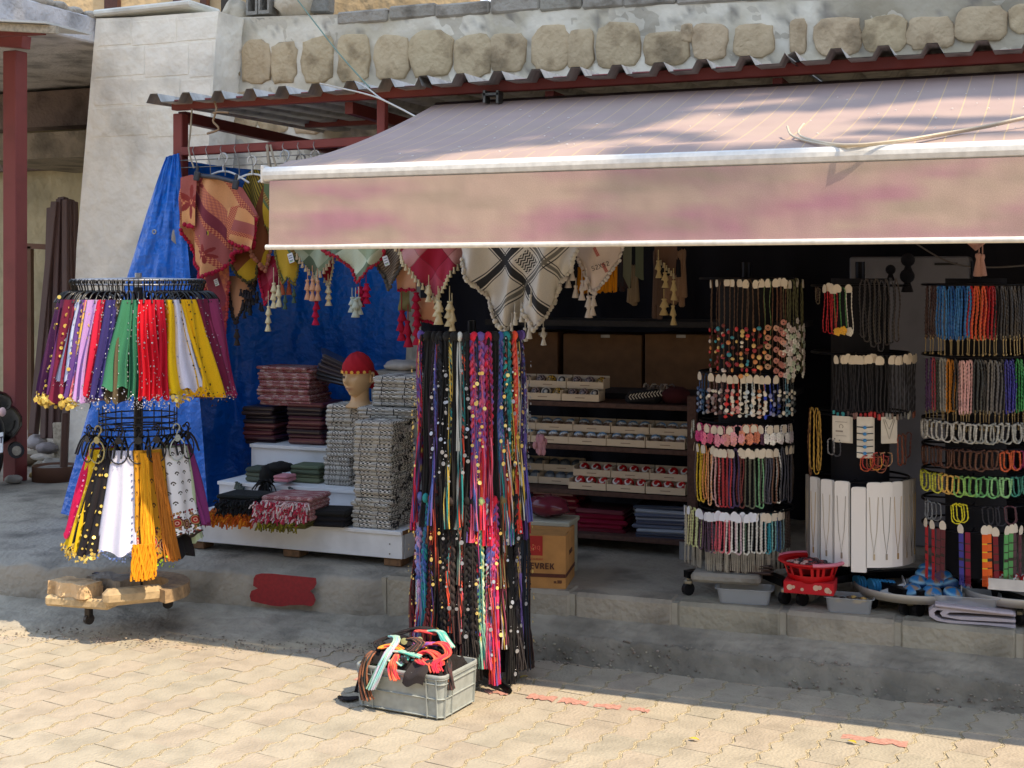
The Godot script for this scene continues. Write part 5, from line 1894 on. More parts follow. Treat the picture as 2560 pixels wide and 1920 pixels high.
func build_crate() -> void:
	var A = Vector3(-2.41, 0.000, 1.03)
	var B = Vector3(-2.069, 0.000, 1.061)
	var D = Vector3(-2.057, 0.000, 0.788)
	var ex = (B - A).normalized()
	var ez = Vector3.UP.cross(ex)
	var wx = 0.385
	var wz = 0.27
	var ctr = B - ex * wx * 0.5 + ez * wz * 0.5
	ctr.y = 0.0
	var bas = Basis(ex, Vector3.UP, -ez)
	var h = 0.165
	var grey = L(168, 174, 170)
	var t = thing("plastic_crate", "grey ribbed plastic crate heaped with tangled braids on the paving", "crate", ctr)
	var ringo = func(sx: float, sz: float, y: float, r: float) -> PackedVector3Array:
		var o = PackedVector3Array()
		for q in [[1, 1], [-1, 1], [-1, -1], [1, -1]]:
			for k in 5:
				var an = [0.0, PI * 0.5, PI, PI * 1.5][[[1, 1], [-1, 1], [-1, -1], [1, -1]].find(q)] + PI * 0.5 * k / 4.0
				o.append(ctr + bas * Vector3(q[0] * (sx * 0.5 - r) + cos(an) * r, y, q[1] * (sz * 0.5 - r) + sin(an) * r))
		return o
	var mb = MB.new()
	mb.col = grey
	var P = PackedVector3Array()
	for q in [[-0.012, -0.012, h, 0.022], [0.0, 0.0, h, 0.026], [0.002, 0.002, h - 0.012, 0.027], [-0.012, -0.012, h - 0.014, 0.026], [-0.026, -0.026, 0.012, 0.024], [-0.034, -0.034, 0.004, 0.022], [-0.3, -0.21, 0.004, 0.004]]:
		var rr: PackedVector3Array = ringo.call(wx + q[0], wz + q[1], q[2], q[3])
		rr.reverse()
		P.append_array(rr)
	mb.grid(P, 20, 7, true)
	P = PackedVector3Array()
	for q in [[-0.3, -0.21, 0.012, 0.004], [-0.04, -0.04, 0.012, 0.02], [-0.018, -0.018, h - 0.003, 0.02], [-0.012, -0.012, h, 0.022]]:
		var rr: PackedVector3Array = ringo.call(wx + q[0], wz + q[1], q[2], q[3])
		rr.reverse()
		P.append_array(rr)
	mb.grid(P, 20, 4, true)
	part(t, "shell", mb, m_plastic)
	for y in [0.012, 0.078, 0.132, 0.15]:
		mb = MB.new()
		mb.col = grey
		var k0: float = lerpf(-0.03, -0.008, y / h)
		P = PackedVector3Array()
		for q in [[-0.004, y + 0.0022], [0.011, y + 0.0018], [0.011, y - 0.0018], [-0.004, y - 0.0022]]:
			var rr: PackedVector3Array = ringo.call(wx + k0 + q[0], wz + k0 + q[0], q[1], 0.026)
			rr.reverse()
			P.append_array(rr)
		mb.grid(P, 20, 4, true)
		part(t, "rib", mb, m_plastic)
	for side in [[0, 1], [0, -1], [1, 1], [1, -1]]:
		for f in ([-0.42, -0.3, 0.42, 0.31] if side[0] == 0 else [-0.4, 0.4, 0.22]):
			mb = MB.new()
			mb.col = grey
			var pt = func(y: float) -> Vector3:
				var k1: float = lerpf(-0.024, -0.006, y / h)
				return ctr + bas * (Vector3(f * wx, y, side[1] * (wz + k1) * 0.5) if side[0] == 0 else Vector3(side[1] * (wx + k1) * 0.5, y, f * wz))
			mb.bar(pt.call(0.008), pt.call(h - 0.012), 0.004 if side[0] == 0 else 0.009, 0.009 if side[0] == 0 else 0.004)
			part(t, "rib", mb, m_plastic)
	mb = MB.new()
	mb.col = L(30, 26, 28)
	P = PackedVector3Array()
	var fn = FastNoiseLite.new()
	fn.seed = 90
	fn.frequency = 14.0
	for j in 22:
		for i in 30:
			var u = (i / 29.0 - 0.5) * (wx - 0.03)
			var w = (j / 21.0 - 0.5) * (wz - 0.03)
			var ed = (1.0 - pow(absf(u) / (wx * 0.5), 4.0)) * (1.0 - pow(absf(w) / (wz * 0.5), 4.0))
			P.append(ctr + bas * Vector3(u, 0.138 + 0.07 * ed - 0.03 * u / wx + 0.028 * fn.get_noise_2d(u * 3.0, w * 3.0), w))
	mb.grid(P, 30, 22)
	single("dark_headbands_heap", "heap of crumpled black headbands filling the grey crate", "headbands", mb, m_cloth).set_meta("kind", "stuff")
	var C = {"k": [L(28, 24, 26), L(60, 46, 44), L(34, 30, 34)], "s": [L(40, 34, 34), L(170, 110, 80), L(90, 60, 60), L(50, 60, 60)], "r": [L(240, 84, 70), L(230, 50, 80), L(250, 130, 90)], "m": [L(150, 220, 214), L(190, 226, 190), L(206, 190, 216)], "v": [L(124, 84, 200), L(230, 100, 120), L(90, 90, 170)], "t": [L(90, 196, 180), L(210, 220, 200)], "o": [L(250, 140, 70), L(250, 200, 70), L(230, 70, 70)]}
	var lay = [
		[[[-0.11, 0.235, -0.02], [-0.06, 0.245, 0.02], [-0.055, 0.2, 0.1], [-0.07, 0.13, 0.13], [-0.085, 0.09, 0.135]], "m", 0.03, "mint and lilac braid hanging over the crate's front edge"],
		[[[-0.12, 0.2, 0.06], [-0.115, 0.19, 0.115], [-0.12, 0.13, 0.128], [-0.11, 0.07, 0.13], [-0.1, 0.045, 0.132]], "s", 0.03, "dark striped braid hanging lowest down the crate's front"],
		[[[0.03, 0.2, 0.06], [0.06, 0.225, 0.04], [0.1, 0.215, 0.05], [0.12, 0.19, 0.07], [0.09, 0.195, 0.09], [0.06, 0.2, 0.07]], "r", 0.036, "coral red braid coiled on the crate's heap"],
		[[[0.06, 0.235, 0.0], [0.1, 0.25, 0.01], [0.13, 0.22, 0.03], [0.11, 0.2, 0.08], [0.13, 0.175, 0.1]], "r", 0.034, "coral and orange braid looped near the crate's corner"],
		[[[0.02, 0.225, 0.03], [0.05, 0.24, 0.01], [0.075, 0.235, -0.01]], "v", 0.034, "violet braid end tucked beside the coral coil"],
		[[[-0.05, 0.215, 0.07], [0.0, 0.22, 0.075], [0.05, 0.21, 0.07]], "t", 0.026, "pale aqua braid lying straight across the heap"],
		[[[-0.02, 0.21, 0.08], [-0.02, 0.19, 0.11], [-0.01, 0.155, 0.125], [0.0, 0.135, 0.13]], "r", 0.026, "short red braid end dangling over the crate's front"],
		[[[-0.09, 0.22, 0.07], [-0.06, 0.23, 0.05], [-0.03, 0.22, 0.06]], "o", 0.034, "orange and yellow braid bunched beside the mint one"],
		[[[0.0, 0.26, -0.06], [0.05, 0.27, -0.05], [0.09, 0.255, -0.02], [0.12, 0.235, 0.0]], "t", 0.024, "turquoise braid along the back of the heap"],
		[[[-0.04, 0.255, -0.06], [0.0, 0.262, -0.05], [0.03, 0.255, -0.06]], "r", 0.024, "small red braid end at the back of the heap"],
		[[[0.12, 0.2, 0.02], [0.145, 0.18, 0.06], [0.155, 0.15, 0.07], [0.16, 0.11, 0.075]], "s", 0.028, "dark red-flecked braid hanging over the crate's end"],
		[[[-0.15, 0.2, -0.03], [-0.13, 0.22, 0.02], [-0.1, 0.215, 0.05], [-0.06, 0.21, 0.04]], "k", 0.036, "black braid along the crate's far end"],
		[[[-0.03, 0.24, 0.0], [0.0, 0.25, 0.01], [0.03, 0.245, 0.03], [0.02, 0.225, 0.06]], "s", 0.036, "striped brown braid knotted on top of the heap"],
		[[[-0.16, 0.175, 0.02], [-0.18, 0.14, 0.03], [-0.175, 0.09, 0.04], [-0.19, 0.03, 0.04]], "k", 0.026, "black braid hanging down the crate's shaded end"],
		[[[-0.155, 0.21, 0.0], [-0.1, 0.24, -0.06], [-0.02, 0.265, -0.08], [0.05, 0.25, -0.07]], "k", 0.03, "black braid draped along the back edge of the crate"],
		[[[-0.19, 0.01, 0.05], [-0.215, 0.012, 0.08], [-0.235, 0.01, 0.075]], "k", 0.03, "end of a dark braid lying on the paving beside the crate"],
	]
	for q in lay:
		var pp = []
		for w in q[0]:
			pp.append(ctr + bas * Vector3(w[0] * 1.2, w[1], w[2] * 1.16))
		mb = MB.new()
		strands(mb, curve(pp, 14), q[2] * 1.25, C[q[1]], 24, 0.0036)
		single("loose_braid", q[3], "hair braid", mb, m_cloth, "braids in the grey crate")
	for q in [[ctr + bas * Vector3(-0.17, 0.13, 0.035), 0.012, "upper one on the shaded end"], [ctr + bas * Vector3(-0.15, 0.172, 0.04), 0.012, "topmost one on the shaded end"], [ctr + bas * Vector3(-0.07, 0.225, -0.02), 0.013, "largest one on the heap"], [ctr + bas * Vector3(-0.1, 0.215, 0.0), 0.008, "smallest one on the heap"], [ctr + bas * Vector3(0.0, 0.24, -0.02), 0.011, "middle one on the heap"], [ctr + bas * Vector3(-0.168, 0.09, 0.05), 0.01, "lowest one on the shaded end"]]:
		mb = MB.new()
		mb.col = L(206, 206, 150)
		mb.disc(q[0], Vector3(0.3, 0.3, 1), q[1], 0.002, 10)
		single("brass_disc", "brass disc sewn to the dark braids in the crate, %s" % q[2], "disc", mb, m_sequin, "brass discs on the braids in the crate")
	for k in 12:
		var u = rnd(-0.14, 0.14)
		var w2 = rnd(-0.09, 0.1)
		var an = rng.randf() * TAU
		var pp = []
		for s in 5:
			pp.append(ctr + bas * Vector3(u + cos(an + s * 0.5) * 0.018 * (s - 2), 0.208 - 0.04 * u - 0.02 * absf(w2) / 0.1 + 0.012 * sin(s * 1.6), w2 + sin(an + s * 0.5) * 0.018 * (s - 2)))
		mb = MB.new()
		var kd: String = ["k", "s", "r", "m", "v", "o", "k", "s", "t", "r", "k", "v"][k]
		strands(mb, curve(pp, 12), 0.036, C[kd], 20, 0.0034)
		single("loose_braid", "%s crumpled in the crate's heap" % ["short black braid", "striped brown braid", "coral braid", "mint braid", "violet braid", "orange braid", "curled black braid", "dark flecked braid", "turquoise braid", "scarlet braid", "twisted black braid", "purple and pink braid"][k], "hair braid", mb, m_cloth, "braids in the grey crate")
	mb = MB.new()
	mb.col = L(50, 44, 46)
	P = PackedVector3Array()
	for j in 7:
		for i in 9:
			var u = i / 8.0
			var w = j / 6.0
			P.append(ctr + bas * Vector3(0.045 + 0.09 * u - 0.02 * w, 0.2 - 0.075 * w - 0.01 * sin(u * 6.0), 0.09 + 0.056 * minf(w * 2.0, 1.0) + 0.01 * sin(u * 3.0)))
	mb.grid(P, 9, 7)
	single("grey_cloth_band", "plain charcoal cloth band folded over the crate's front edge", "headband", mb, m_cloth)
	mb = MB.new()
	mb.col = L(36, 32, 34)
	mb.grid(PackedVector3Array([Vector3(-2.381, 0.224, 0.78), Vector3(-2.316, 0.213, 0.8), Vector3(-2.231, 0.209, 0.8), Vector3(-2.393, 0.192, 0.8), Vector3(-2.285, 0.187, 0.81), Vector3(-2.204, 0.189, 0.82), Vector3(-2.392, 0.167, 0.82), Vector3(-2.279, 0.174, 0.84), Vector3(-2.177, 0.178, 0.86)]), 3, 3)
	single("black_cloth_flap", "stiff black cloth flap sticking up behind the crate's heap", "cloth", mb, m_cloth)

# ---- shawls ----

func pattern(kind: String) -> ImageTexture:
	var n = 256
	var im = Image.create(n, n, false, Image.FORMAT_RGB8)
	var r = RandomNumberGenerator.new()
	r.seed = hash(kind)
	for y in n:
		for x in n:
			var c = Color(1, 1, 1)
			var u = x / 256.0
			var v = y / 256.0
			match kind:
				"keffiyeh":
					c = Color(0.9, 0.89, 0.86)
					for w in [u, v]:
						if (w > 0.12 and w < 0.2) or (w > 0.56 and w < 0.6):
							c = Color(0.2, 0.21, 0.23) if w < 0.3 else Color(0.5, 0.5, 0.48)
						elif (w > 0.09 and w < 0.105) or (w > 0.215 and w < 0.228) or (w > 0.53 and w < 0.54) or (w > 0.62 and w < 0.63):
							c = Color(0.25, 0.26, 0.28)
					if u > 0.27 and u < 0.5 and v > 0.27 and v < 0.5:
						c = Color(0.16, 0.17, 0.18) if fposmod(v * 26.0 + absf(fposmod(u * 12.0, 1.0) - 0.5) * 1.6, 1.0) < 0.5 else Color(0.88, 0.87, 0.84)
				"crimson":
					var a = int(u * 4.0) % 4
					var b = int(v * 4.0) % 4
					var A: Array = [Color(0.62, 0.04, 0.18), Color(0.86, 0.84, 0.72), Color(0.62, 0.04, 0.18), Color(0.72, 0.3, 0.38)]
					c = A[a].lerp(A[b], 0.5) if a != b else A[a]
					if fposmod(u, 0.25) > 0.24 or fposmod(v, 0.25) > 0.24:
						c = c.darkened(0.2)
				"sage":
					var a = int(u * 4.0) % 2
					var b = int(v * 4.0) % 2
					c = [Color(0.62, 0.68, 0.56), Color(0.8, 0.84, 0.74), Color(0.44, 0.5, 0.4)][a + b]
				"olive":
					c = Color(0.36, 0.42, 0.28)
					if u > 0.3 and u < 0.5:
						c = Color(0.72, 0.58, 0.14)
					if u > 0.52 and u < 0.56 or u > 0.24 and u < 0.27:
						c = Color(0.5, 0.36, 0.18) if fposmod(v * 40.0, 1.0) < 0.6 else Color(0.62, 0.56, 0.3)
					if v > 0.8:
						c = c.lerp(Color(0.2, 0.3, 0.2), 0.6)
				"mustard":
					c = Color(0.72, 0.57, 0.1)
					if u > 0.75 or v > 0.8:
						c = Color(0.3, 0.26, 0.1) if fposmod((u + v) * 30.0, 1.0) < 0.5 else Color(0.6, 0.5, 0.14)
					if v < 0.2:
						c = Color(0.46, 0.24, 0.1)
				"greybrown":
					c = Color(0.42, 0.37, 0.32)
					if u > 0.7:
						c = Color(0.56, 0.5, 0.42) if fposmod(v * 34.0, 1.0) < 0.5 else Color(0.36, 0.3, 0.26)
				"blush":
					c = Color(0.88, 0.82, 0.78)
					if fposmod(u * 2.0, 1.0) > 0.42 and fposmod(u * 2.0, 1.0) < 0.55 and fposmod(v * 3.0, 1.0) < 0.55:
						c = Color(0.66, 0.28, 0.26) if fposmod(u * 40.0, 1.0) < 0.6 else Color(0.88, 0.7, 0.66)
				"peach":
					var k = fposmod(u * 1.6, 1.0)
					c = Color(0.86, 0.62, 0.42) if k < 0.3 else Color(0.66, 0.36, 0.34) if k < 0.62 else Color(0.5, 0.2, 0.25) if k < 0.8 else Color(0.72, 0.4, 0.34)
					if (k > 0.27 and k < 0.36) or (k > 0.6 and k < 0.66) or fposmod(v * 1.5, 1.0) > 0.86:
						c = Color(0.64, 0.26, 0.24) if fposmod(v * 32.0 + floor(k * 40.0) * 0.5, 1.0) < 0.5 else Color(0.85, 0.55, 0.38)
					elif k > 0.8 and (int(u * 60.0) + int(v * 40.0)) % 2 == 0:
						c = Color(0.82, 0.5, 0.36)
					for q in [Vector2(0.555, 0.4), Vector2(0.56, 0.68), Vector2(0.2, 0.3)]:
						var d = (Vector2(u, v) - q)
						var rr = d.length()
						if rr < 0.1 * (0.65 + 0.35 * cos(6.0 * d.angle())) and rr > 0.018:
							c = Color(0.56, 0.19, 0.17)
				"stack":
					var k = fposmod(u * 2.0, 1.0)
					if k < 0.34:
						c = Color(0.9, 0.89, 0.85) if fposmod(v * 8.0 + 0.12 * sin(u * 50.0), 1.0) > 0.42 else Color(0.1, 0.1, 0.12)
					else:
						var hx = int(u * 16.0)
						var hy = int(v * 8.0)
						c = Color(0.88, 0.87, 0.83) if (hx + hy) % 2 == 0 else Color(0.1, 0.1, 0.12)
					if k > 0.31 and k < 0.345:
						c = Color(0.1, 0.1, 0.12)
				"redstack":
					c = Color(0.8, 0.74, 0.72) if fposmod(v * 6.0 + 0.3 * sin(u * 30.0), 1.0) > 0.5 else Color(0.56, 0.2, 0.24)
					if (int(u * 60.0) + int(v * 20.0)) % 2 == 0 and fposmod(u * 3.0, 1.0) > 0.4:
						c = Color(0.5, 0.14, 0.18)
			var g = 0.94 + 0.06 * r.randf()
			im.set_pixel(x, y, Color(c.r * g, c.g * g, c.b * g))
	return ImageTexture.create_from_image(im)

var pats := {}

func pat(kind: String) -> StandardMaterial3D:
	if not pats.has(kind):
		var m = StandardMaterial3D.new()
		m.vertex_color_use_as_albedo = true
		m.albedo_texture = pattern(kind)
		m.roughness = 0.92
		m.backlight = Color(0.12, 0.12, 0.12)
		pats[kind] = m
	return pats[kind]

func tassel(mb: MB, top: Vector3, ln: float, w: float) -> void:
	mb.lathe(top, [Vector2(0.0, 0.0), Vector2(w * 0.28, -ln * 0.05), Vector2(w * 0.3, -ln * 0.16), Vector2(w * 0.2, -ln * 0.28), Vector2(w * 0.36, -ln * 0.6), Vector2(w * 0.52, -ln * 0.97), Vector2(w * 0.3, -ln), Vector2(0.0, -ln * 0.93)], 9)

func shawl(label: String, z: float, top: Array, bot: Array, m: Material, turn: float, scale: float, trim: Array, group := "", col := Color.WHITE, amp := 0.02) -> Node3D:
	var x0: float = top[0].x
	var x1: float = top[-1].x
	var nu = maxi(14, int((x1 - x0) * 90.0))
	var nv = 18
	var P = PackedVector3Array()
	var uv = PackedVector2Array()
	var cc = PackedColorArray()
	var ph = rng.randf() * TAU
	var lo = 99.0
	for j in nv:
		for i in nu:
			var x = lerpf(x0, x1, i / (nu - 1.0))
			var ya = lerp_list(top, x)
			var yb = lerp_list(bot, x)
			var f = j / (nv - 1.0)
			var y = lerpf(ya, yb, f)
			lo = minf(lo, y)
			P.append(Vector3(x, y, z + 1.35 * amp * sin(x * 34.0 + ph + 1.6 * f + 0.8 * sin(f * 4.0 + x * 9.0)) * (0.35 + f) + amp * 0.7 * sin(x * 71.0 - ph + f) * f + amp * 0.7 * sin(x * 15.0 - ph)))
			uv.append(Vector2(x, -y).rotated(turn) * scale)
			cc.append(col * (1.0 - 0.05 * sin(x * 38.0 + ph)))
	var t = thing("hanging_shawl", label, "shawl", Vector3((x0 + x1) * 0.5, lo, z), group)
	var mb = MB.new()
	mb.grid(P, nu, nv, false, cc, uv)
	for k in mb.x.size() / 3:
		var sw = mb.x[k * 3]
		mb.x[k * 3] = mb.x[k * 3 + 1]
		mb.x[k * 3 + 1] = sw
	for k in mb.n.size():
		mb.n[k] = mb.n[k] * (1.0 if mb.n[k].z > 0.0 else -1.0)
	part(t, "cloth", mb, m)
	if trim.size():
		var tr = MB.new()
		tr.col = trim[0]
		var ln = 0.0
		var last = P[(nv - 1) * nu]
		var gap: float = trim[1]
		for i in range(1, nu):
			var q = P[(nv - 1) * nu + i]
			var d = last.distance_to(q)
			var went = 0.0
			while ln + d - went > gap:
				went += gap - ln
				ln = 0.0
				var w = last.lerp(q, went / d)
				tr.col = vary(trim[0], 0.12)
				if trim[2] == "pom":
					tr.ball(w + Vector3(rnd(-0.003, 0.003), rnd(-0.006, 0.002), 0.006), Vector3.ONE * gap * rnd(0.5, 0.75), 6, 4)
				else:
					tassel(tr, w + Vector3(0, 0.006, 0.004), gap * 1.3, gap * 0.75)
			ln += d - went
			last = q
		part(t, "trim", tr, m_cloth, "", true)
	return t

func add_tassels(t: Node3D, list: Array, col: Color) -> void:
	for q in list:
		var mb = MB.new()
		mb.col = vary(col, 0.06)
		var tiers: int = q[3]
		mb.tube(PackedVector3Array([q[0] + Vector3(0, q[1] * 0.6, 0), q[0]]), 0.0025, 4)
		for k in tiers:
			tassel(mb, q[0] - Vector3(rnd(-0.004, 0.004), q[1] / tiers * k, 0), q[1] / tiers * 1.12, q[2])
		part(t, "tassel", mb, m_cloth)

func sticker(t: Node3D, at: Vector3, w: float, h: float, turn: float) -> void:
	var mb = MB.new()
	mb.col = L(232, 234, 238)
	var b = Basis(Vector3.BACK, turn)
	mb.box(at, Vector3(w, h, 0.002), b)
	var s = part(t, "price_sticker", mb, m_plastic)
	mb = MB.new()
	mb.col = L(120, 124, 150)
	for k in 3:
		mb.box(at + b * Vector3(0, (k - 1) * h * 0.25, 0.0018), Vector3(w * 0.7, h * 0.08, 0.001), b)
	mb.col = L(130, 190, 110)
	mb.box(at + b * Vector3(0, -h * 0.36, 0.0018), Vector3(w * 0.6, h * 0.07, 0.001), b)
	part(s, "print", mb, m_plastic)

func build_shawls() -> void:
	var crimson = L(176, 14, 56)
	var cream = L(226, 212, 172)
	var g = "shawls hung along the stall front"
	var t = shawl("peach and rust patterned shawl with crimson pompom edge, hung next to the red post", -0.52, [Vector2(-4.356, 2.141), Vector2(-4.221, 2.141), Vector2(-4.084, 2.112), Vector2(-3.972, 2.072), Vector2(-3.887, 1.941)], [Vector2(-4.356, 1.877), Vector2(-4.315, 1.762), Vector2(-4.285, 1.693), Vector2(-4.184, 1.604), Vector2(-4.094, 1.659), Vector2(-4.022, 1.717), Vector2(-3.955, 1.754), Vector2(-3.921, 1.762), Vector2(-3.887, 1.914)], pat("peach"), 0.72, 1.9, [crimson, 0.02, "pom"], g, Color.WHITE, 0.024)
	sticker(t, Vector3(-4.188, 1.73, -0.49), 0.03, 0.046, 0.35)
	var mb = MB.new()
	mb.col = L(226, 206, 50)
	mb.disc(Vector3(-4.177, 1.837, -0.485), Vector3(0, 0, 1), 0.021, 0.004, 14)
	mb.box(Vector3(-4.196, 1.819, -0.487), Vector3(0.03, 0.03, 0.003), Basis(Vector3.BACK, 0.5))
	var lb = part(t, "round_label", mb, m_plastic)
	mb = MB.new()
	mb.col = L(40, 40, 44)
	mb.disc(Vector3(-4.174, 1.837, -0.481), Vector3(0, 0, 1), 0.014, 0.003, 12)
	part(lb, "print", mb, m_plastic)
	shawl("short peach flap with crimson pompoms folded down over the patterned shawl's edge", -0.49, [Vector2(-4.337, 2.134), Vector2(-4.268, 2.149), Vector2(-4.233, 2.129)], [Vector2(-4.334, 1.888), Vector2(-4.268, 1.875), Vector2(-4.203, 1.882)], pat("peach"), 1.57, 1.1, [crimson, 0.02, "pom"], g, Color(1.1, 1.0, 0.9), 0.008)
	shawl("plain peach corner folded up with crimson pompoms along its hem, under the patterned shawl", -0.485, [Vector2(-4.03, 1.967), Vector2(-3.961, 1.982), Vector2(-3.879, 1.912)], [Vector2(-4.045, 1.809), Vector2(-3.986, 1.775), Vector2(-3.913, 1.753)], pat("peach"), 1.3, 2.6, [crimson, 0.018, "pom"], g, Color(1.05, 1.0, 0.95), 0.012)
	t = shawl("long peach tail of a shawl with a crimson edge, hanging lowest beside the carousel", -0.6, [Vector2(-4.27, 1.806), Vector2(-4.113, 1.804)], [Vector2(-4.27, 1.581), Vector2(-4.176, 1.4), Vector2(-4.133, 1.289), Vector2(-4.113, 1.592)], pat("peach"), 0.3, 1.0, [L(170, 60, 60), 0.018, "pom"], g, Color.WHITE, 0.008)
	sticker(t, Vector3(-4.169, 1.579, -0.575), 0.024, 0.036, 0.35)
	shawl("grey lace scarf showing behind the peach shawl at the red post", -0.57, [Vector2(-4.439, 1.936), Vector2(-4.357, 2.063)], [Vector2(-4.439, 1.807), Vector2(-4.398, 1.768), Vector2(-4.346, 1.377)], cmat(L(150, 144, 138), 0.95), 0.0, 1.0, [], g, Color.WHITE, 0.01)
	shawl("brown, green and mustard shawl folded over a white hanger beside the peach one", -0.6, [Vector2(-4.023, 2.078), Vector2(-3.983, 2.161), Vector2(-3.939, 2.173), Vector2(-3.85, 2.157)], [Vector2(-4.023, 1.888), Vector2(-3.973, 1.887), Vector2(-3.927, 1.718), Vector2(-3.885, 1.634), Vector2(-3.85, 1.801)], pat("mustard"), 1.2, 1.6, [L(176, 110, 84), 0.022, "pom"], g, Color.WHITE, 0.02)
	t = shawl("mustard yellow shawl corner with a dark woven border, below the brown one", -0.58, [Vector2(-4.087, 1.761), Vector2(-4.025, 1.803), Vector2(-3.921, 1.818)], [Vector2(-4.087, 1.714), Vector2(-4.025, 1.613), Vector2(-3.975, 1.575), Vector2(-3.926, 1.613), Vector2(-3.916, 1.759)], pat("mustard"), 0.78, 2.2, [L(70, 60, 24), 0.014, "pom"], g, Color.WHITE, 0.01)
	t = shawl("dull peach shawl point with a black tassel, under the mustard corner", -0.66, [Vector2(-4.154, 1.613), Vector2(-3.973, 1.613)], [Vector2(-4.154, 1.531), Vector2(-4.098, 1.352), Vector2(-4.048, 1.442), Vector2(-3.973, 1.591)], cmat(L(196, 142, 104), 0.92), 0.0, 1.0, [L(50, 40, 38), 0.02, "pom"], g, Color.WHITE, 0.01)
	add_tassels(t, [[Vector3(-4.098, 1.33, -0.66), 0.085, 0.036, 2]], L(52, 42, 40))
	mb = MB.new()
	for k in 40:
		mb.col = vary(L(38, 32, 36), 0.3)
		var q = Vector3(-3.989, 1.511, -0.62) + Vector3(rng.randfn() * 0.032, rng.randfn() * 0.03, rng.randfn() * 0.01)
		tassel(mb, q, 0.04, 0.022)
	part(t, "black_tassels", mb, m_cloth, "", true)
	t = shawl("green shawl with a broad yellow band and a white price sticker beside the awning's end", -0.56, [Vector2(-3.864, 2.134), Vector2(-3.825, 2.164), Vector2(-3.767, 2.162), Vector2(-3.652, 2.128)], [Vector2(-3.864, 1.884), Vector2(-3.791, 1.716), Vector2(-3.738, 1.567), Vector2(-3.704, 1.612), Vector2(-3.676, 1.567), Vector2(-3.652, 1.715)], pat("olive"), 0.55, 2.0, [L(120, 110, 50), 0.012, "pom"], g, Color.WHITE, 0.012)
	sticker(t, Vector3(-3.683, 1.705, -0.53), 0.03, 0.05, 0.3)
	add_tassels(t, [[Vector3(-3.733, 1.513, -0.56), 0.07, 0.026, 2], [Vector3(-3.685, 1.546, -0.56), 0.07, 0.026, 2]], L(70, 92, 76))
	t = shawl("crimson, grey and white checked shawl point with a long cream tassel", -0.64, [Vector2(-3.965, 1.719), Vector2(-3.817, 1.718)], [Vector2(-3.965, 1.676), Vector2(-3.928, 1.56), Vector2(-3.896, 1.461), Vector2(-3.841, 1.549), Vector2(-3.812, 1.592)], pat("crimson"), 0.6, 4.0, [crimson, 0.014, "pom"], g, Color.WHITE, 0.012)
	add_tassels(t, [[Vector3(-3.863, 1.457, -0.6), 0.13, 0.034, 3]], cream)
	add_tassels(t, [[Vector3(-3.812, 1.579, -0.57), 0.13, 0.036, 3], [Vector3(-3.78, 1.567, -0.57), 0.11, 0.036, 2]], cream)
	add_tassels(t, [[Vector3(-3.778, 1.592, -0.59), 0.07, 0.036, 1], [Vector3(-3.751, 1.592, -0.62), 0.07, 0.032, 1]], L(206, 110, 76))
	t = shawl("dark green shawl with a brown tasselled border forming the first wide V", -0.55, [Vector2(-3.67, 1.798), Vector2(-3.402, 1.795)], [Vector2(-3.67, 1.744), Vector2(-3.598, 1.641), Vector2(-3.546, 1.596), Vector2(-3.488, 1.657), Vector2(-3.402, 1.742)], pat("sage"), 0.78, 2.6, [L(196, 170, 136), 0.026, "tassel"], g, Color(0.55, 0.55, 0.5), 0.014)
	add_tassels(t, [[Vector3(-3.584, 1.596, -0.53), 0.1, 0.034, 2], [Vector3(-3.556, 1.6, -0.53), 0.11, 0.036, 2], [Vector3(-3.527, 1.592, -0.53), 0.1, 0.034, 2]], L(214, 160, 124))
	add_tassels(t, [[Vector3(-3.552, 1.485, -0.56), 0.12, 0.04, 3]], L(186, 12, 66))
	t = shawl("red and pale striped shawl edge with cream tassels between the two wide Vs", -0.6, [Vector2(-3.538, 1.715), Vector2(-3.467, 1.715)], [Vector2(-3.538, 1.612), Vector2(-3.496, 1.567), Vector2(-3.467, 1.674)], pat("crimson"), 0.2, 3.0, [cream, 0.02, "tassel"], g, Color.WHITE, 0.006)
	add_tassels(t, [[Vector3(-3.493, 1.563, -0.58), 0.1, 0.038, 3]], cream)
	t = shawl("sage green checked shawl with a red pompom border forming the second wide V", -0.52, [Vector2(-3.496, 1.795), Vector2(-3.135, 1.791)], [Vector2(-3.496, 1.746), Vector2(-3.389, 1.713), Vector2(-3.284, 1.58), Vector2(-3.229, 1.64), Vector2(-3.135, 1.743)], pat("sage"), 0.78, 1.8, [L(178, 40, 60), 0.016, "pom"], g, Color.WHITE, 0.016)
	add_tassels(t, [[Vector3(-3.309, 1.508, -0.5), 0.075, 0.042, 2], [Vector3(-3.278, 1.5, -0.48), 0.09, 0.044, 2], [Vector3(-3.271, 1.508, -0.5), 0.085, 0.042, 2]], L(190, 200, 186))
	add_tassels(t, [[Vector3(-3.28, 1.56, -0.53), 0.1, 0.05, 3], [Vector3(-3.246, 1.576, -0.53), 0.1, 0.046, 3]], L(186, 10, 66))
	t = shawl("grey brown shawl with a price sticker between the sage and the crimson ones", -0.56, [Vector2(-3.233, 1.793), Vector2(-3.048, 1.791)], [Vector2(-3.233, 1.693), Vector2(-3.171, 1.612), Vector2(-3.12, 1.544), Vector2(-3.048, 1.712)], pat("greybrown"), 0.7, 2.4, [L(90, 84, 76), 0.018, "pom"], g, Color.WHITE, 0.012)
	sticker(t, Vector3(-3.133, 1.688, -0.53), 0.028, 0.05, 0.35)
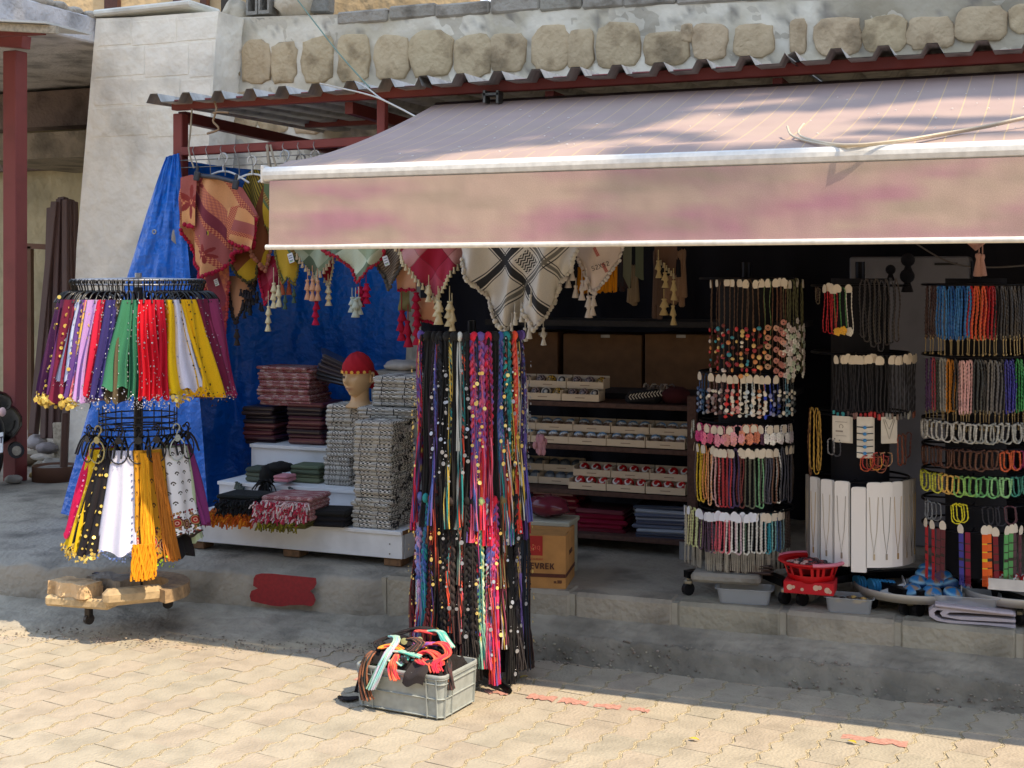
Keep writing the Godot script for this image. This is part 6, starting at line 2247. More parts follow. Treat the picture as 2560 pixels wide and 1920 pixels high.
	t = shawl("peach shawl folded square with a crimson hem, hanging below the crimson check", -0.6, [Vector2(-3.113, 1.713), Vector2(-3.001, 1.712)], [Vector2(-3.113, 1.544), Vector2(-3.01, 1.544)], cmat(L(214, 158, 122), 0.92), 0.0, 1.0, [crimson, 0.014, "pom"], g, Color.WHITE, 0.006)
	add_tassels(t, [[Vector3(-3.092, 1.441, -0.62), 0.15, 0.05, 3], [Vector3(-3.056, 1.391, -0.62), 0.13, 0.05, 2], [Vector3(-2.997, 1.412, -0.6), 0.14, 0.05, 3], [Vector3(-3.001, 1.532, -0.6), 0.12, 0.05, 3]], L(176, 8, 52))
	shawl("olive rolled shawl end above the crimson tassels", -0.63, [Vector2(-3.111, 1.539), Vector2(-3.052, 1.54)], [Vector2(-3.111, 1.438), Vector2(-3.056, 1.431)], cmat(L(128, 124, 84), 0.95), 0.0, 1.0, [], g, Color.WHITE, 0.008)
	shawl("second square peach shawl end with crimson hem, lower and nearer the braid stand", -0.64, [Vector2(-3.032, 1.501), Vector2(-2.919, 1.502)], [Vector2(-3.032, 1.399), Vector2(-2.927, 1.38)], cmat(L(204, 146, 110), 0.92), 0.0, 1.0, [crimson, 0.014, "pom"], g, Color.WHITE, 0.006)
	t = shawl("crimson, pink and cream checked shawl with cream tassels, forming a deep V", -0.48, [Vector2(-3.085, 1.79), Vector2(-2.684, 1.785)], [Vector2(-3.085, 1.778), Vector2(-3.007, 1.691), Vector2(-2.92, 1.592), Vector2(-2.838, 1.499), Vector2(-2.79, 1.563), Vector2(-2.737, 1.631), Vector2(-2.68, 1.708)], pat("crimson"), 0.78, 2.3, [cream, 0.026, "tassel"], g, Color.WHITE, 0.016)
	add_tassels(t, [[Vector3(-2.863, 1.569, -0.46), 0.08, 0.034, 2], [Vector3(-2.813, 1.495, -0.46), 0.115, 0.05, 3], [Vector3(-2.802, 1.492, -0.45), 0.1, 0.04, 2], [Vector3(-2.756, 1.492, -0.47), 0.12, 0.048, 3], [Vector3(-2.743, 1.457, -0.47), 0.12, 0.04, 2]], cream)
	t = shawl("large white keffiyeh with black bands and zigzag weave, hung by its corner", -0.44, [Vector2(-2.67, 1.784), Vector2(-2.073, 1.778)], [Vector2(-2.67, 1.707), Vector2(-2.624, 1.604), Vector2(-2.557, 1.501), Vector2(-2.491, 1.391), Vector2(-2.45, 1.342), Vector2(-2.407, 1.426), Vector2(-2.372, 1.476), Vector2(-2.315, 1.401), Vector2(-2.279, 1.36), Vector2(-2.235, 1.435), Vector2(-2.203, 1.522), Vector2(-2.175, 1.581), Vector2(-2.104, 1.667), Vector2(-2.073, 1.731)], pat("keffiyeh"), 0.74, 2.7, [L(224, 218, 204), 0.02, "pom"], g, Color.WHITE, 0.026)
	add_tassels(t, [[Vector3(-2.445, 1.351, -0.42), 0.045, 0.03, 1], [Vector3(-2.409, 1.393, -0.42), 0.075, 0.028, 1], [Vector3(-2.394, 1.446, -0.42), 0.06, 0.026, 1], [Vector3(-2.362, 1.461, -0.42), 0.06, 0.028, 1], [Vector3(-2.342, 1.371, -0.42), 0.06, 0.03, 1], [Vector3(-2.318, 1.383, -0.42), 0.06, 0.03, 1], [Vector3(-2.251, 1.372, -0.42), 0.08, 0.028, 2], [Vector3(-2.308, 1.527, -0.41), 0.05, 0.03, 1]], L(226, 222, 210))
	t = shawl("white shawl with small red blocks and a stamped size, next to the large keffiyeh", -0.5, [Vector2(-2.118, 1.78), Vector2(-1.89, 1.777)], [Vector2(-2.118, 1.705), Vector2(-2.074, 1.611), Vector2(-2.019, 1.526), Vector2(-1.97, 1.593), Vector2(-1.912, 1.685), Vector2(-1.89, 1.755)], pat("blush"), 0.5, 4.0, [L(224, 216, 208), 0.016, "pom"], g, Color.WHITE, 0.012)
	lettering(t, "size_lettering", "52X52", "Droid Sans Mono", 600, 0.022, L(40, 38, 40), Vector3(-1.985, 1.657, -0.462), Basis(Vector3.BACK, 0.3))
	add_tassels(t, [[Vector3(-2.118, 1.57, -0.5), 0.055, 0.034, 1], [Vector3(-2.081, 1.593, -0.48), 0.09, 0.034, 2], [Vector3(-2.051, 1.522, -0.48), 0.1, 0.038, 2], [Vector3(-2.028, 1.522, -0.48), 0.09, 0.034, 2], [Vector3(-2.157, 1.611, -0.5), 0.05, 0.034, 1], [Vector3(-2.13, 1.645, -0.49), 0.05, 0.03, 1], [Vector3(-2.056, 1.611, -0.47), 0.06, 0.03, 2]], L(226, 216, 206))
	mb = MB.new()
	for k in 70:
		mb.col = vary(L(226, 150, 20), 0.16)
		var f = k / 69.0
		var q = Vector3(-2.127, 1.653, -0.56).lerp(Vector3(-1.937, 1.705, -0.56), f)
		mb.tube(PackedVector3Array([q, q + Vector3(rnd(-0.008, 0.008), -0.07 - 0.03 * sin(f * 5.0), 0), q + Vector3(rnd(-0.01, 0.01), -0.13 - 0.04 * f + rng.randf() * 0.015, 0)]), 0.0035, 4)
	single("orange_fringe", "orange thread fringe hanging behind the white shawl with red blocks", "fringe", mb, m_cloth)
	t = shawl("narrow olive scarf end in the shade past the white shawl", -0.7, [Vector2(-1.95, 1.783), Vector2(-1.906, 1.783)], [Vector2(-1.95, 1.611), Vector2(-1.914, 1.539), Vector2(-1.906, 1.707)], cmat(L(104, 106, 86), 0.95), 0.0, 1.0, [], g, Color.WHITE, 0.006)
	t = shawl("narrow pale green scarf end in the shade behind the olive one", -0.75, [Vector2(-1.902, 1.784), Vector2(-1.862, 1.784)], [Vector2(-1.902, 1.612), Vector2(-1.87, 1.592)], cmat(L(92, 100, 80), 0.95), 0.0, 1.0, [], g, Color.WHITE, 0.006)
	t = shawl("brown scarf with strings of cream tassels in front of the dark interior", -0.66, [Vector2(-1.784, 1.78), Vector2(-1.676, 1.779)], [Vector2(-1.784, 1.705), Vector2(-1.737, 1.667), Vector2(-1.676, 1.611)], cmat(L(92, 68, 52), 0.95), 0.0, 1.0, [cream * 0.7, 0.02, "tassel"], g, Color.WHITE, 0.01)
	add_tassels(t, [[Vector3(-1.759, 1.686, -0.64), 0.08, 0.032, 2], [Vector3(-1.728, 1.63, -0.64), 0.07, 0.036, 2], [Vector3(-1.732, 1.507, -0.64), 0.075, 0.044, 2], [Vector3(-1.686, 1.593, -0.64), 0.09, 0.032, 2], [Vector3(-1.686, 1.477, -0.64), 0.09, 0.032, 2]], L(206, 184, 130))
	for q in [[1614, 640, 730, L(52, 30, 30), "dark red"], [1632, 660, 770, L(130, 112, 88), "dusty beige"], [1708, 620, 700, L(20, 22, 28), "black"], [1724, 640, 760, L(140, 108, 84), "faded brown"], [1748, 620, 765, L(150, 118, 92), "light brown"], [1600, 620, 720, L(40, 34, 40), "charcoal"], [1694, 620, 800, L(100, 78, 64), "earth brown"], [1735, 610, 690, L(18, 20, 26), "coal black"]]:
		mb = MB.new()
		mb.col = q[3]
		for k in 4:
			var a = Vector3(-2.0 + (q[0] - 1600) * 0.00205 + k * 0.012 - 0.03, 1.6 + (696 - q[1]) * 0.0019, -0.85)
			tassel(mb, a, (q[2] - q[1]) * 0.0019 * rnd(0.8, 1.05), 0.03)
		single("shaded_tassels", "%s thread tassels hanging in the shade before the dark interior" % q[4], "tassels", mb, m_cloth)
	t = shawl("pale pink shawl corner with a tassel high above the last jewellery rack", -0.2, [Vector2(-0.369, 1.769), Vector2(-0.282, 1.768)], [Vector2(-0.369, 1.747), Vector2(-0.327, 1.708), Vector2(-0.282, 1.746)], cmat(L(190, 150, 140), 0.95), 0.0, 1.0, [], g, Color.WHITE, 0.006)
	add_tassels(t, [[Vector3(-0.315, 1.702, -0.2), 0.085, 0.04, 1], [Vector3(-0.302, 1.698, -0.2), 0.08, 0.036, 1]], L(190, 148, 136))
	for q in [[Vector3(-4.123, 2.237, -0.57), L(226, 226, 224), "white", "above the peach shawl"], [Vector3(-3.944, 2.217, -0.57), L(236, 236, 232), "thick white", "holding the brown shawl"], [Vector3(-3.744, 2.239, -0.57), L(206, 214, 220), "clear", "holding the green shawl"], [Vector3(-3.666, 2.218, -0.6), L(120, 116, 112), "grey", "just before the awning's end"], [Vector3(-3.581, 2.236, -0.6), L(226, 224, 222), "small white", "touching the awning cloth"]]:
		mb = MB.new()
		mb.col = q[1]
		var hk = PackedVector3Array([q[0] + Vector3(0, -0.075, 0), q[0] + Vector3(0.0, -0.04, 0)])
		for k in 10:
			var an = lerpf(-0.9, 3.5, k / 9.0)
			hk.append(q[0] + Vector3(cos(an) * 0.026, sin(an) * 0.026, 0))
		mb.tube(hk, 0.0045, 6)
		mb.tube(curve([q[0] + Vector3(-0.16, -0.135, 0), q[0] + Vector3(-0.07, -0.085, 0), q[0] + Vector3(0, -0.07, 0), q[0] + Vector3(0.07, -0.085, 0), q[0] + Vector3(0.16, -0.135, 0)], 14), 0.006, 6)
		single("clothes_hanger", "%s plastic hanger %s on the stall rail" % [q[2], q[3]], "hanger", mb, m_plastic, "hangers on the stall rail")
	mb = MB.new()
	mb.col = L(62, 66, 76)
	mb.tube(PackedVector3Array([Vector3(-4.228, 2.144, -0.49), Vector3(-4.1, 2.128, -0.49), Vector3(-3.984, 2.099, -0.49)]), 0.012, 8)
	var t2 = thing("clip_hanger", "dark grey clip hanger gripping the peach shawl", "hanger", Vector3(-4.1, 2.128, -0.49))
	part(t2, "bar", mb, m_plastic)
	for q in [Vector3(-4.222, 2.138, -0.475), Vector3(-3.982, 2.086, -0.475)]:
		mb = MB.new()
		mb.col = L(56, 60, 68)
		mb.box(q, Vector3(0.036, 0.05, 0.02), Basis(Vector3.BACK, -0.2), 0.006)
		mb.box(q + Vector3(0.003, 0.035, 0), Vector3(0.016, 0.04, 0.012), Basis(Vector3.BACK, -0.2), 0.003)
		part(t2, "clip", mb, m_plastic)

# ---- white stepped display ----

# folded cloths piled up, each layer a slab with soft edges
func bundle(mb: MB, ctr: Vector3, size: Vector3, layers: int, turn: float, jitter := 0.006, uv := Vector2(1.0, 0.25), cols := []) -> void:
	var h = size.y / layers
	for k in layers:
		var at = mb.v.size()
		if cols.size():
			mb.col = vary(cols[rng.randi() % cols.size()], 0.12)
		var b = Basis.from_euler(Vector3(rnd(-0.015, 0.015), turn + rnd(-0.03, 0.03), rnd(-0.02, 0.02)))
		mb.box(ctr + Vector3(rnd(-jitter, jitter), h * (k + 0.5), rnd(-jitter, jitter)), Vector3(size.x * rnd(0.96, 1.0), h * 1.12, size.z * rnd(0.97, 1.0)), b, h * 0.42)
		var off = Vector2(rnd(-0.03, 0.03) + floorf(rng.randf() * 2.0) * 0.5, rng.randf())
		for q in range(at, mb.v.size()):
			mb.t[q] = mb.t[q] * uv + off

func tufts(mb: MB, a: Vector3, b: Vector3, many: int, ln: float, thick: float, cols: Array, spread := 0.02) -> void:
	for k in many:
		var q = a.lerp(b, rng.randf()) + Vector3(rnd(-1, 1) * 0.01, rnd(-1, 1) * spread, rnd(-1, 1) * 0.012)
		mb.col = vary(cols[rng.randi() % cols.size()], 0.2)
		var d = Vector3(rnd(-0.7, 0.7), rnd(-0.9, 0.25), rnd(0.1, 1.0)).normalized() * ln * rnd(0.6, 1.2)
		mb.tube(PackedVector3Array([q, q + d * 0.6, q + d * 0.9 + Vector3(0, -ln * 0.35, 0)]), thick, 4)

func build_display() -> void:
	var xl = -4.08
	var xr = -2.86
	var w = xr - xl
	var xm = (xl + xr) * 0.5
	var white = L(226, 230, 234)
	var t = thing("display_steps", "white painted board display with three steps on wooden blocks", "display", Vector3(xm, PLATFORM, -0.5))
	var rows = [[-0.17, 0.285, 0.42, -0.47], [-0.47, 0.42, 0.545, -0.77], [-0.77, 0.545, 0.705, -1.3]]
	for r in rows:
		var mb = MB.new()
		mb.col = white
		mb.box(Vector3(xm, (r[1] + r[2]) * 0.5 - 0.004, r[0] - 0.009), Vector3(w, r[2] - r[1] - 0.016, 0.018), Basis.IDENTITY, 0.002)
		part(t, "riser", mb, m_paint)
		mb = MB.new()
		mb.col = white
		mb.box(Vector3(xm, r[2] - 0.009, (r[0] + r[3]) * 0.5 + 0.004), Vector3(w + 0.004, 0.018, r[0] - r[3] + 0.02), Basis.IDENTITY, 0.002)
		part(t, "tread", mb, m_paint)
		for sx in [-1.0, 1.0]:
			mb = MB.new()
			mb.col = white
			mb.box(Vector3(xm + sx * (w * 0.5 - 0.009), (r[1] + r[2]) * 0.5 - 0.006, (r[0] + r[3]) * 0.5 - 0.02), Vector3(0.017, r[2] - r[1] - 0.014, r[0] - r[3] - 0.02))
			part(t, "side_panel", mb, m_paint)
	for r in rows:
		var mb = MB.new()
		mb.col = L(128, 96, 66)
		mb.box(Vector3(xr + 0.003, r[2] - 0.009, (r[0] + r[3]) * 0.5), Vector3(0.004, 0.019, r[0] - r[3]))
		part(t, "raw_board_edge", mb, m_wood)
	for q in [[xr - 0.06, -0.23], [xl + 0.06, -0.23], [xm, -0.23], [xr - 0.06, -1.2], [xl + 0.06, -1.2]]:
		var mb = MB.new()
		mb.col = L(140, 104, 72)
		mb.box(Vector3(q[0], PLATFORM + 0.0175, q[1]), Vector3(0.09, 0.035, 0.09), Basis.IDENTITY, 0.003)
		part(t, "wooden_block", mb, m_wood)
	for q in [[Vector3(-2.923, 0.357, -0.165)], [Vector3(-2.923, 0.311, -0.165)], [Vector3(-4.097, 0.594, -0.765)]]:
		var mb = MB.new()
		mb.col = L(120, 120, 120)
		mb.disc(q[0], Vector3(0, 0, 1), 0.0035, 0.003, 8)
		part(t, "screw", mb, m_metal)
	var kg = "bundles of black and white keffiyehs on the display"
	var ks = [
		[Vector3(-3.026, 0.422, -0.171), 0.215, 0.27, 0.422, 0.118, "lowest bundle of the front pile of black and white keffiyehs"],
		[Vector3(-3.022, 0.422, -0.173), 0.21, 0.27, 0.54, 0.128, "second bundle up in the front pile of keffiyehs, a white cord down it"],
		[Vector3(-3.024, 0.422, -0.172), 0.205, 0.27, 0.668, 0.13, "third bundle up in the front pile of keffiyehs"],
		[Vector3(-3.024, 0.422, -0.172), 0.21, 0.27, 0.798, 0.125, "topmost wide bundle of the front pile of keffiyehs"],
		[Vector3(-3.425, 0.547, -0.547), 0.165, 0.22, 0.547, 0.145, "lowest keffiyeh bundle of the pile under the mannequin head"],
		[Vector3(-3.412, 0.547, -0.552), 0.165, 0.22, 0.692, 0.13, "middle keffiyeh bundle of the pile under the mannequin head"],
		[Vector3(-3.386, 0.547, -0.563), 0.24, 0.22, 0.822, 0.135, "keffiyeh bundle directly under the mannequin head"],
	]
	for q in ks:
		var mb = MB.new()
		bundle(mb, Vector3(q[0].x, q[3], q[0].z - q[2] * 0.5), Vector3(q[1], q[4], q[2]), 6, rnd(-0.06, 0.06), 0.006)
		var s = thing("keffiyeh_bundle", q[5], "folded scarves", Vector3(q[0].x, q[3], q[0].z - q[2] * 0.5), kg)
		part(s, "folded_cloths", mb, pat("stack"))
		mb = MB.new()
		tufts(mb, Vector3(q[0].x + q[1] * 0.5, q[3] + 0.01, q[0].z - 0.02), Vector3(q[0].x + q[1] * 0.5, q[3] + q[4], q[0].z - q[2] * 0.9), 90, 0.018, 0.003, [L(60, 58, 58), L(190, 186, 178), L(206, 200, 190), L(30, 30, 32)], 0.012)
		part(s, "fringe", mb, m_cloth, "", true)
	for q in [[Vector3(-3.021, 0.977, -0.42), 0.26, 0.145, "keffiyeh bundle set back on top of the front pile, highest of all"], [Vector3(-3.045, 0.922, -0.35), 0.3, 0.05, "flat keffiyeh bundle between the front pile and the highest bundle"]]:
		var mb = MB.new()
		bundle(mb, q[0] + Vector3(0, 0, -0.1), Vector3(q[1], q[2], 0.24), 8 if q[2] > 0.1 else 3, 0.1, 0.006)
		single("keffiyeh_bundle", q[3], "folded scarves", mb, pat("stack"), kg)
	var mb = MB.new()
	bundle(mb, Vector3(-3.919, 0.909, -0.95), Vector3(0.32, 0.21, 0.26), 14, 0.05, 0.012, Vector2(1.2, 0.2))
	single("red_plaid_stack", "stack of red and white plaid scarves in clear wrap on the top step", "folded scarves", mb, pat("redstack"))
	for q in [[Vector3(-4.076, 0.698, -0.85), 0.2, 0.2, "wrapped bundle of maroon scarves on the top step by the tarpaulin"], [Vector3(-3.786, 0.711, -0.85), 0.22, 0.22, "wrapped bundle of maroon scarves on the top step under the red plaid stack"]]:
		mb = MB.new()
		bundle(mb, q[0] + Vector3(0, 0, -0.1), Vector3(q[1], q[2], 0.26), 9, 0.03, 0.01, Vector2(1, 1), [L(70, 34, 42), L(90, 46, 50), L(56, 44, 46), L(104, 60, 60), L(40, 30, 36)])
		single("maroon_bundle", q[3], "folded scarves", mb, mat(0.3), "maroon bundles on the top step")
	mb = MB.new()
	for k in 6:
		mb.col = vary(L(66, 62, 70), 0.4)
		var a = -0.25 - 0.12 * k
		mb.box(Vector3(-3.682, 1.056, -1.000) + Vector3(0.003 * k + rng.randf() * 0.012, 0.02 * k, 0.004 * k), Vector3(0.2, 0.024, 0.2), Basis.from_euler(Vector3(0.14, 0.2 + 0.07 * k, -0.22 - 0.05 * k)), 0.011)
	single("fanned_packs", "fan of dark plastic-wrapped packs leaning on the red plaid stack", "packs", mb, m_film)
	mb = MB.new()
	mb.col = L(150, 146, 138)
	mb.box(Vector3(-3.271, 1.089, -1.000) + Vector3(0, -0.06, 0), Vector3(0.3, 0.16, 0.2), Basis(Vector3.UP, 0.1), 0.008)
	single("cream_box", "dull cream carton behind the highest keffiyeh bundle", "box", mb, m_card)
	mb = MB.new()
	mb.col = L(196, 192, 186)
	boulder(mb, Vector3(-3.266, 1.135, -0.98), Vector3(0.13, 0.04, 0.09), 12, 22, 10)
	single("white_bag", "crumpled white plastic bag lying on the cream carton", "bag", mb, m_plastic)
	for q in [[Vector3(-3.886, 0.549, -0.489), Vector3(0.1, 0.07, 0.13), 3, [L(92, 102, 88), L(70, 84, 74)], "folded grey green scarf at the tarpaulin end of the middle step", "tex"], [Vector3(-3.623, 0.549, -0.567), Vector3(0.17, 0.085, 0.16), 4, [L(120, 128, 100), L(92, 104, 84)], "folded olive striped scarf on the middle step", ""], [Vector3(-3.737, 0.549, -0.52), Vector3(0.09, 0.02, 0.1), 1, [L(232, 232, 230)], "thin white folded scarf with a fringe on the middle step", ""], [Vector3(-3.681, 0.569, -0.43), Vector3(0.085, 0.03, 0.1), 2, [L(220, 150, 160), L(200, 80, 100)], "pink and white checked scarf folded on the white one", ""]]:
		mb = MB.new()
		bundle(mb, q[0] + Vector3(0, 0.0, -q[1].z * 0.5 + 0.005), q[1], q[2], 0.06, 0.006, Vector2(1, 1), q[3])
		single("folded_scarf", q[4], "scarf", mb, m_cloth, "folded scarves on the middle step")
	mb = MB.new()
	mb.col = L(14, 14, 18)
	boulder(mb, Vector3(-3.819, 0.582, -0.55), Vector3(0.07, 0.065, 0.09), 5, 20, 12)
	boulder(mb, Vector3(-3.773, 0.619, -0.57), Vector3(0.09, 0.035, 0.08), 6, 20, 12)
	var bs = thing("black_scarf", "plush black scarf heaped on the middle step with a tassel hanging over", "scarf", Vector3(-3.819, 0.54, -0.55))
	part(bs, "cloth", mb, m_cloth)
	mb = MB.new()
	tufts(mb, Vector3(-3.793, 0.552, -0.45), Vector3(-3.765, 0.557, -0.45), 50, 0.06, 0.004, [L(16, 16, 20)], 0.01)
	part(bs, "tassel", mb, m_cloth)
	for q in [[686, 1204, L(230, 232, 232), 0.05, "white"], [750, 1204, L(90, 100, 104), 0.04, "grey blue"], [770, 1212, L(16, 16, 20), 0.05, "black"], [605, 1200, L(90, 100, 92), 0.04, "grey green"], [612, 1208, L(80, 92, 88), 0.04, "dark sage"]]:
		mb = MB.new()
		var a = Vector3(-4.06 + (q[0] - 554) * 0.00219, 1.6 + (696 - q[1]) * 0.00208, -0.452)
		for k in 3:
			mb.col = vary(q[2], 0.1)
			tassel(mb, a + Vector3(k * 0.012 - 0.012, -0.005 * k, 0), q[3], 0.03)
		single("scarf_tassel", "%s scarf tassel hanging over the edge of the middle step" % q[4], "tassel", mb, m_cloth, "tassels over the middle step")
	var y0 = 0.424
	mb = MB.new()
	bundle(mb, Vector3(-3.68, 0.424, -0.037) + Vector3(0, 0.055, -0.1), Vector3(0.24, 0.075, 0.2), 4, 0.05, 0.006, Vector2(1, 1), [L(20, 22, 28)])
	tufts(mb, Vector3(-3.764, 0.424, -0.002) + Vector3(0, 0.08, 0.0), Vector3(-3.578, 0.424, -0.045) + Vector3(0, 0.09, 0.0), 160, 0.03, 0.004, [L(18, 20, 26), L(30, 32, 38)], 0.03)
	single("black_fringed_scarf", "black fringed scarf folded on the orange one on the lowest step", "scarf", mb, m_cloth)
	mb = MB.new()
	bundle(mb, Vector3(-3.716, 0.424, -0.022) + Vector3(0, 0.0, -0.1), Vector3(0.24, 0.06, 0.2), 2, 0.05, 0.004, Vector2(1, 1), [L(196, 96, 24)])
	tufts(mb, Vector3(-3.83, 0.424, 0.002) + Vector3(0, 0.03, 0.0), Vector3(-3.598, 0.424, -0.048) + Vector3(0, 0.03, 0.0), 260, 0.034, 0.004, [L(214, 106, 28), L(196, 88, 20), L(226, 140, 30)], 0.02)
	single("orange_fringed_scarf", "orange fringed scarf under the black one on the lowest step", "scarf", mb, m_cloth)
	mb = MB.new()
	bundle(mb, Vector3(-3.418, 0.424, -0.032) + Vector3(0.0, 0.03, -0.12), Vector3(0.27, 0.11, 0.22), 5, 0.05, 0.008, Vector2(1.4, 0.3))
	var rk = thing("red_keffiyeh_pile", "pile of folded red and white keffiyehs with a thick fringe on the lowest step", "folded scarves", Vector3(-3.418, 0.424, -0.032))
	part(rk, "folded_cloths", mb, pat("redstack"), "", false)
	mb = MB.new()
	tufts(mb, Vector3(-3.56, 0.424, -0.018) + Vector3(0, 0.075, 0.02), Vector3(-3.291, 0.424, -0.062) + Vector3(0, 0.075, 0.02), 420, 0.03, 0.0036, [L(206, 66, 90), L(232, 196, 200), L(190, 50, 80), L(236, 220, 220)], 0.045)
	part(rk, "fringe", mb, m_cloth, "", true)
	mb = MB.new()
	bundle(mb, Vector3(-3.413, 0.424, -0.012) + Vector3(0.0, 0.0, -0.1), Vector3(0.24, 0.03, 0.2), 2, 0.05, 0.006, Vector2(1, 1), [L(130, 120, 24), L(90, 84, 30)])
	tufts(mb, Vector3(-3.529, 0.424, 0.014) + Vector3(0, 0.014, 0.01), Vector3(-3.332, 0.424, -0.023) + Vector3(0, 0.014, 0.01), 90, 0.024, 0.0036, [L(140, 128, 24), L(100, 92, 24)], 0.01)
	single("olive_scarf", "olive yellow scarf folded under the red keffiyeh pile", "scarf", mb, m_cloth)
	mb = MB.new()
	bundle(mb, Vector3(-3.243, 0.424, -0.103) + Vector3(0.0, 0.0, -0.09), Vector3(0.21, 0.075, 0.18), 3, 0.08, 0.006, Vector2(1, 1), [L(16, 16, 22)])
	single("black_folded_scarf", "plain black scarf folded flat between the red pile and the keffiyehs", "scarf", mb, m_cloth)
	build_head()

func build_head() -> void:
	var c = Vector3(-3.306, 1.123, -0.56)
	c.y = 1.106
	var s = 0.1
	var yaw = -0.16
	var b = Basis(Vector3.UP, yaw)
	var t = thing("mannequin_head", "beige mannequin head in a red coin headscarf on the keffiyeh pile", "mannequin head", Vector3(-3.306, 0.997, -0.56))
	var P = PackedVector3Array()
	var nu = 84
	var nv = 76
	var skin = PackedColorArray()
	for j in nv:
		var th = PI * j / (nv - 1.0)
		for i in nu:
			var an = -TAU * i / nu
			var d = Vector3(cos(an) * sin(th), cos(th), sin(an) * sin(th))
			var q = Vector3(d.x * 0.071, d.y * 0.108, d.z * 0.088)
			if d.y < 0.0:
				var f = -d.y
				q.x *= 1.0 - 0.34 * f * f
				q.z = q.z * (1.0 - 0.2 * f) + 0.016 * f * maxf(0.0, d.z + 0.3)
			if d.z < 0.0 and d.y < -0.2:
				q.z *= 1.0 - 0.35 * (-d.y - 0.2)
			if d.z > 0.0:
				var fx = q.x
				var fy = q.y
				var g = func(cx: float, cy: float, sx: float, sy: float) -> float: return exp(-pow((fx - cx) / sx, 2.0) - pow((fy - cy) / sy, 2.0))
				q.z += 0.027 * g.call(0.0, -0.024, 0.0105, 0.015) + 0.015 * g.call(0.0, -0.002, 0.008, 0.02)
				q.z += 0.01 * g.call(0.0, -0.055, 0.018, 0.0055) + 0.009 * g.call(0.0, -0.067, 0.015, 0.006) - 0.006 * g.call(0.0, -0.0615, 0.02, 0.0025)
				q.z += 0.013 * g.call(0.0, -0.09, 0.02, 0.012)
				for sx in [-1.0, 1.0]:
					q.z -= 0.017 * g.call(sx * 0.028, 0.004, 0.015, 0.011)
					q.z += 0.009 * g.call(sx * 0.028, 0.003, 0.01, 0.006)
					q.z += 0.005 * g.call(sx * 0.028, 0.021, 0.02, 0.006)
					q.z += 0.004 * g.call(sx * 0.037, -0.03, 0.018, 0.016)
			var lips = exp(-pow(q.x / 0.02, 2.0) - pow((q.y + 0.061) / 0.009, 2.0)) if q.z > 0.0 else 0.0
			skin.append(L(206, 172, 128).lerp(L(168, 112, 92), lips * 0.7))
			P.append(c + b * q)
	var mb = MB.new()
	mb.col = L(206, 172, 128)
	mb.grid(P, nu, nv, true, skin)
	var ym = P[0].y
	var prof = []
	P = PackedVector3Array()
	for q in [[-0.055, 0.047, -0.012], [-0.09, 0.045, -0.014], [-0.12, 0.047, -0.014], [-0.138, 0.056, -0.012], [-0.148, 0.068, -0.008], [-0.158, 0.07, -0.006], [-0.158, 0.001, -0.006]]:
		for i in 24:
			var an = -TAU * i / 24
			P.append(c + b * Vector3(cos(an) * q[1], q[0], sin(an) * q[1] + q[2]))
	mb.grid(P, 24, 7, true)
	part(t, "head", mb, mat(0.45))
	for sx in [-1.0, 1.0]:
		mb = MB.new()
		mb.col = L(204, 168, 124)
		var pts = PackedVector3Array()
		for k in 11:
			var an = lerpf(-2.4, 2.2, k / 10.0)
			pts.append(c + b * Vector3(sx * (0.073 + 0.008 * sin(an * 0.5 + 1.0)), -0.006 + sin(an) * 0.025, -0.012 - cos(an) * 0.013))
		mb.tube(pts, 0.0055, 6)
		mb.ball(c + b * Vector3(sx * 0.071, -0.008, -0.012), Vector3(0.008, 0.02, 0.012), 8, 6)
		part(t, "ear", mb, mat(0.45))
	mb = MB.new()
	mb.col = L(52, 30, 18)
	mb.disc(c + b * Vector3(-0.03, -0.002, 0.079), b * Vector3(-0.35, 0, 1), 0.007, 0.003, 10)
	part(t, "dark_spot", mb, m_plastic)
	P = PackedVector3Array()
	for j in 14:
		var f = j / 13.0
		for i in 40:
			var an = -TAU * i / 40
			var th = f * 1.62
			var d = Vector3(cos(an) * sin(th), cos(th), sin(an) * sin(th))
			var low = 0.03 * maxf(0.0, -sin(an)) * f
			var wr = 0.0025 * sin(an * 9.0 + f * 14.0) + 0.0015 * sin(an * 23.0)
			P.append(c + b * (Vector3(d.x * 0.0765, d.y * 0.1 + 0.022 - low, d.z * 0.094 - 0.002) + d * wr))
	mb = MB.new()
	mb.col = L(176, 18, 34)
	mb.grid(P, 40, 14, true)
	mb.ball(c + b * Vector3(0.02, -0.02, -0.09), Vector3(0.04, 0.05, 0.03), 10, 7)
	var hs = single("red_headscarf", "red headscarf edged with gold coins, tied on the mannequin head", "headscarf", mb, m_cloth)
	mb = MB.new()
	mb.col = L(226, 180, 90)
	for k in 9:
		var an = lerpf(0.1, PI - 0.1, k / 8.0)
		var d = Vector3(cos(an), 0, sin(an))
		mb.disc(c + b * Vector3(d.x * 0.081, 0.024, d.z * 0.098), b * d, 0.0085, 0.002, 10)
	part(hs, "coins", mb, m_gold, "", true)

# ---- shelves ----

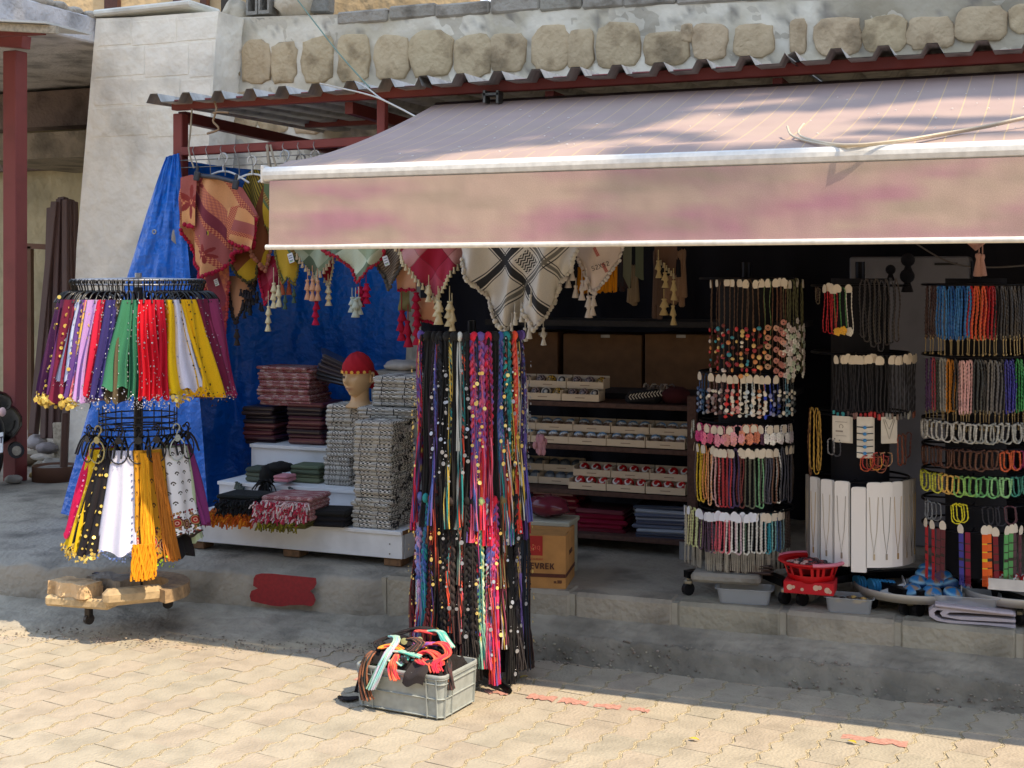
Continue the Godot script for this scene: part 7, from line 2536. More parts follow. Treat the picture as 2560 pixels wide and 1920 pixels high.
func build_shelves() -> void:
	var xr = -1.655
	var xl = -2.78
	var brown = L(92, 66, 58)
	var t = thing("shelf_unit", "brown wooden shelf unit with four shelves of souvenirs in the dark interior", "shelves", Vector3(-2.2, PLATFORM, -1.1))
	for q in [[xr, -0.87], [xl, -0.87], [xr, -1.4], [xl, -1.4]]:
		var mb = MB.new()
		mb.col = brown
		mb.box(Vector3(q[0], 0.675, q[1]), Vector3(0.045, 0.72, 0.04), Basis.IDENTITY, 0.003)
		part(t, "post", mb, m_wood)
		mb = MB.new()
		mb.col = L(160, 160, 158)
		mb.tube(PackedVector3Array([Vector3(q[0] - 0.03, PLATFORM, q[1]), Vector3(q[0] - 0.03, 0.332, q[1])]), 0.036, 12)
		part(t, "leg", mb, m_plastic)
	for y in [0.985, 0.77, 0.548, 0.335]:
		var mb = MB.new()
		mb.col = brown.darkened(0.1)
		mb.box(Vector3((xl + xr) * 0.5, y - 0.012, -1.14), Vector3(xr - xl - 0.047, 0.024, 0.55), Basis.IDENTITY, 0.003)
		part(t, "shelf", mb, m_wood)
	var tray_w = 0.2
	var tm = {}
	var specs = [
		["front", Vector3(0, 0.017, 0.048), Vector3(tray_w - 0.004, 0.034, 0.003)], ["back", Vector3(0, 0.03, -0.048), Vector3(tray_w - 0.004, 0.06, 0.003)],
		["base", Vector3(0, 0.0025, 0), Vector3(tray_w - 0.006, 0.003, 0.09)], ["side", Vector3(-tray_w * 0.5 + 0.0035, 0.025, 0), Vector3(0.003, 0.05, 0.09)], ["side", Vector3(tray_w * 0.5 - 0.0035, 0.025, 0), Vector3(0.003, 0.05, 0.09)]]
	var first: Node3D = null
	var cardm = cmat(L(206, 190, 166), 0.85)
	var dome = {}
	var dkinds = ["skyline", "rosette", "amber", "white", "flag", "moonstar", "night"]
	for kd in dkinds:
		dome[kd] = [dome_mesh(kd, 1), dome_mesh(kd, 2)]
	var say = {"skyline": "blue and white painted dome", "rosette": "dark dome painted with pale rosettes", "amber": "yellow and black patterned dome", "white": "white ringed dome", "flag": "red dome with a white crescent", "moonstar": "red dome with crescent, star and skyline", "night": "dim blue grey dome"}
	var rows = [
		[1, 0.776, -0.915, 0, 5, ["skyline"], "front row, second shelf"],
		[1, 0.832, -0.985, 0, 5, ["skyline"], "raised row, second shelf"],
		[2, 0.554, -0.915, 0, 3, ["flag", "moonstar", "flag"], "front row, third shelf"],
		[2, 0.61, -0.985, 0, 3, ["moonstar", "flag", "flag", "moonstar"], "raised row, third shelf"],
		[2, 0.554, -1.02, 3, 5, ["night"], "front row, third shelf"],
		[2, 0.61, -1.09, 3, 5, ["night"], "raised row, third shelf"],
		[0, 0.99, -0.925, 2, 5, ["rosette", "amber", "white", "rosette"], "front row, top shelf"],
		[0, 1.046, -1.0, 2, 5, ["rosette", "white", "amber", "rosette"], "raised row, top shelf"],
	]
	var count = {}
	for r in rows:
		for k in range(r[3], r[4]):
			var x = xr - 0.035 - tray_w * (k + 0.5) - (0.04 if r[0] == 0 else 0.0)
			var at = Vector3(x, r[1], r[2])
			var lab = "cream card tray of domes, %s from the post, %s" % [ORD[k], r[6]]
			var tr: Node3D
			if first == null:
				tr = thing("card_tray", lab, "tray", at, "card trays on the shelves")
				for s in specs:
					var mb = MB.new()
					mb.box(Vector3.ZERO, s[2])
					piece(tr, s[0] + "_panel" if s[0] != "base" else "base", mb.mesh(), cardm, s[1])
				var mb2 = MB.new()
				mb2.box(Vector3.ZERO, Vector3(0.05, 0.004, 0.001))
				piece(tr, "print", mb2.mesh(), cmat(L(150, 130, 112)), Vector3(0, 0.016, 0.0502))
				first = tr
			else:
				tr = copy(first, at, rnd(-0.02, 0.02), lab, "card trays on the shelves")
			for d in 3:
				var kd: String = r[5][(k * 3 + d) % r[5].size()]
				var key: String = r[6]
				count[key] = count.get(key, 0) + 1
				var o = MeshInstance3D.new()
				o.name = nm(self, "souvenir_dome")
				o.mesh = dome[kd][rng.randi() % 2]
				o.material_override = m_bead
				add_child(o, true)
				o.position = at + Vector3((1 - d) * 0.062, 0.006, 0.0)
				o.rotation = Vector3(-0.5 + rnd(-0.1, 0.1), rnd(-0.15, 0.15), rnd(-0.12, 0.12))
				tag(o, "%s, %s from the post, %s" % [say[kd], ORD[k * 3 + d], r[6]], "souvenir", "souvenir domes on the shelves")
	var mb = MB.new()
	mb.col = L(30, 30, 36)
	mb.box(Vector3(-1.918, 0.994, -0.95) + Vector3(0, 0.02, 0), Vector3(0.18, 0.07, 0.12), Basis(Vector3.BACK, 0.12), 0.025)
	var hat = thing("patterned_cap", "black cap with a white leaf band lying on the top shelf", "cap", Vector3(-1.918, 0.98, -0.95))
	part(hat, "cap", mb, m_cloth)
	mb = MB.new()
	mb.col = L(206, 200, 186)
	for k in 11:
		var q = Vector3(-1.973, 1.019, -0.882) + Vector3(k * 0.0155, k * 0.0024, 0)
		mb.box(q + Vector3(0, 0.006, 0), Vector3(0.004, 0.02, 0.003), Basis(Vector3.BACK, -0.7))
		mb.box(q - Vector3(0, 0.006, 0), Vector3(0.004, 0.02, 0.003), Basis(Vector3.BACK, 0.7))
	part(hat, "leaf_band", mb, m_cloth)
	mb = MB.new()
	mb.col = L(70, 20, 24)
	boulder(mb, Vector3(-1.765, 1.023, -0.97), Vector3(0.09, 0.055, 0.08), 8, 18, 11)
	single("felt_cap", "dark maroon felt cap next to the patterned cap on the top shelf", "cap", mb, m_cloth)
	mb = MB.new()
	tufts(mb, Vector3(-1.921, 1.067, -0.98), Vector3(-1.798, 1.065, -0.98), 60, 0.04, 0.004, [L(170, 160, 150), L(120, 112, 108)], 0.015)
	single("white_fringe", "white fringed scarf lying behind the caps on the top shelf", "scarf", mb, m_cloth)
	for q in [[1402, 1602, 836, 972, "big brown carton above the shelves, nearest the keffiyeh"], [1607, 1775, 836, 976, "big brown carton above the shelves, nearest the jewellery"], [1300, 1392, 830, 965, "big brown carton above the shelves, half hidden by the braid stand"], [1230, 1296, 850, 965, "brown carton behind the braid stand above the shelves"]]:
		mb = MB.new()
		mb.col = vary(L(122, 88, 56), 0.06)
		var kz = (5.453 + 1.45) / (0.9252 + 0.3795 * ((q[0] + q[1]) * 0.5 - 1280.0) / 3370.0)
		var cx = kz * (-0.3795 + 0.9252 * ((q[0] + q[1]) * 0.5 - 1280.0) / 3370.0)
		var ww = (q[1] - q[0]) * kz / 3370.0 / (0.9252 + 0.3795 * ((q[0] + q[1]) * 0.5 - 1280.0) / 3370.0)
		var ya = 1.6 + (696.0 - q[2]) * kz / 3370.0
		var yb = 1.0
		mb.box(Vector3(cx, (ya + yb) * 0.5, -1.65), Vector3(ww - 0.008, ya - yb, 0.36), Basis.IDENTITY, 0.004)
		var bx = thing("carton", q[4], "carton", Vector3(cx, yb, -1.65), "cartons above the shelves")
		part(bx, "box", mb, m_card)
		mb = MB.new()
		mb.col = L(206, 200, 190)
		mb.box(Vector3(cx + 0.02, ya - 0.01, -1.468), Vector3(0.05, 0.016, 0.002))
		part(bx, "label", mb, m_card)
	mb = MB.new()
	mb.col = L(40, 34, 34)
	mb.box(Vector3(-2.1, 1.0, -1.5), Vector3(1.6, 0.03, 0.75))
	mb.box(Vector3(-2.1, 1.36, -1.6), Vector3(1.7, 0.03, 0.5))
	single("back_counter", "dark board shelf carrying the cartons at the back", "shelf", mb, m_wood)
	for q in [[Vector3(-2.15, 0.302, -0.95), 0.26, 0.14, 6, [L(120, 24, 50), L(90, 30, 44), L(110, 60, 70)], "heap of crimson cloths in clear plastic on the bottom shelf"], [Vector3(-2.396, 0.391, -0.98), 0.24, 0.13, 4, [L(126, 22, 48), L(100, 20, 40)], "wrapped crimson cloths at the far end of the bottom shelf"], [Vector3(-1.836, 0.321, -0.92), 0.26, 0.165, 9, [L(90, 100, 124), L(150, 160, 176), L(110, 116, 130), L(70, 78, 96)], "stack of blue grey cloths in clear plastic on the bottom shelf"]]:
		mb = MB.new()
		bundle(mb, q[0] + Vector3(0, 0, -0.1), Vector3(q[1], q[2], 0.24), q[3], 0.06, 0.014, Vector2(1, 1), q[4])
		single("wrapped_cloths", q[5], "wrapped cloths", mb, mat(0.25), "wrapped cloths on the bottom shelf")

func dome_mesh(kind: String, seed_: int) -> ArrayMesh:
	var mb = MB.new()
	var r = RandomNumberGenerator.new()
	r.seed = seed_ * 7 + hash(kind)
	var R = 0.0285
	var P = PackedVector3Array()
	var cc = PackedColorArray()
	var ph = r.randf() * TAU
	for j in 9:
		var th = PI * 0.56 * j / 8.0
		for i in 20:
			var an = TAU * i / 20.0
			var d = Vector3(cos(an) * sin(th), sin(an) * sin(th), cos(th))
			P.append(Vector3(d.x * R, d.y * R + R, d.z * R * 0.62))
			var c = L(40, 40, 46)
			match kind:
				"skyline":
					c = L(96, 150, 196) if d.y > 0.45 else L(224, 226, 222) if d.y > 0.12 + 0.25 * sin(an * 3.0 + ph) * 0.4 else L(120, 92, 70)
				"night":
					c = L(70, 84, 100) if d.y > 0.2 else L(130, 136, 140)
				"rosette":
					c = [L(34, 34, 42), L(196, 170, 160), L(60, 30, 34), L(44, 70, 80)][(int(an / TAU * 10.0) % 2 + (j % 3)) % 4]
				"amber":
					c = [L(206, 160, 50), L(30, 26, 22)][(int(an / TAU * 12.0) + j / 2) % 2]
				"white":
					c = [L(214, 206, 190), L(40, 38, 40)][(j / 2) % 2]
				"flag", "moonstar":
					c = L(180, 22, 26)
					if kind == "moonstar" and d.y < -0.1:
						c = [L(190, 160, 130), L(110, 70, 50)][int(an * 5.0) % 2]
			cc.append(c * r.randf_range(0.86, 1.08))
	mb.grid(P, 20, 9, true, cc)
	mb.col = L(232, 228, 222)
	if kind in ["flag", "moonstar"]:
		var o = PackedVector2Array()
		for k in 12:
			var an = lerpf(0.7, TAU - 0.7, k / 11.0)
			o.append(Vector2(cos(an) * 0.015, sin(an) * 0.015))
		for k in 12:
			var an = lerpf(TAU - 0.95, 0.95, k / 11.0)
			o.append(Vector2(0.0045 + cos(an) * 0.0115, sin(an) * 0.0115))
		mb.prism(o, Transform3D(Basis(Vector3.BACK, r.randf_range(-0.5, 1.2)), Vector3(-0.004, R + 0.003, R * 0.5)), 0.005)
		var st = PackedVector2Array()
		for k in 10:
			var an = TAU * k / 10.0
			st.append(Vector2(cos(an), sin(an)) * (0.006 if k % 2 == 0 else 0.0025))
		mb.prism(st, Transform3D(Basis.IDENTITY, Vector3(0.012, R + 0.004, R * 0.47)), 0.005)
	return mb.mesh()

# ---- jewellery racks ----

var strand_cache := {}

# two strands that meet in a loop at the bottom, hanging from the origin; z faces out
func loop_mesh(ln: float, w: float, r: float, bead: float) -> ArrayMesh:
	var key = "loop%s %s %s %s %d" % [ln, w, r, bead, rng.randi() % 3]
	var wig = rnd(-0.004, 0.004)
	ln *= rnd(0.95, 1.04)
	if strand_cache.has(key):
		return strand_cache[key]
	var mb = MB.new()
	var pts = PackedVector3Array()
	var rr = []
	var cc = PackedColorArray()
	var many = int(ln / bead) + 4
	var line = []
	for k in many:
		var f = k / (many - 1.0)
		line.append(Vector3(-w * 0.5 * minf(1.0, f * 8.0 + 0.25), -f * (ln - w * 0.5), 0.0))
	for k in range(1, 5):
		var an = PI + PI * k / 5.0
		line.append(Vector3(cos(an) * w * 0.5, -(ln - w * 0.5) + sin(an) * w * 0.5, 0.0))
	for k in many:
		var f = 1.0 - k / (many - 1.0)
		line.append(Vector3(w * 0.5 * minf(1.0, f * 8.0 + 0.25), -f * (ln - w * 0.5), 0.0))
	for k in line.size():
		pts.append(line[k] + Vector3(wig * sin(line[k].y * 31.0 + k * 0.02), 0, wig * cos(line[k].y * 23.0) + rnd(-0.001, 0.001)))
		rr.append(r * (1.0 if k % 2 == 0 else 0.5) * rnd(0.85, 1.15))
		var g = rnd(0.62, 1.25)
		cc.append(Color(g, g, g))
	mb.tube(pts, rr, 5, false, cc, false)
	strand_cache[key] = mb.mesh()
	return strand_cache[key]

func tag_mesh(w: float, h: float) -> ArrayMesh:
	var key = "tag%s %s" % [w, h]
	if strand_cache.has(key):
		return strand_cache[key]
	var mb = MB.new()
	var o = PackedVector2Array()
	for q in [[-0.5, -0.3], [-0.36, -0.5], [0.36, -0.5], [0.5, -0.3], [0.5, 0.1], [0.3, 0.38], [0.1, 0.5], [-0.1, 0.5], [-0.3, 0.38], [-0.5, 0.1]]:
		o.append(Vector2(q[0] * w, q[1] * h))
	mb.prism(o, Transform3D.IDENTITY, 0.0014)
	strand_cache[key] = mb.mesh()
	return strand_cache[key]

func rack_spot(c: Vector3, s: float, r: float, y: float) -> Transform3D:
	var t = Vector3(-c.x, 0, 5.453 - c.z).normalized()
	var rp = Vector3(t.z, 0, -t.x)
	var a = asin(clampf(s, -0.995, 0.995))
	var d = t * cos(a) + rp * sin(a)
	return Transform3D(Basis(Vector3.UP.cross(d), Vector3.UP, d), c + d * r + Vector3(0, y - c.y, 0))

func necklace(called: String, label: String, group: String, at: Transform3D, me: Mesh, m: Material, tagm: Mesh, tag_at: Vector3, tag_col: Color, extra: Mesh = null, extra_m: Material = null, extra_name := "pendant") -> Node3D:
	var t = thing(called, label, called.replace("_", " "), at.origin, group)
	t.position += at.basis * Vector3(rnd(-0.004, 0.004), rnd(-0.007, 0.004), rnd(-0.006, 0.006))
	t.basis = at.basis * Basis.from_euler(Vector3(0, rnd(-0.25, 0.25), rnd(-0.03, 0.03)))
	if tagm and rng.randf() < 0.8:
		var tg = piece(t, "tag", tagm, cmat(tag_col, 0.8), tag_at)
		tg.rotation = Vector3(rnd(-0.1, 0.1), rnd(-0.3, 0.3), rnd(-0.08, 0.08))
	piece(t, "strand", me, m)
	if extra:
		piece(t, extra_name, extra, extra_m, Vector3.ZERO, "", true)
	return t

func blobs(kind: int, ln: float, w: float, from: float, cols: Array) -> ArrayMesh:
	var mb = MB.new()
	var n = 9
	for k in n:
		mb.col = vary(cols[rng.randi() % cols.size()], 0.2)
		var y = -ln * lerpf(from, 1.0, k / (n - 1.0)) + rnd(-0.006, 0.006)
		var x = (w * 0.5 if k % 2 else -w * 0.5) + rnd(-0.004, 0.004)
		match kind:
			0:
				mb.ball(Vector3(x, y, 0.006), Vector3(rnd(0.006, 0.012), rnd(0.006, 0.011), 0.006), 7, 4)
			1:
				if k % 2 == 0:
					var ring = PackedVector3Array()
					for s in 22:
						var an = s * 0.62
						ring.append(Vector3(cos(an), sin(an), 0) * (0.003 + 0.0105 * s / 21.0) + Vector3(0, y, 0.008))
					mb.tube(ring, 0.0024, 5)
			2:
				for s in 5:
					var an = TAU * s / 5.0
					mb.ball(Vector3(x + cos(an) * 0.0085, y + sin(an) * 0.0085, 0.007), Vector3(0.006, 0.006, 0.003), 6, 4)
				mb.ball(Vector3(x, y, 0.009), Vector3(0.003, 0.003, 0.003), 6, 4)
	return mb.mesh()

func build_jewellery() -> void:
	var cw = L(216, 206, 188)
	var NA = "first"
	var racks = [["first", Vector3(-1.28, PLATFORM, -0.35), [1.6, 1.195, 0.985, 0.885, 0.615], 0.2], ["middle", Vector3(-0.797, PLATFORM, -0.35), [1.57, 1.29, 1.04, 0.77], 0.2], ["last", Vector3(-0.336, PLATFORM, -0.35), [1.575, 1.29, 1.03, 0.925, 0.82, 0.7, 0.6], 0.21]]
	for r in racks:
		var t = thing("jewellery_rack", "%s rotating black jewellery rack on casters, counted from the shelves" % r[0], "jewellery rack", r[1], "jewellery racks")
		var mb = MB.new()
		mb.col = L(26, 26, 30)
		mb.tube(PackedVector3Array([r[1] + Vector3(0, 0.1, 0), r[1] + Vector3(0, 1.42, 0)]), 0.02, 10)
		part(t, "pole", mb, m_metal)
		for y in r[2]:
			mb = MB.new()
			mb.col = L(26, 26, 30)
			var ring = PackedVector3Array()
			for k in 32:
				ring.append(r[1] + Vector3(cos(TAU * k / 32) * r[3], y - PLATFORM, sin(TAU * k / 32) * r[3]))
			mb.tube(ring, 0.005, 5, true)
			for k in 4:
				mb.tube(PackedVector3Array([r[1] + Vector3(0, y - PLATFORM, 0), r[1] + Vector3(cos(TAU * k / 4) * r[3], y - PLATFORM, sin(TAU * k / 4) * r[3])]), 0.004, 4)
			part(t, "ring", mb, m_metal)
		mb = MB.new()
		mb.col = L(20, 20, 24)
		mb.tube(PackedVector3Array([r[1] + Vector3(0, 0.15, 0), r[1] + Vector3(0, 1.35, 0)]), 0.12, 14)
		part(t, "inner_drum", mb, m_cloth)
		for k in 4:
			var an = PI * 0.25 + TAU * k / 4.0
			mb = MB.new()
			mb.col = L(30, 32, 36)
			mb.bar(r[1] + Vector3(0, 0.1, 0), r[1] + Vector3(cos(an) * 0.3, 0.09, sin(an) * 0.3), 0.04, 0.03)
			var leg = part(t, "leg", mb, m_metal)
			mb = MB.new()
			var cp: Vector3 = r[1] + Vector3(cos(an) * 0.29, 0, sin(an) * 0.29)
			mb.col = L(52, 52, 54)
			mb.disc(cp + Vector3(0, 0.028, 0), Vector3(0.8, 0, 0.6), 0.028, 0.02, 14)
			mb.col = L(190, 186, 170)
			mb.box(cp + Vector3(0, 0.058, 0), Vector3(0.036, 0.026, 0.03), Basis(Vector3.UP, 0.6), 0.008)
			mb.tube(PackedVector3Array([cp + Vector3(0, 0.06, 0), cp + Vector3(0, 0.09, 0)]), 0.01, 8)
			part(leg, "caster", mb, m_metal)
	var c: Vector3 = racks[0][1]
	var tm = tag_mesh(0.028, 0.036)
	var K = L(50, 42, 40)
	var top = []
	var warm = [L(206, 60, 60), L(226, 150, 90), L(236, 226, 214), L(150, 40, 50), L(220, 190, 120), L(120, 50, 40), L(60, 150, 170)]
	for k in 10:
		top.append([-0.95 + k * 0.118, L(96, 70, 46), 0, warm, "brown cord necklace with red and cream beads"])
	top.append([0.235, L(96, 120, 70), 1, [L(214, 170, 140), L(196, 140, 110)], "green beaded necklace with pink spiral pendants"])
	for k in 3:
		top.append([0.37 + k * 0.09, L(110, 70, 44), 1, [L(226, 176, 156), L(206, 140, 130)], "brown cord necklace with rose spiral pendants"])
	for k in 7:
		top.append([0.62 + k * 0.058, L(104, 104, 66), 2, [L(216, 212, 206), L(206, 190, 190), L(190, 206, 186), L(236, 234, 230)], "olive cord necklace with white flower pendants"])
	var n = 0
	for e in top:
		n += 1
		var cx = c + Vector3(0.045, 0, 0)
		var ln = 0.395 + rnd(-0.035, 0.02)
		necklace("necklace", "%s, %s from the shelves, top row, first rack" % [e[4], ORD[n - 1]], "necklaces on the first jewellery rack", rack_spot(cx, e[0], 0.2, 1.6), loop_mesh(0.39, 0.024, 0.0022, 0.012), cmat(e[1], 0.6), tm, Vector3(0, -0.018, 0.004), cw, blobs(e[2], ln, 0.026, 0.5 + 0.06 * rng.randf(), e[3]), m_bead)
	n = 0
	for e in [[L(70, 100, 150), "blue beaded"], [L(40, 80, 120), "dark blue beaded"], [L(110, 80, 80), "dusty brown"], [L(120, 90, 90), "dull rose"], [L(90, 60, 60), "dark brown beaded"], [L(206, 40, 40), "red and yellow beaded"], [L(196, 60, 40), "red beaded"], [L(226, 222, 206), "white heart"], [L(190, 206, 214), "pale blue and white"], [L(220, 214, 200), "cream beaded"], [L(190, 120, 70), "amber beaded"], [L(40, 70, 190), "bright blue"], [L(30, 50, 120), "deep blue"], [L(60, 62, 70), "smoky grey"], [L(110, 160, 180), "blue eye bead"], [L(70, 80, 84), "slate bead"]]:
		var s = -0.95 + n * 0.126
		n += 1
		var d: Color = e[0]
		necklace("necklace", "%s necklace, %s from the shelves, second row, first jewellery rack" % [e[1], ORD[n - 1]], "necklaces on the first jewellery rack", rack_spot(c, s, 0.208, 1.195), loop_mesh(0.17, 0.022, 0.003, 0.008), cmat(d, 0.4), tm, Vector3(0, -0.018, 0.004), cw, blobs(0, 0.17, 0.024, 0.4, [d, d.lightened(0.25), L(226, 220, 206)]), m_bead)
	n = 0
	for e in [[L(200, 206, 196), "white"], [L(206, 60, 130), "magenta"], [L(226, 120, 150), "pink"], [L(206, 90, 130), "rose"], [L(230, 150, 170), "light pink"], [L(214, 150, 140), "salmon"], [L(226, 160, 170), "blush"], [L(220, 140, 110), "peach"], [L(206, 120, 90), "apricot"], [L(90, 50, 80), "plum"], [L(232, 230, 226), "white flower"], [L(236, 234, 232), "snow white"], [L(226, 224, 226), "pearl white"], [L(214, 206, 214), "pale lilac"]]:
		var s = -0.97 + n * 0.148
		n += 1
		necklace("hair_tie", "%s hair tie on a tag, %s from the shelves, third row, first jewellery rack" % [e[1], ORD[n - 1]], "hair ties on the first jewellery rack", rack_spot(c - Vector3(0.02, 0, 0), s, 0.215, 0.985), loop_mesh(0.05, 0.03, 0.004, 0.012), cmat(e[0], 0.5), tm, Vector3(0, -0.018, 0.006), cw, blobs(2, 0.07, 0.03, 0.6, [e[0]]), m_bead, "flowers")
	n = 0
	var stones = [[L(92, 74, 78), "mauve grey"], [L(222, 190, 40), "yellow"], [L(226, 184, 50), "bright yellow"], [L(226, 150, 90), "orange"], [L(230, 176, 130), "peach"], [L(226, 196, 190), "pink white"], [L(222, 170, 170), "rose quartz"], [L(176, 36, 50), "red"], [L(160, 30, 46), "dark red"], [L(186, 44, 56), "scarlet"], [L(76, 52, 104), "purple"], [L(66, 46, 92), "deep purple"], [L(120, 40, 44), "garnet"], [L(104, 50, 46), "rust brown"], [L(84, 84, 70), "moss"], [L(90, 96, 80), "grey green"], [L(106, 160, 116), "green"], [L(120, 176, 130), "light green"], [L(76, 74, 66), "olive grey"], [L(84, 84, 96), "slate"], [L(74, 78, 100), "blue grey"], [L(120, 84, 66), "brown"], [L(230, 230, 224), "white"], [L(64, 66, 78), "graphite"], [L(52, 56, 70), "dark blue"], [L(62, 62, 74), "smoky"], [L(70, 60, 54), "dark brown"]]
	for e in stones:
		var s = -0.97 + n * 0.0745
		n += 1
		necklace("necklace", "%s stone necklace, %s from the shelves, fourth row, first jewellery rack" % [e[1], ORD[n - 1]], "necklaces on the first jewellery rack", rack_spot(c - Vector3(0.01, 0, 0), s, 0.212, 0.885), loop_mesh(0.236, 0.02, 0.0046, 0.0075), cmat(e[0], 0.35), tm, Vector3(0, -0.016, 0.006), cw)
	n = 0
	var fringe = MB.new()
	for k in 4:
		fringe.col = L(196, 188, 170)
		fringe.tube(PackedVector3Array([Vector3((k - 2.5) * 0.0042, -0.16, 0.002), Vector3((k - 2.5) * 0.0046 + rnd(-0.002, 0.002), -0.235 - rng.randf() * 0.02, 0.003)]), 0.0012, 4)
	var fm = fringe.mesh()
	var wide = tag_mesh(0.034, 0.042)
	for e in [[L(206, 200, 180), "ivory"], [L(214, 210, 160), "pale yellow"], [L(206, 214, 150), "lime white"], [L(214, 222, 170), "pale green"], [L(84, 60, 84), "dark purple"], [L(72, 52, 76), "aubergine"], [L(90, 66, 92), "purple speckled"], [L(214, 96, 110), "coral pink"], [L(206, 88, 104), "deep coral"], [L(220, 104, 116), "bright coral"], [L(214, 92, 108), "coral"], [L(226, 222, 216), "white"], [L(230, 228, 222), "chalk white"], [L(206, 180, 190), "lilac pink"], [L(70, 104, 84), "green flecked"], [L(226, 226, 216), "pearl"], [L(36, 42, 46), "black"], [L(216, 218, 210), "white chip"], [L(222, 220, 212), "shell white"], [L(206, 206, 198), "grey white"], [L(40, 160, 180), "turquoise"], [L(50, 170, 186), "bright turquoise"], [L(150, 206, 196), "pale teal"], [L(60, 90, 130), "steel blue"], [L(130, 160, 160), "sea grey"], [L(70, 54, 48), "dark brown"], [L(84, 66, 58), "earth brown"]]:
		var s = -0.97 + n * 0.0745
		n += 1
		necklace("necklace", "%s necklace with chain fringe, %s from the shelves, lowest row, first rack" % [e[1], ORD[n - 1]], "necklaces on the first jewellery rack", rack_spot(c - Vector3(0.035, 0, 0), s, 0.225, 0.615), loop_mesh(0.17, 0.022, 0.005, 0.0075), cmat(e[0], 0.4), wide if n % 2 else tm, Vector3(0, -0.016, 0.006), L(222, 226, 236) if s < 0.3 else cw, fm, m_plastic, "chain_fringe")

	c = racks[1][1]
	n = 0
	var ly = 1.565
	for e in [[-0.86, L(90, 70, 60), 0.06, "brown"], [-0.78, L(96, 84, 60), 0.065, "olive brown"], [-0.66, L(206, 24, 34), 0.19, "red"], [-0.6, L(196, 20, 32), 0.2, "crimson"], [-0.54, L(214, 30, 40), 0.19, "scarlet"], [-0.48, L(200, 26, 36), 0.185, "ruby red"], [-0.4, L(60, 130, 60), 0.18, "green"], [-0.32, L(70, 140, 70), 0.175, "leaf green"], [-0.22, L(222, 220, 210), 0.18, "white"], [0.05, L(44, 40, 42), 0.24, "black speckled"], [0.13, L(50, 44, 42), 0.26, "dark bronze"], [0.22, L(40, 40, 44), 0.27, "coal black"], [0.31, L(58, 52, 46), 0.27, "smoky brown"], [0.4, L(42, 40, 46), 0.28, "black glass"], [0.5, L(54, 46, 44), 0.28, "dark brown glass"], [0.6, L(44, 44, 48), 0.27, "grey black"], [0.7, L(60, 50, 46), 0.26, "umber"]]:
		n += 1
		var flower: Mesh = null
		if e[0] > -0.45 and e[0] < 0.0:
			flower = blobs(2, e[2], 0.0, 0.985, [L(226, 170, 40) if e[0] < -0.25 else L(220, 216, 206)])
		necklace("necklace", "%s necklace, %s from the shelves, top row, middle rack" % [e[3], ORD[n - 1]], "necklaces on the middle jewellery rack", rack_spot(c, e[0], 0.21, ly if e[0] < 0.0 else 1.6), loop_mesh(e[2], 0.022 if e[2] > 0.1 else 0.02, 0.0025 if e[0] < 0 else 0.0042, 0.009), cmat(e[1], 0.35), tag_mesh(0.036, 0.034) if e[0] > -0.7 and e[0] < 0 else null, Vector3(0, -0.004, 0.006), cw, flower, m_bead if flower else null)
	n = 0
	var drop = MB.new()
	drop.box(Vector3(0, -0.245, 0.003), Vector3(0.011, 0.026, 0.008), Basis.IDENTITY, 0.003)
	var dm = drop.mesh()
	for k in 26:
		var s = -0.62 + k * 0.062
		n += 1
		var dc: Array = [[L(60, 170, 170), "turquoise"], [L(60, 170, 170), "turquoise"], [L(80, 60, 60), "brown"], [L(150, 110, 100), "rose brown"], [L(176, 40, 44), "red"], [L(180, 44, 48), "red"], [L(170, 36, 40), "red"], [L(120, 60, 60), "dull red"], [L(140, 140, 136), "grey"], [L(110, 90, 80), "bronze"], [L(90, 90, 90), "pewter"], [L(150, 150, 140), "silver"], [L(120, 60, 40), "copper"], [L(226, 222, 214), "white"]][mini(k / 2, 13)]
		necklace("necklace", "black cord necklace with a %s drop, %s from the shelves, second row, middle rack" % [dc[1], ORD[k]], "necklaces on the middle jewellery rack", rack_spot(c + Vector3(0.03, 0, 0), s, 0.205, 1.29), loop_mesh(0.235, 0.016, 0.0028, 0.02), cmat(L(36, 36, 42), 0.7), tm if k % 2 else tag_mesh(0.034, 0.036), Vector3(0, -0.016, 0.006), cw, dm, cmat(dc[0], 0.3), "drop")
	for e in [[-0.33, 1.04, 0.074, 0.105, "white card with a small print hung over others, middle jewellery rack"], [0.08, 1.04, 0.062, 0.165, "long white card holding blue eye bracelets, middle jewellery rack"], [0.5, 1.04, 0.07, 0.105, "white card with a fine chain necklace, middle jewellery rack"]]:
		var sp = rack_spot(c, e[0], 0.225, e[1])
		var t = thing("jewellery_card", e[4], "card", sp.origin, "jewellery cards on the middle rack")
		t.basis = sp.basis
		origin[t] = Vector3.ZERO
		var mb = MB.new()
		mb.col = L(226, 220, 206)
		for k in 3:
			mb.box(Vector3(0.004 * k, -e[3] * 0.5 - 0.002 * k, -0.004 * k), Vector3(e[2], e[3], 0.0018), Basis.IDENTITY)
		part(t, "card", mb, m_card)
		mb = MB.new()
		if e[0] < 0.0:
			mb.col = L(150, 140, 130)
			mb.box(Vector3(-0.008, -0.062, 0.0016), Vector3(0.03, 0.006, 0.001))
			mb.box(Vector3(0, -0.024, 0.0016), Vector3(0.05, 0.002, 0.001))
			mb.box(Vector3(0, -0.08, 0.0016), Vector3(0.044, 0.0015, 0.001))
			var ring = PackedVector3Array()
			for k in 10:
				var an = lerpf(-0.9, PI + 0.9, k / 9.0)
				ring.append(Vector3(cos(an) * 0.008, -0.042 + sin(an) * 0.008, 0.0018))
			mb.tube(ring, 0.001, 4)
			part(t, "print", mb, m_plastic)
		elif e[0] < 0.3:
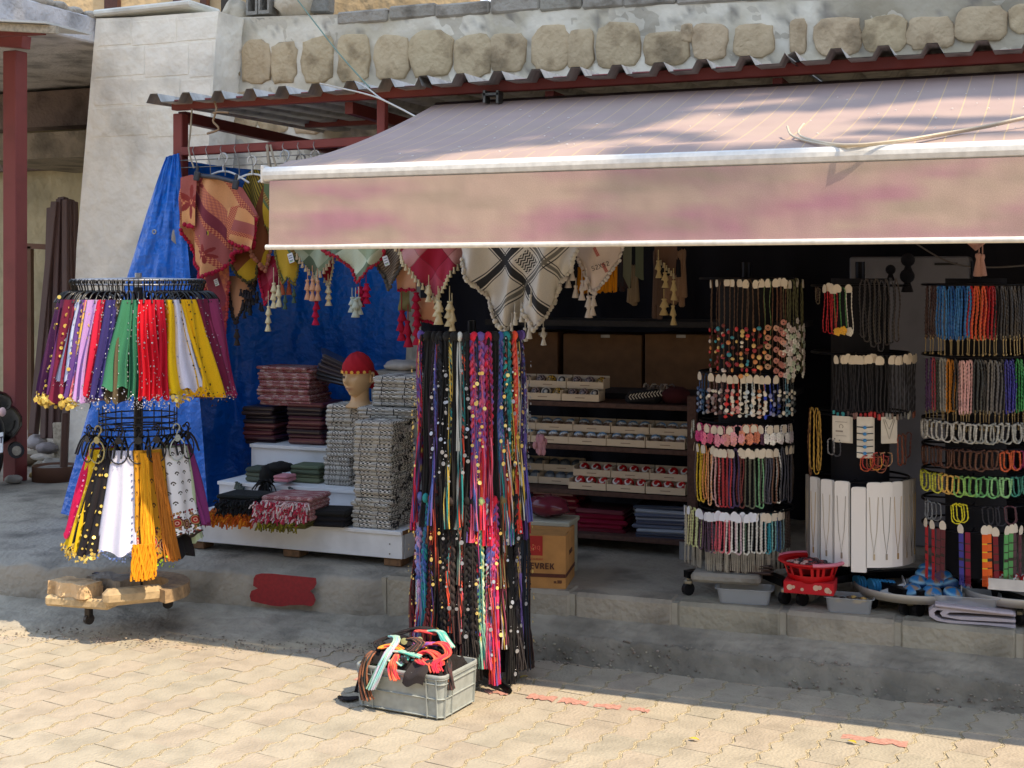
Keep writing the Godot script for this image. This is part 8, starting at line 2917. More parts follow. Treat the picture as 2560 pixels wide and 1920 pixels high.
			for k in 5:
				mb.col = L(40, 60, 70)
				mb.tube(PackedVector3Array([Vector3(-0.033, -0.04 - k * 0.026, 0.003), Vector3(0, -0.043 - k * 0.026, 0.005), Vector3(0.033, -0.04 - k * 0.026, 0.003)]), 0.0018, 4)
				mb.col = L(50, 130, 190)
				mb.ball(Vector3(0, -0.043 - k * 0.026, 0.006), Vector3(0.008, 0.007, 0.004), 8, 5)
			part(t, "eye_bracelets", mb, m_bead)
		else:
			mb.col = L(120, 112, 100)
			mb.tube(PackedVector3Array([Vector3(-0.026, -0.01, 0.003), Vector3(0, -0.09, 0.003), Vector3(0.026, -0.01, 0.003)]), 0.001, 4)
			mb.tube(PackedVector3Array([Vector3(-0.02, -0.01, 0.003), Vector3(0, -0.05, 0.003), Vector3(0.02, -0.01, 0.003)]), 0.001, 4)
			part(t, "chain", mb, m_metal)
	for e in [[-0.94, L(110, 70, 40), 0.3, "brown leather", 0.004], [-0.87, L(190, 150, 60), 0.26, "gold chain", 0.0035], [-0.8, L(206, 166, 70), 0.28, "bright gold chain", 0.0035], [-0.73, L(176, 136, 56), 0.26, "old gold chain", 0.0035], [0.72, L(150, 70, 40), 0.12, "rust leather", 0.004], [0.79, L(120, 70, 46), 0.13, "tan leather", 0.004], [0.86, L(96, 44, 36), 0.11, "dark leather", 0.004], [-0.5, L(130, 130, 132), 0.07, "grey leather", 0.004], [-0.42, L(60, 60, 66), 0.07, "black leather", 0.004]]:
		var yy = 1.06 if absf(e[0]) > 0.6 and e[0] < 0 else 0.97 if e[0] > 0.0 else 0.95
		necklace("cord_loop", "%s loop hanging on the %s side of the middle jewellery rack" % [e[3], "shelf" if e[0] < 0 else "far"], "cord loops on the middle rack", rack_spot(c, e[0], 0.22, yy), loop_mesh(e[2], 0.03, e[4], 0.014), cmat(e[1], 0.45), null, Vector3.ZERO, cw)
	for k in 9:
		var an = rng.randf()
		necklace("bracelet", "%s beaded bracelet bunched below the eye bracelets, middle rack" % ["orange", "red", "brown", "rust", "amber", "coral", "copper", "brick", "tan"][k], "bracelets bunched on the middle rack", rack_spot(c, 0.12 + k * 0.04, 0.225, 0.875 + 0.01 * (k % 3)), loop_mesh(0.055, 0.045, 0.0032, 0.009), cmat([L(206, 90, 40), L(190, 40, 30), L(120, 70, 40), L(160, 70, 40), L(206, 140, 50), L(214, 90, 80), L(150, 90, 60), L(140, 50, 40), L(180, 140, 100)][k], 0.4), null, Vector3.ZERO, cw)
	var card = MB.new()
	card.col = Color.WHITE
	var o = PackedVector2Array()
	for q in [[-0.5, -1.0], [0.5, -1.0], [0.5, -0.024], [0.42, -0.004], [0.2, 0.0], [-0.2, 0.0], [-0.42, -0.004], [-0.5, -0.024]]:
		o.append(Vector2(q[0] * 0.057, q[1] * 0.345))
	for k in 3:
		card.prism(o, Transform3D(Basis(Vector3.UP, 0.03 * k), Vector3(0.002 * k, 0, -0.005 * k)), 0.0012)
	var cm = card.mesh()
	var chain = MB.new()
	chain.tube(PackedVector3Array([Vector3(-0.018, -0.06, 0.003), Vector3(-0.012, -0.2, 0.003), Vector3(0.0, -0.29, 0.003), Vector3(0.012, -0.2, 0.003), Vector3(0.018, -0.06, 0.003)]), 0.0011, 4)
	chain.box(Vector3(0.001, -0.302, 0.003), Vector3(0.007, 0.024, 0.003))
	var chm = chain.mesh()
	for k in 11:
		var s = [-0.84, -0.6, -0.33, -0.03, 0.24, 0.46, 0.66, 0.82, 0.91, 0.97, -0.97][k]
		var sp = rack_spot(c, s, 0.222, 0.775 - (0.02 if k == 3 else 0.0))
		var t = thing("long_card", "long white %scard, %s, middle rack's lowest row" % ["blank " if k == 3 else "chain ", ["next to the outermost on the shelf side", "second face from the shelves", "third face from the shelves", "the longest, in the centre", "right beside the longest one", "with a grey thread chain", "with a dark bar pendant", "half turned to the far side", "greyish, on the far side", "outermost on the far side", "outermost on the shelf side"][k]], "card", sp.origin, "long white cards on the middle rack")
		t.basis = sp.basis
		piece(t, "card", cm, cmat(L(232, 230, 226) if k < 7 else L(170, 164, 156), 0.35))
		if k != 3:
			piece(t, "chain", chm, cmat([L(190, 160, 100), L(180, 170, 150), L(150, 146, 140)][k % 3], 0.3, 0.6))

	c = racks[2][1]
	var end = MB.new()
	end.col = L(170, 150, 110)
	end.tube(PackedVector3Array([Vector3(0, -0.2, 0.002), Vector3(0, -0.275, 0.004)]), 0.0022, 4)
	end.ball(Vector3(0, -0.275, 0.004), Vector3(0.005, 0.007, 0.005), 6, 4)
	end.ball(Vector3(0, -0.215, 0.004), Vector3(0.004, 0.006, 0.004), 6, 4)
	var em = end.mesh()
	n = 0
	for k in 27:
		var s = -0.92 + k * 0.07
		var q: Array = [L(70, 46, 44), "dark brown"] if s < -0.72 else [[L(40, 110, 180), "blue"], [L(30, 90, 170), "deep blue"], [L(60, 130, 200), "sky blue"]][k % 3] if s < -0.1 else [L(176, 24, 34), "red"] if s < -0.02 else [[L(226, 120, 60), "orange"], [L(220, 90, 50), "burnt orange"]][k % 2] if s < 0.2 else [L(170, 16, 30), "deep red"] if s < 0.35 else [[L(70, 62, 54), "bronze black"], [L(50, 46, 46), "black"], [L(60, 60, 66), "smoke grey"]][k % 3]
		n += 1
		necklace("prayer_beads", "%s bead string, %s from the middle rack, top row, last rack" % [q[1], ORD[n - 1]], "bead strings on the last jewellery rack", rack_spot(c, s, 0.2, 1.575), loop_mesh(0.21, 0.014, 0.0052, 0.0085), cmat(q[0], 0.25), null, Vector3.ZERO, cw, em, m_gold, "tassel_drop")
	n = 0
	for k in 27:
		var s = -0.92 + k * 0.07
		var q: Array = [[L(76, 44, 92), "purple"], [L(80, 50, 100), "violet"], [L(150, 50, 70), "wine red"], [L(50, 60, 44), "dark green"], [L(150, 150, 146), "silver grey"], [L(160, 160, 156), "silver"], [L(190, 120, 30), "amber"], [L(200, 130, 36), "honey"], [L(60, 56, 54), "black"], [L(226, 180, 180), "pink"], [L(230, 186, 186), "pale pink"], [L(222, 172, 174), "rose pink"], [L(226, 182, 184), "light pink"], [L(56, 60, 62), "charcoal"], [L(60, 64, 64), "dark grey"], [L(44, 44, 46), "jet black"], [L(110, 108, 108), "grey"], [L(116, 114, 112), "ash grey"], [L(104, 104, 106), "stone grey"], [L(96, 96, 100), "steel grey"], [L(50, 50, 54), "graphite"], [L(50, 50, 150), "royal blue"], [L(56, 56, 160), "cobalt blue"], [L(46, 46, 140), "ink blue"], [L(40, 140, 70), "green"], [L(46, 150, 76), "emerald"], [L(36, 130, 64), "grass green"]][k]
		n += 1
		necklace("prayer_beads", "%s bead string, %s from the middle rack, second row, last rack" % [q[1], ORD[n - 1]], "bead strings on the last jewellery rack", rack_spot(c, s, 0.205, 1.28), loop_mesh(0.21, 0.014, 0.005, 0.0085), cmat(q[0], 0.25), null, Vector3.ZERO, cw, em, m_metal, "tassel_drop")
	for row in [[1.03, [[L(196, 196, 190), "silver"], [L(180, 184, 180), "bright silver"]], "third row"], [0.925, [[L(86, 50, 34), "brown"], [L(96, 58, 40), "walnut"]], "fourth row"], [0.82, [[L(206, 206, 70), "yellow"], [L(226, 180, 90), "orange cream"], [L(150, 200, 100), "lime"], [L(110, 180, 110), "green"], [L(150, 206, 140), "pale green"], [L(60, 140, 120), "teal"]], "fifth row"]]:
		n = 0
		for k in 20:
			var s = -0.93 + k * 0.093
			var q: Array = row[1][int(k * row[1].size() / 20.0)]
			if row[0] == 0.925 and k > 14:
				q = [L(206, 90, 40), "orange"] if k < 18 else [L(150, 30, 90), "magenta"]
			n += 1
			necklace("bracelet", "%s beaded bracelet, %s from the middle rack, %s of the last rack" % [q[1], ORD[n - 1], row[2]], "bracelets on the last jewellery rack", rack_spot(c, s, 0.215 + 0.012 * (k % 2), row[0]), loop_mesh(0.074, 0.044, 0.0052, 0.009), cmat(q[0], 0.3), null, Vector3.ZERO, cw)
	n = 0
	for e in [[-0.86, L(120, 124, 128), "grey"], [-0.8, L(130, 134, 138), "light grey"], [-0.74, L(110, 114, 118), "ash"], [-0.68, L(124, 128, 130), "silver grey"], [-0.34, L(230, 220, 30), "bright yellow"], [-0.3, L(226, 214, 24), "lemon yellow"], [-0.26, L(222, 210, 30), "canary yellow"], [0.2, L(40, 40, 50), "black"], [0.3, L(36, 36, 46), "dark navy"], [0.42, L(44, 44, 54), "ink"], [0.56, L(90, 50, 60), "plum"], [0.62, L(84, 44, 54), "dark plum"]]:
		necklace("bracelet", "%s cord bracelet in the sixth row, last rack" % e[2], "cord bracelets on the last jewellery rack", rack_spot(c, e[0], 0.22, 0.71), loop_mesh(0.072, 0.042, 0.0035, 0.012), cmat(e[1], 0.5), null, Vector3.ZERO, cw)
	var bandm = MB.new()
	bandm.box(Vector3(0, -0.1, 0), Vector3(0.019, 0.17, 0.003))
	for k in 5:
		bandm.tube(PackedVector3Array([Vector3((k - 2) * 0.004, -0.18, 0), Vector3((k - 2) * 0.0045, -0.225 - rng.randf() * 0.01, 0.002)]), 0.0014, 4)
	var bm2 = bandm.mesh()
	var stripe = MB.new()
	for k in 4:
		stripe.box(Vector3(0, -0.06 - k * 0.032, 0.0022), Vector3(0.0192, 0.004 if k != 2 else 0.012, 0.001))
	var sm2 = stripe.mesh()
	n = 0
	for e in [[-0.84, L(190, 40, 46), "red"], [-0.74, L(176, 34, 44), "dark red"], [-0.64, L(110, 50, 56), "maroon"], [-0.55, L(104, 46, 50), "wine"], [-0.24, L(70, 64, 150), "violet blue"], [-0.14, L(130, 24, 50), "crimson"], [0.13, L(226, 96, 30), "orange"], [0.21, L(230, 104, 34), "bright orange"], [0.31, L(120, 24, 34), "blood red"], [0.5, L(90, 160, 90), "green"], [0.58, L(84, 150, 84), "leaf green"], [0.66, L(90, 60, 66), "brown"], [0.75, L(96, 50, 60), "mulberry"]]:
		n += 1
		necklace("woven_band", "%s woven friendship band with stripes, lowest row, last rack" % e[2], "woven bands on the last jewellery rack", rack_spot(c, e[0], 0.222, 0.62), bm2, cmat(e[1], 0.8), tag_mesh(0.028, 0.036), Vector3(0, -0.004, 0.004), cw, sm2, cmat(L(60, 50, 40) if n != 7 else L(226, 190, 40), 0.8), "stripes")
	var cab = thing("white_cabinet", "white cabinet standing dim in the back behind the jewellery racks", "cabinet", Vector3(-0.732, PLATFORM, -1.7))
	var mb = MB.new()
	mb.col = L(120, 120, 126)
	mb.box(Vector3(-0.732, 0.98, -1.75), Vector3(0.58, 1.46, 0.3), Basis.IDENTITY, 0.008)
	part(cab, "body", mb, m_paint)
	mb = MB.new()
	mb.col = L(30, 30, 34)
	mb.box(Vector3(-0.549, 1.672, -1.597), Vector3(0.11, 0.012, 0.006))
	part(cab, "handle_slot", mb, m_plastic)
	for q in [[Vector3(-0.702, 1.638, -0.6), 0.022, "small black pompom hanging before the white cabinet"], [Vector3(-0.629, 1.68, -0.6), 0.03, "large black pompom, upper of two before the white cabinet"], [Vector3(-0.632, 1.61, -0.6), 0.032, "large black pompom, lower of two before the white cabinet"]]:
		mb = MB.new()
		mb.col = L(18, 18, 24)
		mb.ball(q[0], Vector3.ONE * q[1], 10, 7)
		tassel(mb, q[0], q[1] * 2.2, q[1] * 1.6)
		single("black_pompom", q[2], "pompom", mb, m_cloth)
	mb = MB.new()
	mb.col = L(110, 104, 100)
	mb.tube(curve([Vector3(-0.633, 1.763, -0.9), Vector3(-0.503, 1.683, -0.9), Vector3(-0.401, 1.654, -0.9), Vector3(-0.266, 1.65, -0.9), Vector3(-0.101, 1.663, -0.9)], 20), 0.004, 5)
	single("sagging_wire", "thin wire sagging across the white cabinet above the last rack", "wire", mb, m_plastic)

func open_tub(mb: MB, c: Vector3, sx: float, sz: float, h: float, yaw: float, th: float) -> void:
	var b = Basis(Vector3.UP, yaw)
	var P = PackedVector3Array()
	for q in [[-0.02, 0.003], [-0.02, 0.0], [0.0, h], [0.014, h], [0.014, h - 0.004], [0.0, h - 0.002], [-0.02 - th, 0.004], [-0.9, 0.004]]:
		for k in 24:
			var an = -TAU * k / 24.0
			var d = Vector2(cos(an), sin(an))
			var e = Vector2(signf(d.x) * pow(absf(d.x), 0.3), signf(d.y) * pow(absf(d.y), 0.3))
			var g: float = q[0]
			P.append(c + b * Vector3(e.x * maxf(0.0, sx * 0.5 + g * 0.5 if g > -0.5 else 0.0), q[1], e.y * maxf(0.0, sz * 0.5 + g * 0.5 if g > -0.5 else 0.0)))
	mb.grid(P.slice(24), 24, 7, true)
	for k in mb.n.size():
		pass

func build_floor_things() -> void:
	var A = Vector3(-2.004, 0.25, -0.046)
	var R = Vector3(-2.031, 0.25, -0.359)
	var Lp = Vector3(-2.201, 0.25, -0.006)
	var ex = (A - Lp).normalized()
	var ez = Vector3(ex.z, 0, -ex.x)
	var w = 0.36
	var d = 0.27
	var h = 0.232
	var ctr = A - ex * w * 0.5 + ez * d * 0.5
	ctr = A - ex * w * 0.5
	var back = Vector3.UP.cross(ex)
	ctr += back * d * 0.5 * (1.0 if back.z < 0.0 else -1.0)
	var bas = Basis(ex, Vector3.UP, ex.cross(Vector3.UP))
	var tan_ = L(196, 142, 80)
	var t = thing("cardboard_box", "open brown cardboard box with printed lettering, standing beside the braid stand", "cardboard box", Vector3(ctr.x, PLATFORM, ctr.z))
	for q in [["front_panel", Vector3(0, h * 0.5, d * 0.5 - 0.002), Vector3(w, h, 0.004)], ["back_panel", Vector3(0, h * 0.5, -d * 0.5 + 0.002), Vector3(w, h, 0.004)], ["side_panel", Vector3(w * 0.5 - 0.002, h * 0.5 - 0.001, 0), Vector3(0.004, h - 0.003, d - 0.009)], ["side_panel", Vector3(-w * 0.5 + 0.002, h * 0.5 - 0.001, 0), Vector3(0.004, h - 0.003, d - 0.009)], ["base", Vector3(0, 0.004, 0), Vector3(w - 0.01, 0.004, d - 0.01)], ["top_flap", Vector3(0.0, h - 0.006, -d * 0.26), Vector3(w - 0.012, 0.003, d * 0.46)], ["top_flap", Vector3(0.0, h - 0.002, d * 0.235), Vector3(w - 0.012, 0.003, d * 0.5)]]:
		var mb = MB.new()
		mb.col = vary(tan_, 0.03)
		mb.box(ctr + bas * q[1], q[2], bas * (Basis(Vector3.RIGHT, 0.03) if q[0] == "top_flap" else Basis.IDENTITY))
		part(t, q[0], mb, m_card)
	var mb = MB.new()
	mb.col = L(96, 52, 36)
	mb.box(ctr + bas * Vector3(0, 0.058, d * 0.5 + 0.0012), Vector3(w, 0.016, 0.001), bas)
	mb.box(ctr + bas * Vector3(w * 0.5 + 0.0012, 0.058, 0), Vector3(0.001, 0.016, d), bas)
	part(t, "printed_band", mb, m_card)
	mb = MB.new()
	mb.col = L(178, 48, 40)
	mb.box(ctr + bas * Vector3(w * 0.5 - 0.145, 0.186, d * 0.5 + 0.0012), Vector3(0.088, 0.085, 0.001), bas)
	part(t, "red_panel", mb, m_card)
	lettering(t, "lettering", "ıyaq", "Droid Sans", 500, 0.022, L(214, 90, 70), ctr + bas * Vector3(w * 0.5 - 0.138, 0.18, d * 0.5 + 0.002), bas)
	lettering(t, "lettering", "UNLU MAM", "Droid Sans", 500, 0.01, L(190, 90, 60), ctr + bas * Vector3(w * 0.5 - 0.135, 0.128, d * 0.5 + 0.002), bas)
	lettering(t, "lettering", "N GEVREK", "Droid Sans", 800, 0.026, L(74, 40, 30), ctr + bas * Vector3(w * 0.5 - 0.135, 0.098, d * 0.5 + 0.002), bas)
	var sb = Basis(-bas.z, Vector3.UP, bas.x)
	lettering(t, "side_lettering", "TURTA", "Droid Serif", 700, 0.02, L(70, 40, 30), ctr + bas * Vector3(w * 0.5 + 0.0015, 0.14, -0.01), sb)
	for q in [-0.1, -0.055, 0.13]:
		mb = MB.new()
		mb.col = L(120, 74, 46)
		var ring = PackedVector3Array()
		for k in 14:
			ring.append(ctr + bas * Vector3(w * 0.5 - 0.02 + q - 0.09 + cos(TAU * k / 14) * 0.0095, 0.028 + sin(TAU * k / 14) * 0.0095, d * 0.5 + 0.0006))
		if q > 0.1:
			continue
		mb.tube(ring, 0.0015, 4, true)
		mb.box(ctr + bas * Vector3(w * 0.5 - 0.02 + q - 0.09, 0.028, d * 0.5 + 0.0006), Vector3(0.009, 0.006, 0.001), bas)
		part(t, "printed_mark", mb, m_card)
	mb = MB.new()
	mb.col = L(110, 70, 46)
	mb.box(ctr + bas * Vector3(w * 0.5 - 0.035, 0.026, d * 0.5 + 0.0006), Vector3(0.034, 0.002, 0.001), bas)
	mb.box(ctr + bas * Vector3(w * 0.5 - 0.026, 0.033, d * 0.5 + 0.0006), Vector3(0.02, 0.012, 0.001), bas)
	mb.box(ctr + bas * Vector3(w * 0.5 - 0.046, 0.031, d * 0.5 + 0.0006), Vector3(0.012, 0.008, 0.001), bas)
	part(t, "printed_mark", mb, m_card)
	mb = MB.new()
	mb.col = L(206, 30, 40)
	for k in 8:
		boulder(mb, Vector3(-2.127, 0.466, 0.15) + Vector3(rnd(-0.012, 0.012), -k * 0.022 + 0.05, rnd(-0.01, 0.01)), Vector3(0.022, 0.018, 0.018), k, 10, 7)
	single("red_ruffle", "small bright red ruffled scarf hanging between the stand and the cardboard box", "scarf", mb, m_cloth)
	t = thing("low_stool", "low whitish wooden stool behind the cardboard box", "stool", Vector3(-2.293, 0.25, -0.592))
	var sc = Vector3(-2.205, 0.488, -0.35)
	mb = MB.new()
	mb.col = L(176, 176, 160)
	mb.box(sc, Vector3(0.26, 0.022, 0.2), Basis(Vector3.UP, 0.1), 0.004)
	part(t, "seat", mb, m_paint)
	for q in [[-0.1, -0.07], [0.1, -0.07], [-0.1, 0.07], [0.1, 0.07]]:
		mb = MB.new()
		mb.col = L(170, 170, 154)
		mb.box(Vector3(sc.x + q[0], (sc.y + PLATFORM) * 0.5 - 0.006, sc.z + q[1]), Vector3(0.035, sc.y - PLATFORM - 0.012, 0.03))
		part(t, "leg", mb, m_paint)
	mb = MB.new()
	mb.col = L(96, 36, 50)
	boulder(mb, sc + Vector3(0.0, 0.065, 0.0), Vector3(0.13, 0.06, 0.09), 15, 26, 14)
	single("wrapped_red_parcel", "maroon cloth in shiny clear plastic lying on the low stool", "parcel", mb, mat(0.2))
	mb = MB.new()
	for k in 40:
		mb.col = vary(L(190, 140, 150), 0.15)
		var an = rng.randf() * TAU
		var q = Vector3(-2.333, 0.799, -0.6)
		mb.ball(q + Vector3(cos(an) * 0.03 * rng.randf(), rnd(-0.035, 0.035), 0.02 * rng.randf()), Vector3(0.012, 0.02, 0.006), 6, 4)
	single("pink_ruffle", "dusty pink ruffled flower hanging beside the braid stand before the shelves", "flower", mb, m_cloth)
	mb = MB.new()
	mb.col = L(150, 148, 140)
	mb.box(Vector3(-1.326, 0.341, -0.2), Vector3(0.29, 0.04, 0.2), Basis(Vector3.UP, 0.12), 0.012)
	single("paving_slab", "grey paving slab weighing down the foot of the first jewellery rack", "slab", mb, m_stone)
	mb = MB.new()
	for k in 8:
		mb.col = vary(L(92, 76, 70), 0.2)
		mb.box(Vector3(-1.241, 0.358, -0.22) + Vector3(rnd(-0.01, 0.01), k * 0.0052, 0), Vector3(0.2, 0.005, 0.13), Basis(Vector3.UP, 0.1 + rnd(-0.15, 0.15)), 0.002)
	single("bag_stack", "flat stack of brown paper bags lying on the grey paving slab", "paper bags", mb, m_card)
	mb = MB.new()
	mb.col = L(150, 146, 136)
	mb.box(Vector3(-1.042, 0.25, -0.221) + Vector3(0, 0.045, -0.05), Vector3(0.17, 0.09, 0.12), Basis(Vector3.UP, -0.15), 0.014)
	single("concrete_lump", "grey concrete block on the platform between the first and the middle rack", "block", mb, m_stone)
	mb = MB.new()
	mb.col = L(198, 28, 36)
	mb.box(Vector3(-0.964, 0.345, -0.12), Vector3(0.2, 0.05, 0.14), Basis(Vector3.UP, 0.05), 0.003)
	var rb = thing("red_box", "flat red printed cardboard box under the red basket", "box", Vector3(-0.964, 0.324, -0.12))
	part(rb, "box", mb, m_card)
	mb = MB.new()
	mb.col = L(222, 186, 160)
	for q in [[-0.075, 0.0, 0.012], [-0.06, 0.002, 0.007], [-0.025, -0.006, 0.007], [0.03, 0.004, 0.012], [0.045, 0.006, 0.009], [0.075, -0.003, 0.012], [0.085, -0.008, 0.008]]:
		mb.disc(Vector3(-0.964, 0.345, -0.12) + Basis(Vector3.UP, 0.05) * Vector3(q[0], q[1], 0.0705), Basis(Vector3.UP, 0.05) * Vector3.BACK, q[2], 0.001, 9)
	part(rb, "print", mb, m_card)
	var bc = Vector3(-0.965, 0.364, -0.14)
	t = thing("red_basket", "round red plastic basket with slotted sides, full of small goods, on the red box", "basket", bc)
	var prof = [[0.088, 0.002], [0.094, 0.02], [0.112, 0.075], [0.13, 0.082], [0.132, 0.078], [0.13, 0.086], [0.108, 0.082], [0.09, 0.022], [0.084, 0.008], [0.0, 0.008]]
	mb = MB.new()
	mb.col = L(206, 18, 28)
	mb.lathe(bc, [Vector2(0.108, 0.075), Vector2(0.122, 0.083), Vector2(0.134, 0.084), Vector2(0.136, 0.078), Vector2(0.13, 0.074), Vector2(0.112, 0.066), Vector2(0.108, 0.062)], 28)
	part(t, "rim", mb, m_plastic)
	mb = MB.new()
	mb.col = L(206, 18, 28)
	mb.lathe(bc, [Vector2(0.098, 0.03), Vector2(0.092, 0.0), Vector2(0.0, 0.0)], 28)
	mb.lathe(bc, [Vector2(0.0, 0.006), Vector2(0.088, 0.006), Vector2(0.094, 0.03)], 28)
	part(t, "bowl", mb, m_plastic)
	for k in 28:
		if k % 7 in [5, 6] or k % 2 == 0:
			mb = MB.new()
			mb.col = L(206, 18, 28)
			var an = TAU * k / 28.0
			mb.bar(bc + Vector3(cos(an) * 0.096, 0.028, sin(an) * 0.096), bc + Vector3(cos(an + 0.02) * 0.109, 0.066, sin(an + 0.02) * 0.109), 0.012, 0.003)
			part(t, "stave", mb, m_plastic)
	for sg in [-0.4, 2.75]:
		mb = MB.new()
		mb.col = L(226, 130, 150)
		var pts = PackedVector3Array()
		for k in 9:
			var an: float = sg + lerpf(-0.55, 0.55, k / 8.0) + 1.2
			pts.append(bc + Vector3(cos(an) * 0.137, 0.083, sin(an) * 0.137))
		mb.tube(pts, 0.008, 6)
		part(t, "handle", mb, m_plastic)
	mb = MB.new()
	for k in 60:
		mb.col = vary([L(60, 30, 34), L(150, 60, 60), L(40, 40, 48), L(190, 150, 140)][rng.randi() % 4], 0.2)
		var an = rng.randf() * TAU
		var rr = sqrt(rng.randf()) * 0.09
		mb.ball(bc + Vector3(cos(an) * rr, 0.06 + 0.02 * (1.0 - rr / 0.09) + rng.randf() * 0.006, sin(an) * rr), Vector3(0.014, 0.008, 0.012), 6, 4)
	single("basket_goods", "small dark and pink trinkets heaped in the red basket", "trinkets", mb, m_bead).set_meta("kind", "stuff")
	var tub = StandardMaterial3D.new()
	tub.albedo_color = Color(0.74, 0.76, 0.77, 0.42)
	tub.transparency = BaseMaterial3D.TRANSPARENCY_ALPHA
	tub.roughness = 0.35
	for q in [[Vector3(-1.237, 0.25, -0.058), 0.23, 0.13, 0.062, 0.14, "clear grey plastic tub on the platform edge below the first rack"], [Vector3(-0.809, 0.25, -0.069), 0.19, 0.12, 0.062, 0.1, "clear grey plastic tub with scraps on the platform edge below the middle rack"], [Vector3(-0.362, 0.27, -0.098) + Vector3(0, 0.022, 0), 0.25, 0.16, 0.06, 0.06, "clear grey plastic tub standing on the folded sack"]]:
		t = thing("plastic_tub", q[5], "tub", q[0], "clear plastic tubs on the platform edge")
		mb = MB.new()
		mb.col = Color.WHITE
		var c2: Vector3 = q[0] + Vector3(0, 0.002, -q[2] * 0.5)
		var bb = Basis(Vector3.UP, q[4])
		var P = PackedVector3Array()
		for s in [[0.0, 0.0], [0.42, 0.0], [0.44, 0.01], [0.485, 1.0], [0.53, 1.0], [0.53, 0.94], [0.5, 0.94]]:
			for k in 28:
				var an = -TAU * k / 28.0
				var e = Vector2(signf(cos(an)) * pow(absf(cos(an)), 0.28), signf(sin(an)) * pow(absf(sin(an)), 0.28))
				P.append(c2 + bb * Vector3(e.x * q[1] * s[0] , s[1] * q[3], e.y * (q[2] * s[0] + (q[1] - q[2]) * 0.0)))
		mb.grid(P, 28, 7, true)
		part(t, "tub", mb, tub)
	mb = MB.new()
	for k in 22:
		mb.col = vary([L(40, 40, 44), L(90, 80, 70), L(190, 160, 90)][rng.randi() % 3], 0.2)
		mb.ball(Vector3(-0.809, 0.25, -0.069) + Vector3(rnd(-0.07, 0.07), 0.04 + rng.randf() * 0.014, -0.06 + rnd(-0.035, 0.035)), Vector3(0.014, 0.007, 0.01), 6, 4)
	single("tub_scraps", "dark scraps and a yellow peel lying in the tub below the middle rack", "scraps", mb, m_bead).set_meta("kind", "stuff")
	mb = MB.new()
	mb.col = L(196, 188, 196)
	var fold = PackedVector2Array()
	for q in [[0.3, 0.0], [0.2, 0.004], [0.06, 0.002], [0.01, 0.008], [-0.018, 0.024], [-0.02, 0.042], [-0.004, 0.058], [0.05, 0.062], [0.3, 0.056], [0.3, 0.045], [0.12, 0.047], [0.06, 0.044], [0.045, 0.036], [0.06, 0.03], [0.2, 0.034], [0.3, 0.032], [0.3, 0.022], [0.1, 0.018], [0.03, 0.026], [0.022, 0.038], [0.034, 0.05], [0.01, 0.05], [0.0, 0.04], [0.004, 0.026], [0.03, 0.014], [0.1, 0.012], [0.3, 0.012]]:
		fold.append(Vector2(q[0], q[1]))
	var sx = Vector3(-0.494, 0.25, -0.062)
	mb.prism(fold, Transform3D(Basis(Vector3.UP, 0.1), sx + Vector3(0, 0.001, -0.2)), 0.2)
	mb.col = L(206, 196, 204)
	mb.box(sx + Vector3(0.16, 0.062, -0.1), Vector3(0.29, 0.01, 0.2), Basis.from_euler(Vector3(-0.02, 0.08, -0.05)), 0.004)
	single("folded_sack", "pale lilac folded sack lying under the clear tub at the platform edge", "sack", mb, m_cloth)
	for q in [[Vector3(-0.583, 0.307, -0.33), 0.235, "round steel tray of blue domes between the middle and the last rack"], [Vector3(-0.174, 0.324, -0.33), 0.22, "round steel tray of plates under the last rack, at the frame's edge"]]:
		t = thing("round_tray", q[2], "tray", q[0], "round trays under the racks")
		mb = MB.new()
		mb.col = L(190, 188, 182)
		mb.lathe(q[0], [Vector2(0.0, 0.006), Vector2(q[1] - 0.006, 0.006), Vector2(q[1] - 0.004, 0.032), Vector2(q[1], 0.035), Vector2(q[1] + 0.002, 0.03), Vector2(q[1] - 0.001, 0.0), Vector2(0.0, 0.0)], 40)
		part(t, "tray", mb, mat(0.45, 0.35))
		mb = MB.new()
		mb.col = L(40, 40, 44)
		mb.tube(PackedVector3Array([q[0] + Vector3(0, 0, 0), Vector3(q[0].x, PLATFORM + 0.04, q[0].z)]), 0.03, 10)
		part(t, "stem", mb, m_metal)
		for an in [0.6, 1.5, 2.5, 4.5]:
			mb = MB.new()
			var cp = Vector3(q[0].x + cos(an) * 0.18, PLATFORM, q[0].z + sin(an) * 0.18)
			mb.col = L(120, 116, 100)
			mb.box(cp + Vector3(0, 0.05, 0), Vector3(0.04, 0.022, 0.03), Basis(Vector3.UP, an), 0.006)
			mb.col = L(60, 60, 60)
			mb.disc(cp + Vector3(0, 0.026, 0), Vector3(cos(an + 1.0), 0, sin(an + 1.0)), 0.026, 0.02, 14)
			mb.col = L(50, 50, 52)
			mb.bar(cp + Vector3(0, 0.06, 0), Vector3(q[0].x, PLATFORM + 0.062, q[0].z), 0.02, 0.012)
			part(t, "caster", mb, m_metal)
	var tc = Vector3(-0.583, 0.307, -0.33) + Vector3(0, 0.008, 0)
	mb = MB.new()
	mb.col = L(222, 224, 226)
	mb.box(tc + Vector3(-0.025, 0.03, 0.09), Vector3(0.003, 0.06, 0.14), Basis(Vector3.UP, 0.2))
	mb.box(tc + Vector3(0.195, 0.03, 0.06), Vector3(0.003, 0.06, 0.15), Basis(Vector3.UP, 0.1))
	mb.box(tc + Vector3(0.085, 0.02, 0.0), Vector3(0.22, 0.045, 0.003))
	mb.box(tc + Vector3(-0.06, 0.02, 0.14), Vector3(0.1, 0.03, 0.003), Basis(Vector3.BACK, 0.4))
	single("white_carton_divider", "white card divider standing round the blue domes in the steel tray", "divider", mb, m_card)
	var blue = dome_mesh("skyline", 5)
	var big = blue_dome()
	n_domes(tc, big)
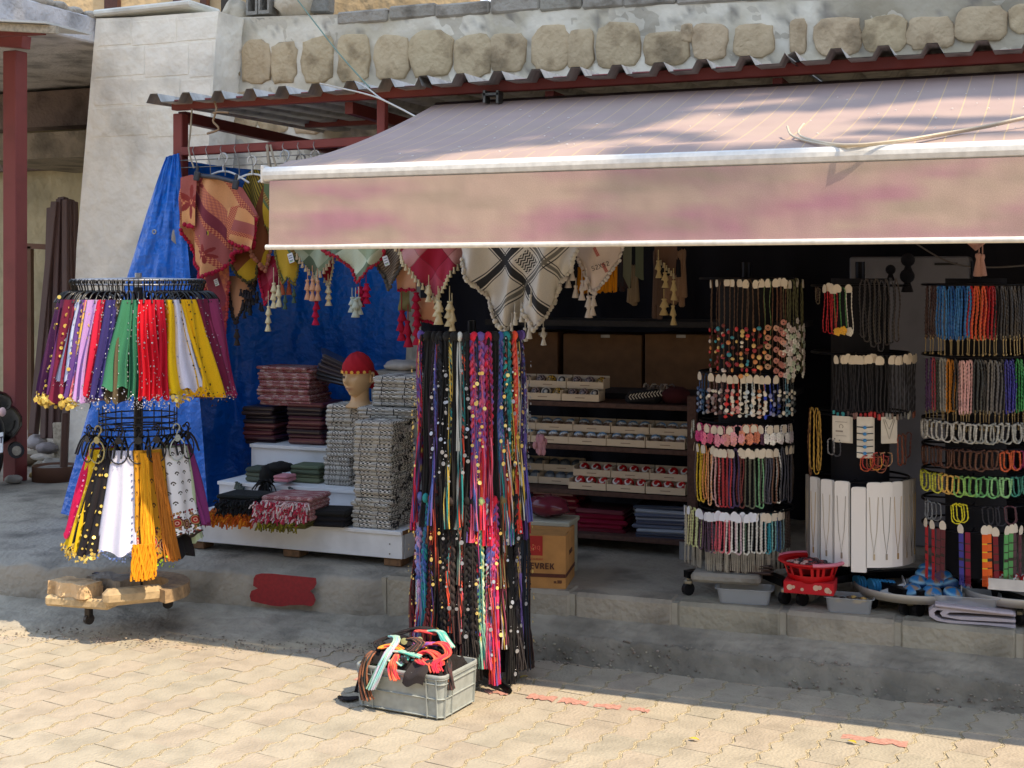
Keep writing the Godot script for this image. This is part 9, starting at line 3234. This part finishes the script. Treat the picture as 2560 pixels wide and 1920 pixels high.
	var side_d = MB.new()
	side_d.col = L(60, 140, 190)
	side_d.disc(Vector3(0, 0.026, 0), Vector3.RIGHT, 0.026, 0.01, 14)
	side_d.col = L(206, 216, 222)
	side_d.disc(Vector3(0.0055, 0.026, 0), Vector3.RIGHT, 0.022, 0.004, 14)
	var sdm = side_d.mesh()
	for k in 13:
		var o = MeshInstance3D.new()
		o.name = nm(self, "souvenir_plate")
		o.mesh = sdm
		o.material_override = m_bead
		add_child(o, true)
		o.position = tc + ([Vector3(-0.215 + 0.013 * k, 0.0, 0.05 + 0.004 * k) if k < 3 else Vector3(-0.15 + 0.014 * (k - 3), 0.0, 0.09) if k < 10 else Vector3(0.2 + 0.012 * (k - 10), 0.0, 0.05)][0])
		o.rotation = Vector3(0, 0.7 if k < 10 else -0.5, 0.15)
		tag(o, "blue plate on edge in the steel tray, %s" % (["%s from the rim side, by the rim", "%s of the row before the divider", "%s of the far row"][0 if k < 3 else 1 if k < 10 else 2] % ORD[k if k < 3 else k - 3 if k < 10 else k - 10]), "souvenir", "blue plates in the steel tray")
	var wc = Vector3(-0.178, 0.371, -0.2) + Vector3(0, 0.012, 0)
	t = thing("white_tray", "white card tray of red and brown domes on the steel tray under the last rack", "tray", wc)
	for q in [["front_panel", Vector3(0, 0.022, 0.06), Vector3(0.2, 0.044, 0.003)], ["back_panel", Vector3(0, 0.022, -0.06), Vector3(0.2, 0.044, 0.003)], ["side_panel", Vector3(-0.1, 0.0215, 0), Vector3(0.003, 0.043, 0.116)], ["side_panel", Vector3(0.1, 0.0215, 0), Vector3(0.003, 0.043, 0.116)], ["base", Vector3(0, 0.002, 0), Vector3(0.196, 0.003, 0.116)]]:
		mb = MB.new()
		mb.col = L(228, 226, 220)
		mb.box(wc + q[1], q[2])
		part(t, q[0], mb, m_card)
	var mm = dome_mesh("moonstar", 1)
	for k in 3:
		var o = MeshInstance3D.new()
		o.name = nm(self, "souvenir_dome")
		o.mesh = mm
		o.material_override = m_bead
		add_child(o, true)
		o.position = wc + Vector3(-0.062 + 0.062 * k, 0.012, 0.01)
		o.rotation = Vector3(-0.6, 0.1 * k, 0.3 * k)
		tag(o, "red and brown dome in the white tray, %s from the middle rack" % ORD[k], "souvenir", "domes in the white tray")

func blue_dome() -> ArrayMesh:
	var mb = MB.new()
	var P = PackedVector3Array()
	var cc = PackedColorArray()
	for j in 11:
		var th = PI * j / 10.0
		for i in 18:
			var an = -TAU * i / 18.0
			var dd = Vector3(cos(an) * sin(th), cos(th), sin(an) * sin(th))
			P.append(Vector3(dd.x * 0.04, dd.y * 0.03 + 0.03, dd.z * 0.04))
			var c = L(40, 120, 180) if dd.y > 0.1 else L(30, 70, 120)
			if dd.y > 0.3 and sin(an * 3.0) > 0.4:
				c = L(150, 130, 110)
			if absf(dd.y - 0.2) < 0.12:
				c = L(130, 180, 206)
			cc.append(c)
	mb.grid(P, 18, 11, true, cc)
	return mb.mesh()

func n_domes(tc: Vector3, me: Mesh) -> void:
	var spots = [[0.02, 0.0, 0.13, "front row, by the divider"], [0.09, 0.0, 0.13, "front row, middle"], [0.16, 0.0, 0.13, "front row, far end"], [0.03, 0.03, 0.07, "second row, by the divider"], [0.1, 0.032, 0.07, "second row, middle"], [0.165, 0.03, 0.07, "second row, far end"], [0.05, 0.06, 0.03, "top of the heap, by the divider"], [0.13, 0.06, 0.03, "top of the heap, far end"], [0.06, 0.08, -0.01, "very top, pinkish edge"]]
	for q in spots:
		var o = MeshInstance3D.new()
		o.name = nm(self, "blue_dome")
		o.mesh = me
		o.material_override = m_film if false else m_bead
		add_child(o, true)
		o.position = tc + Vector3(q[0], q[1] * 0.7, q[2] + 0.02)
		o.rotation = Vector3(rnd(-0.4, 0.5), rng.randf() * TAU, rnd(-0.3, 0.3))
		tag(o, "glossy blue painted dome in the steel tray, %s" % q[3], "souvenir", "blue domes in the steel tray")
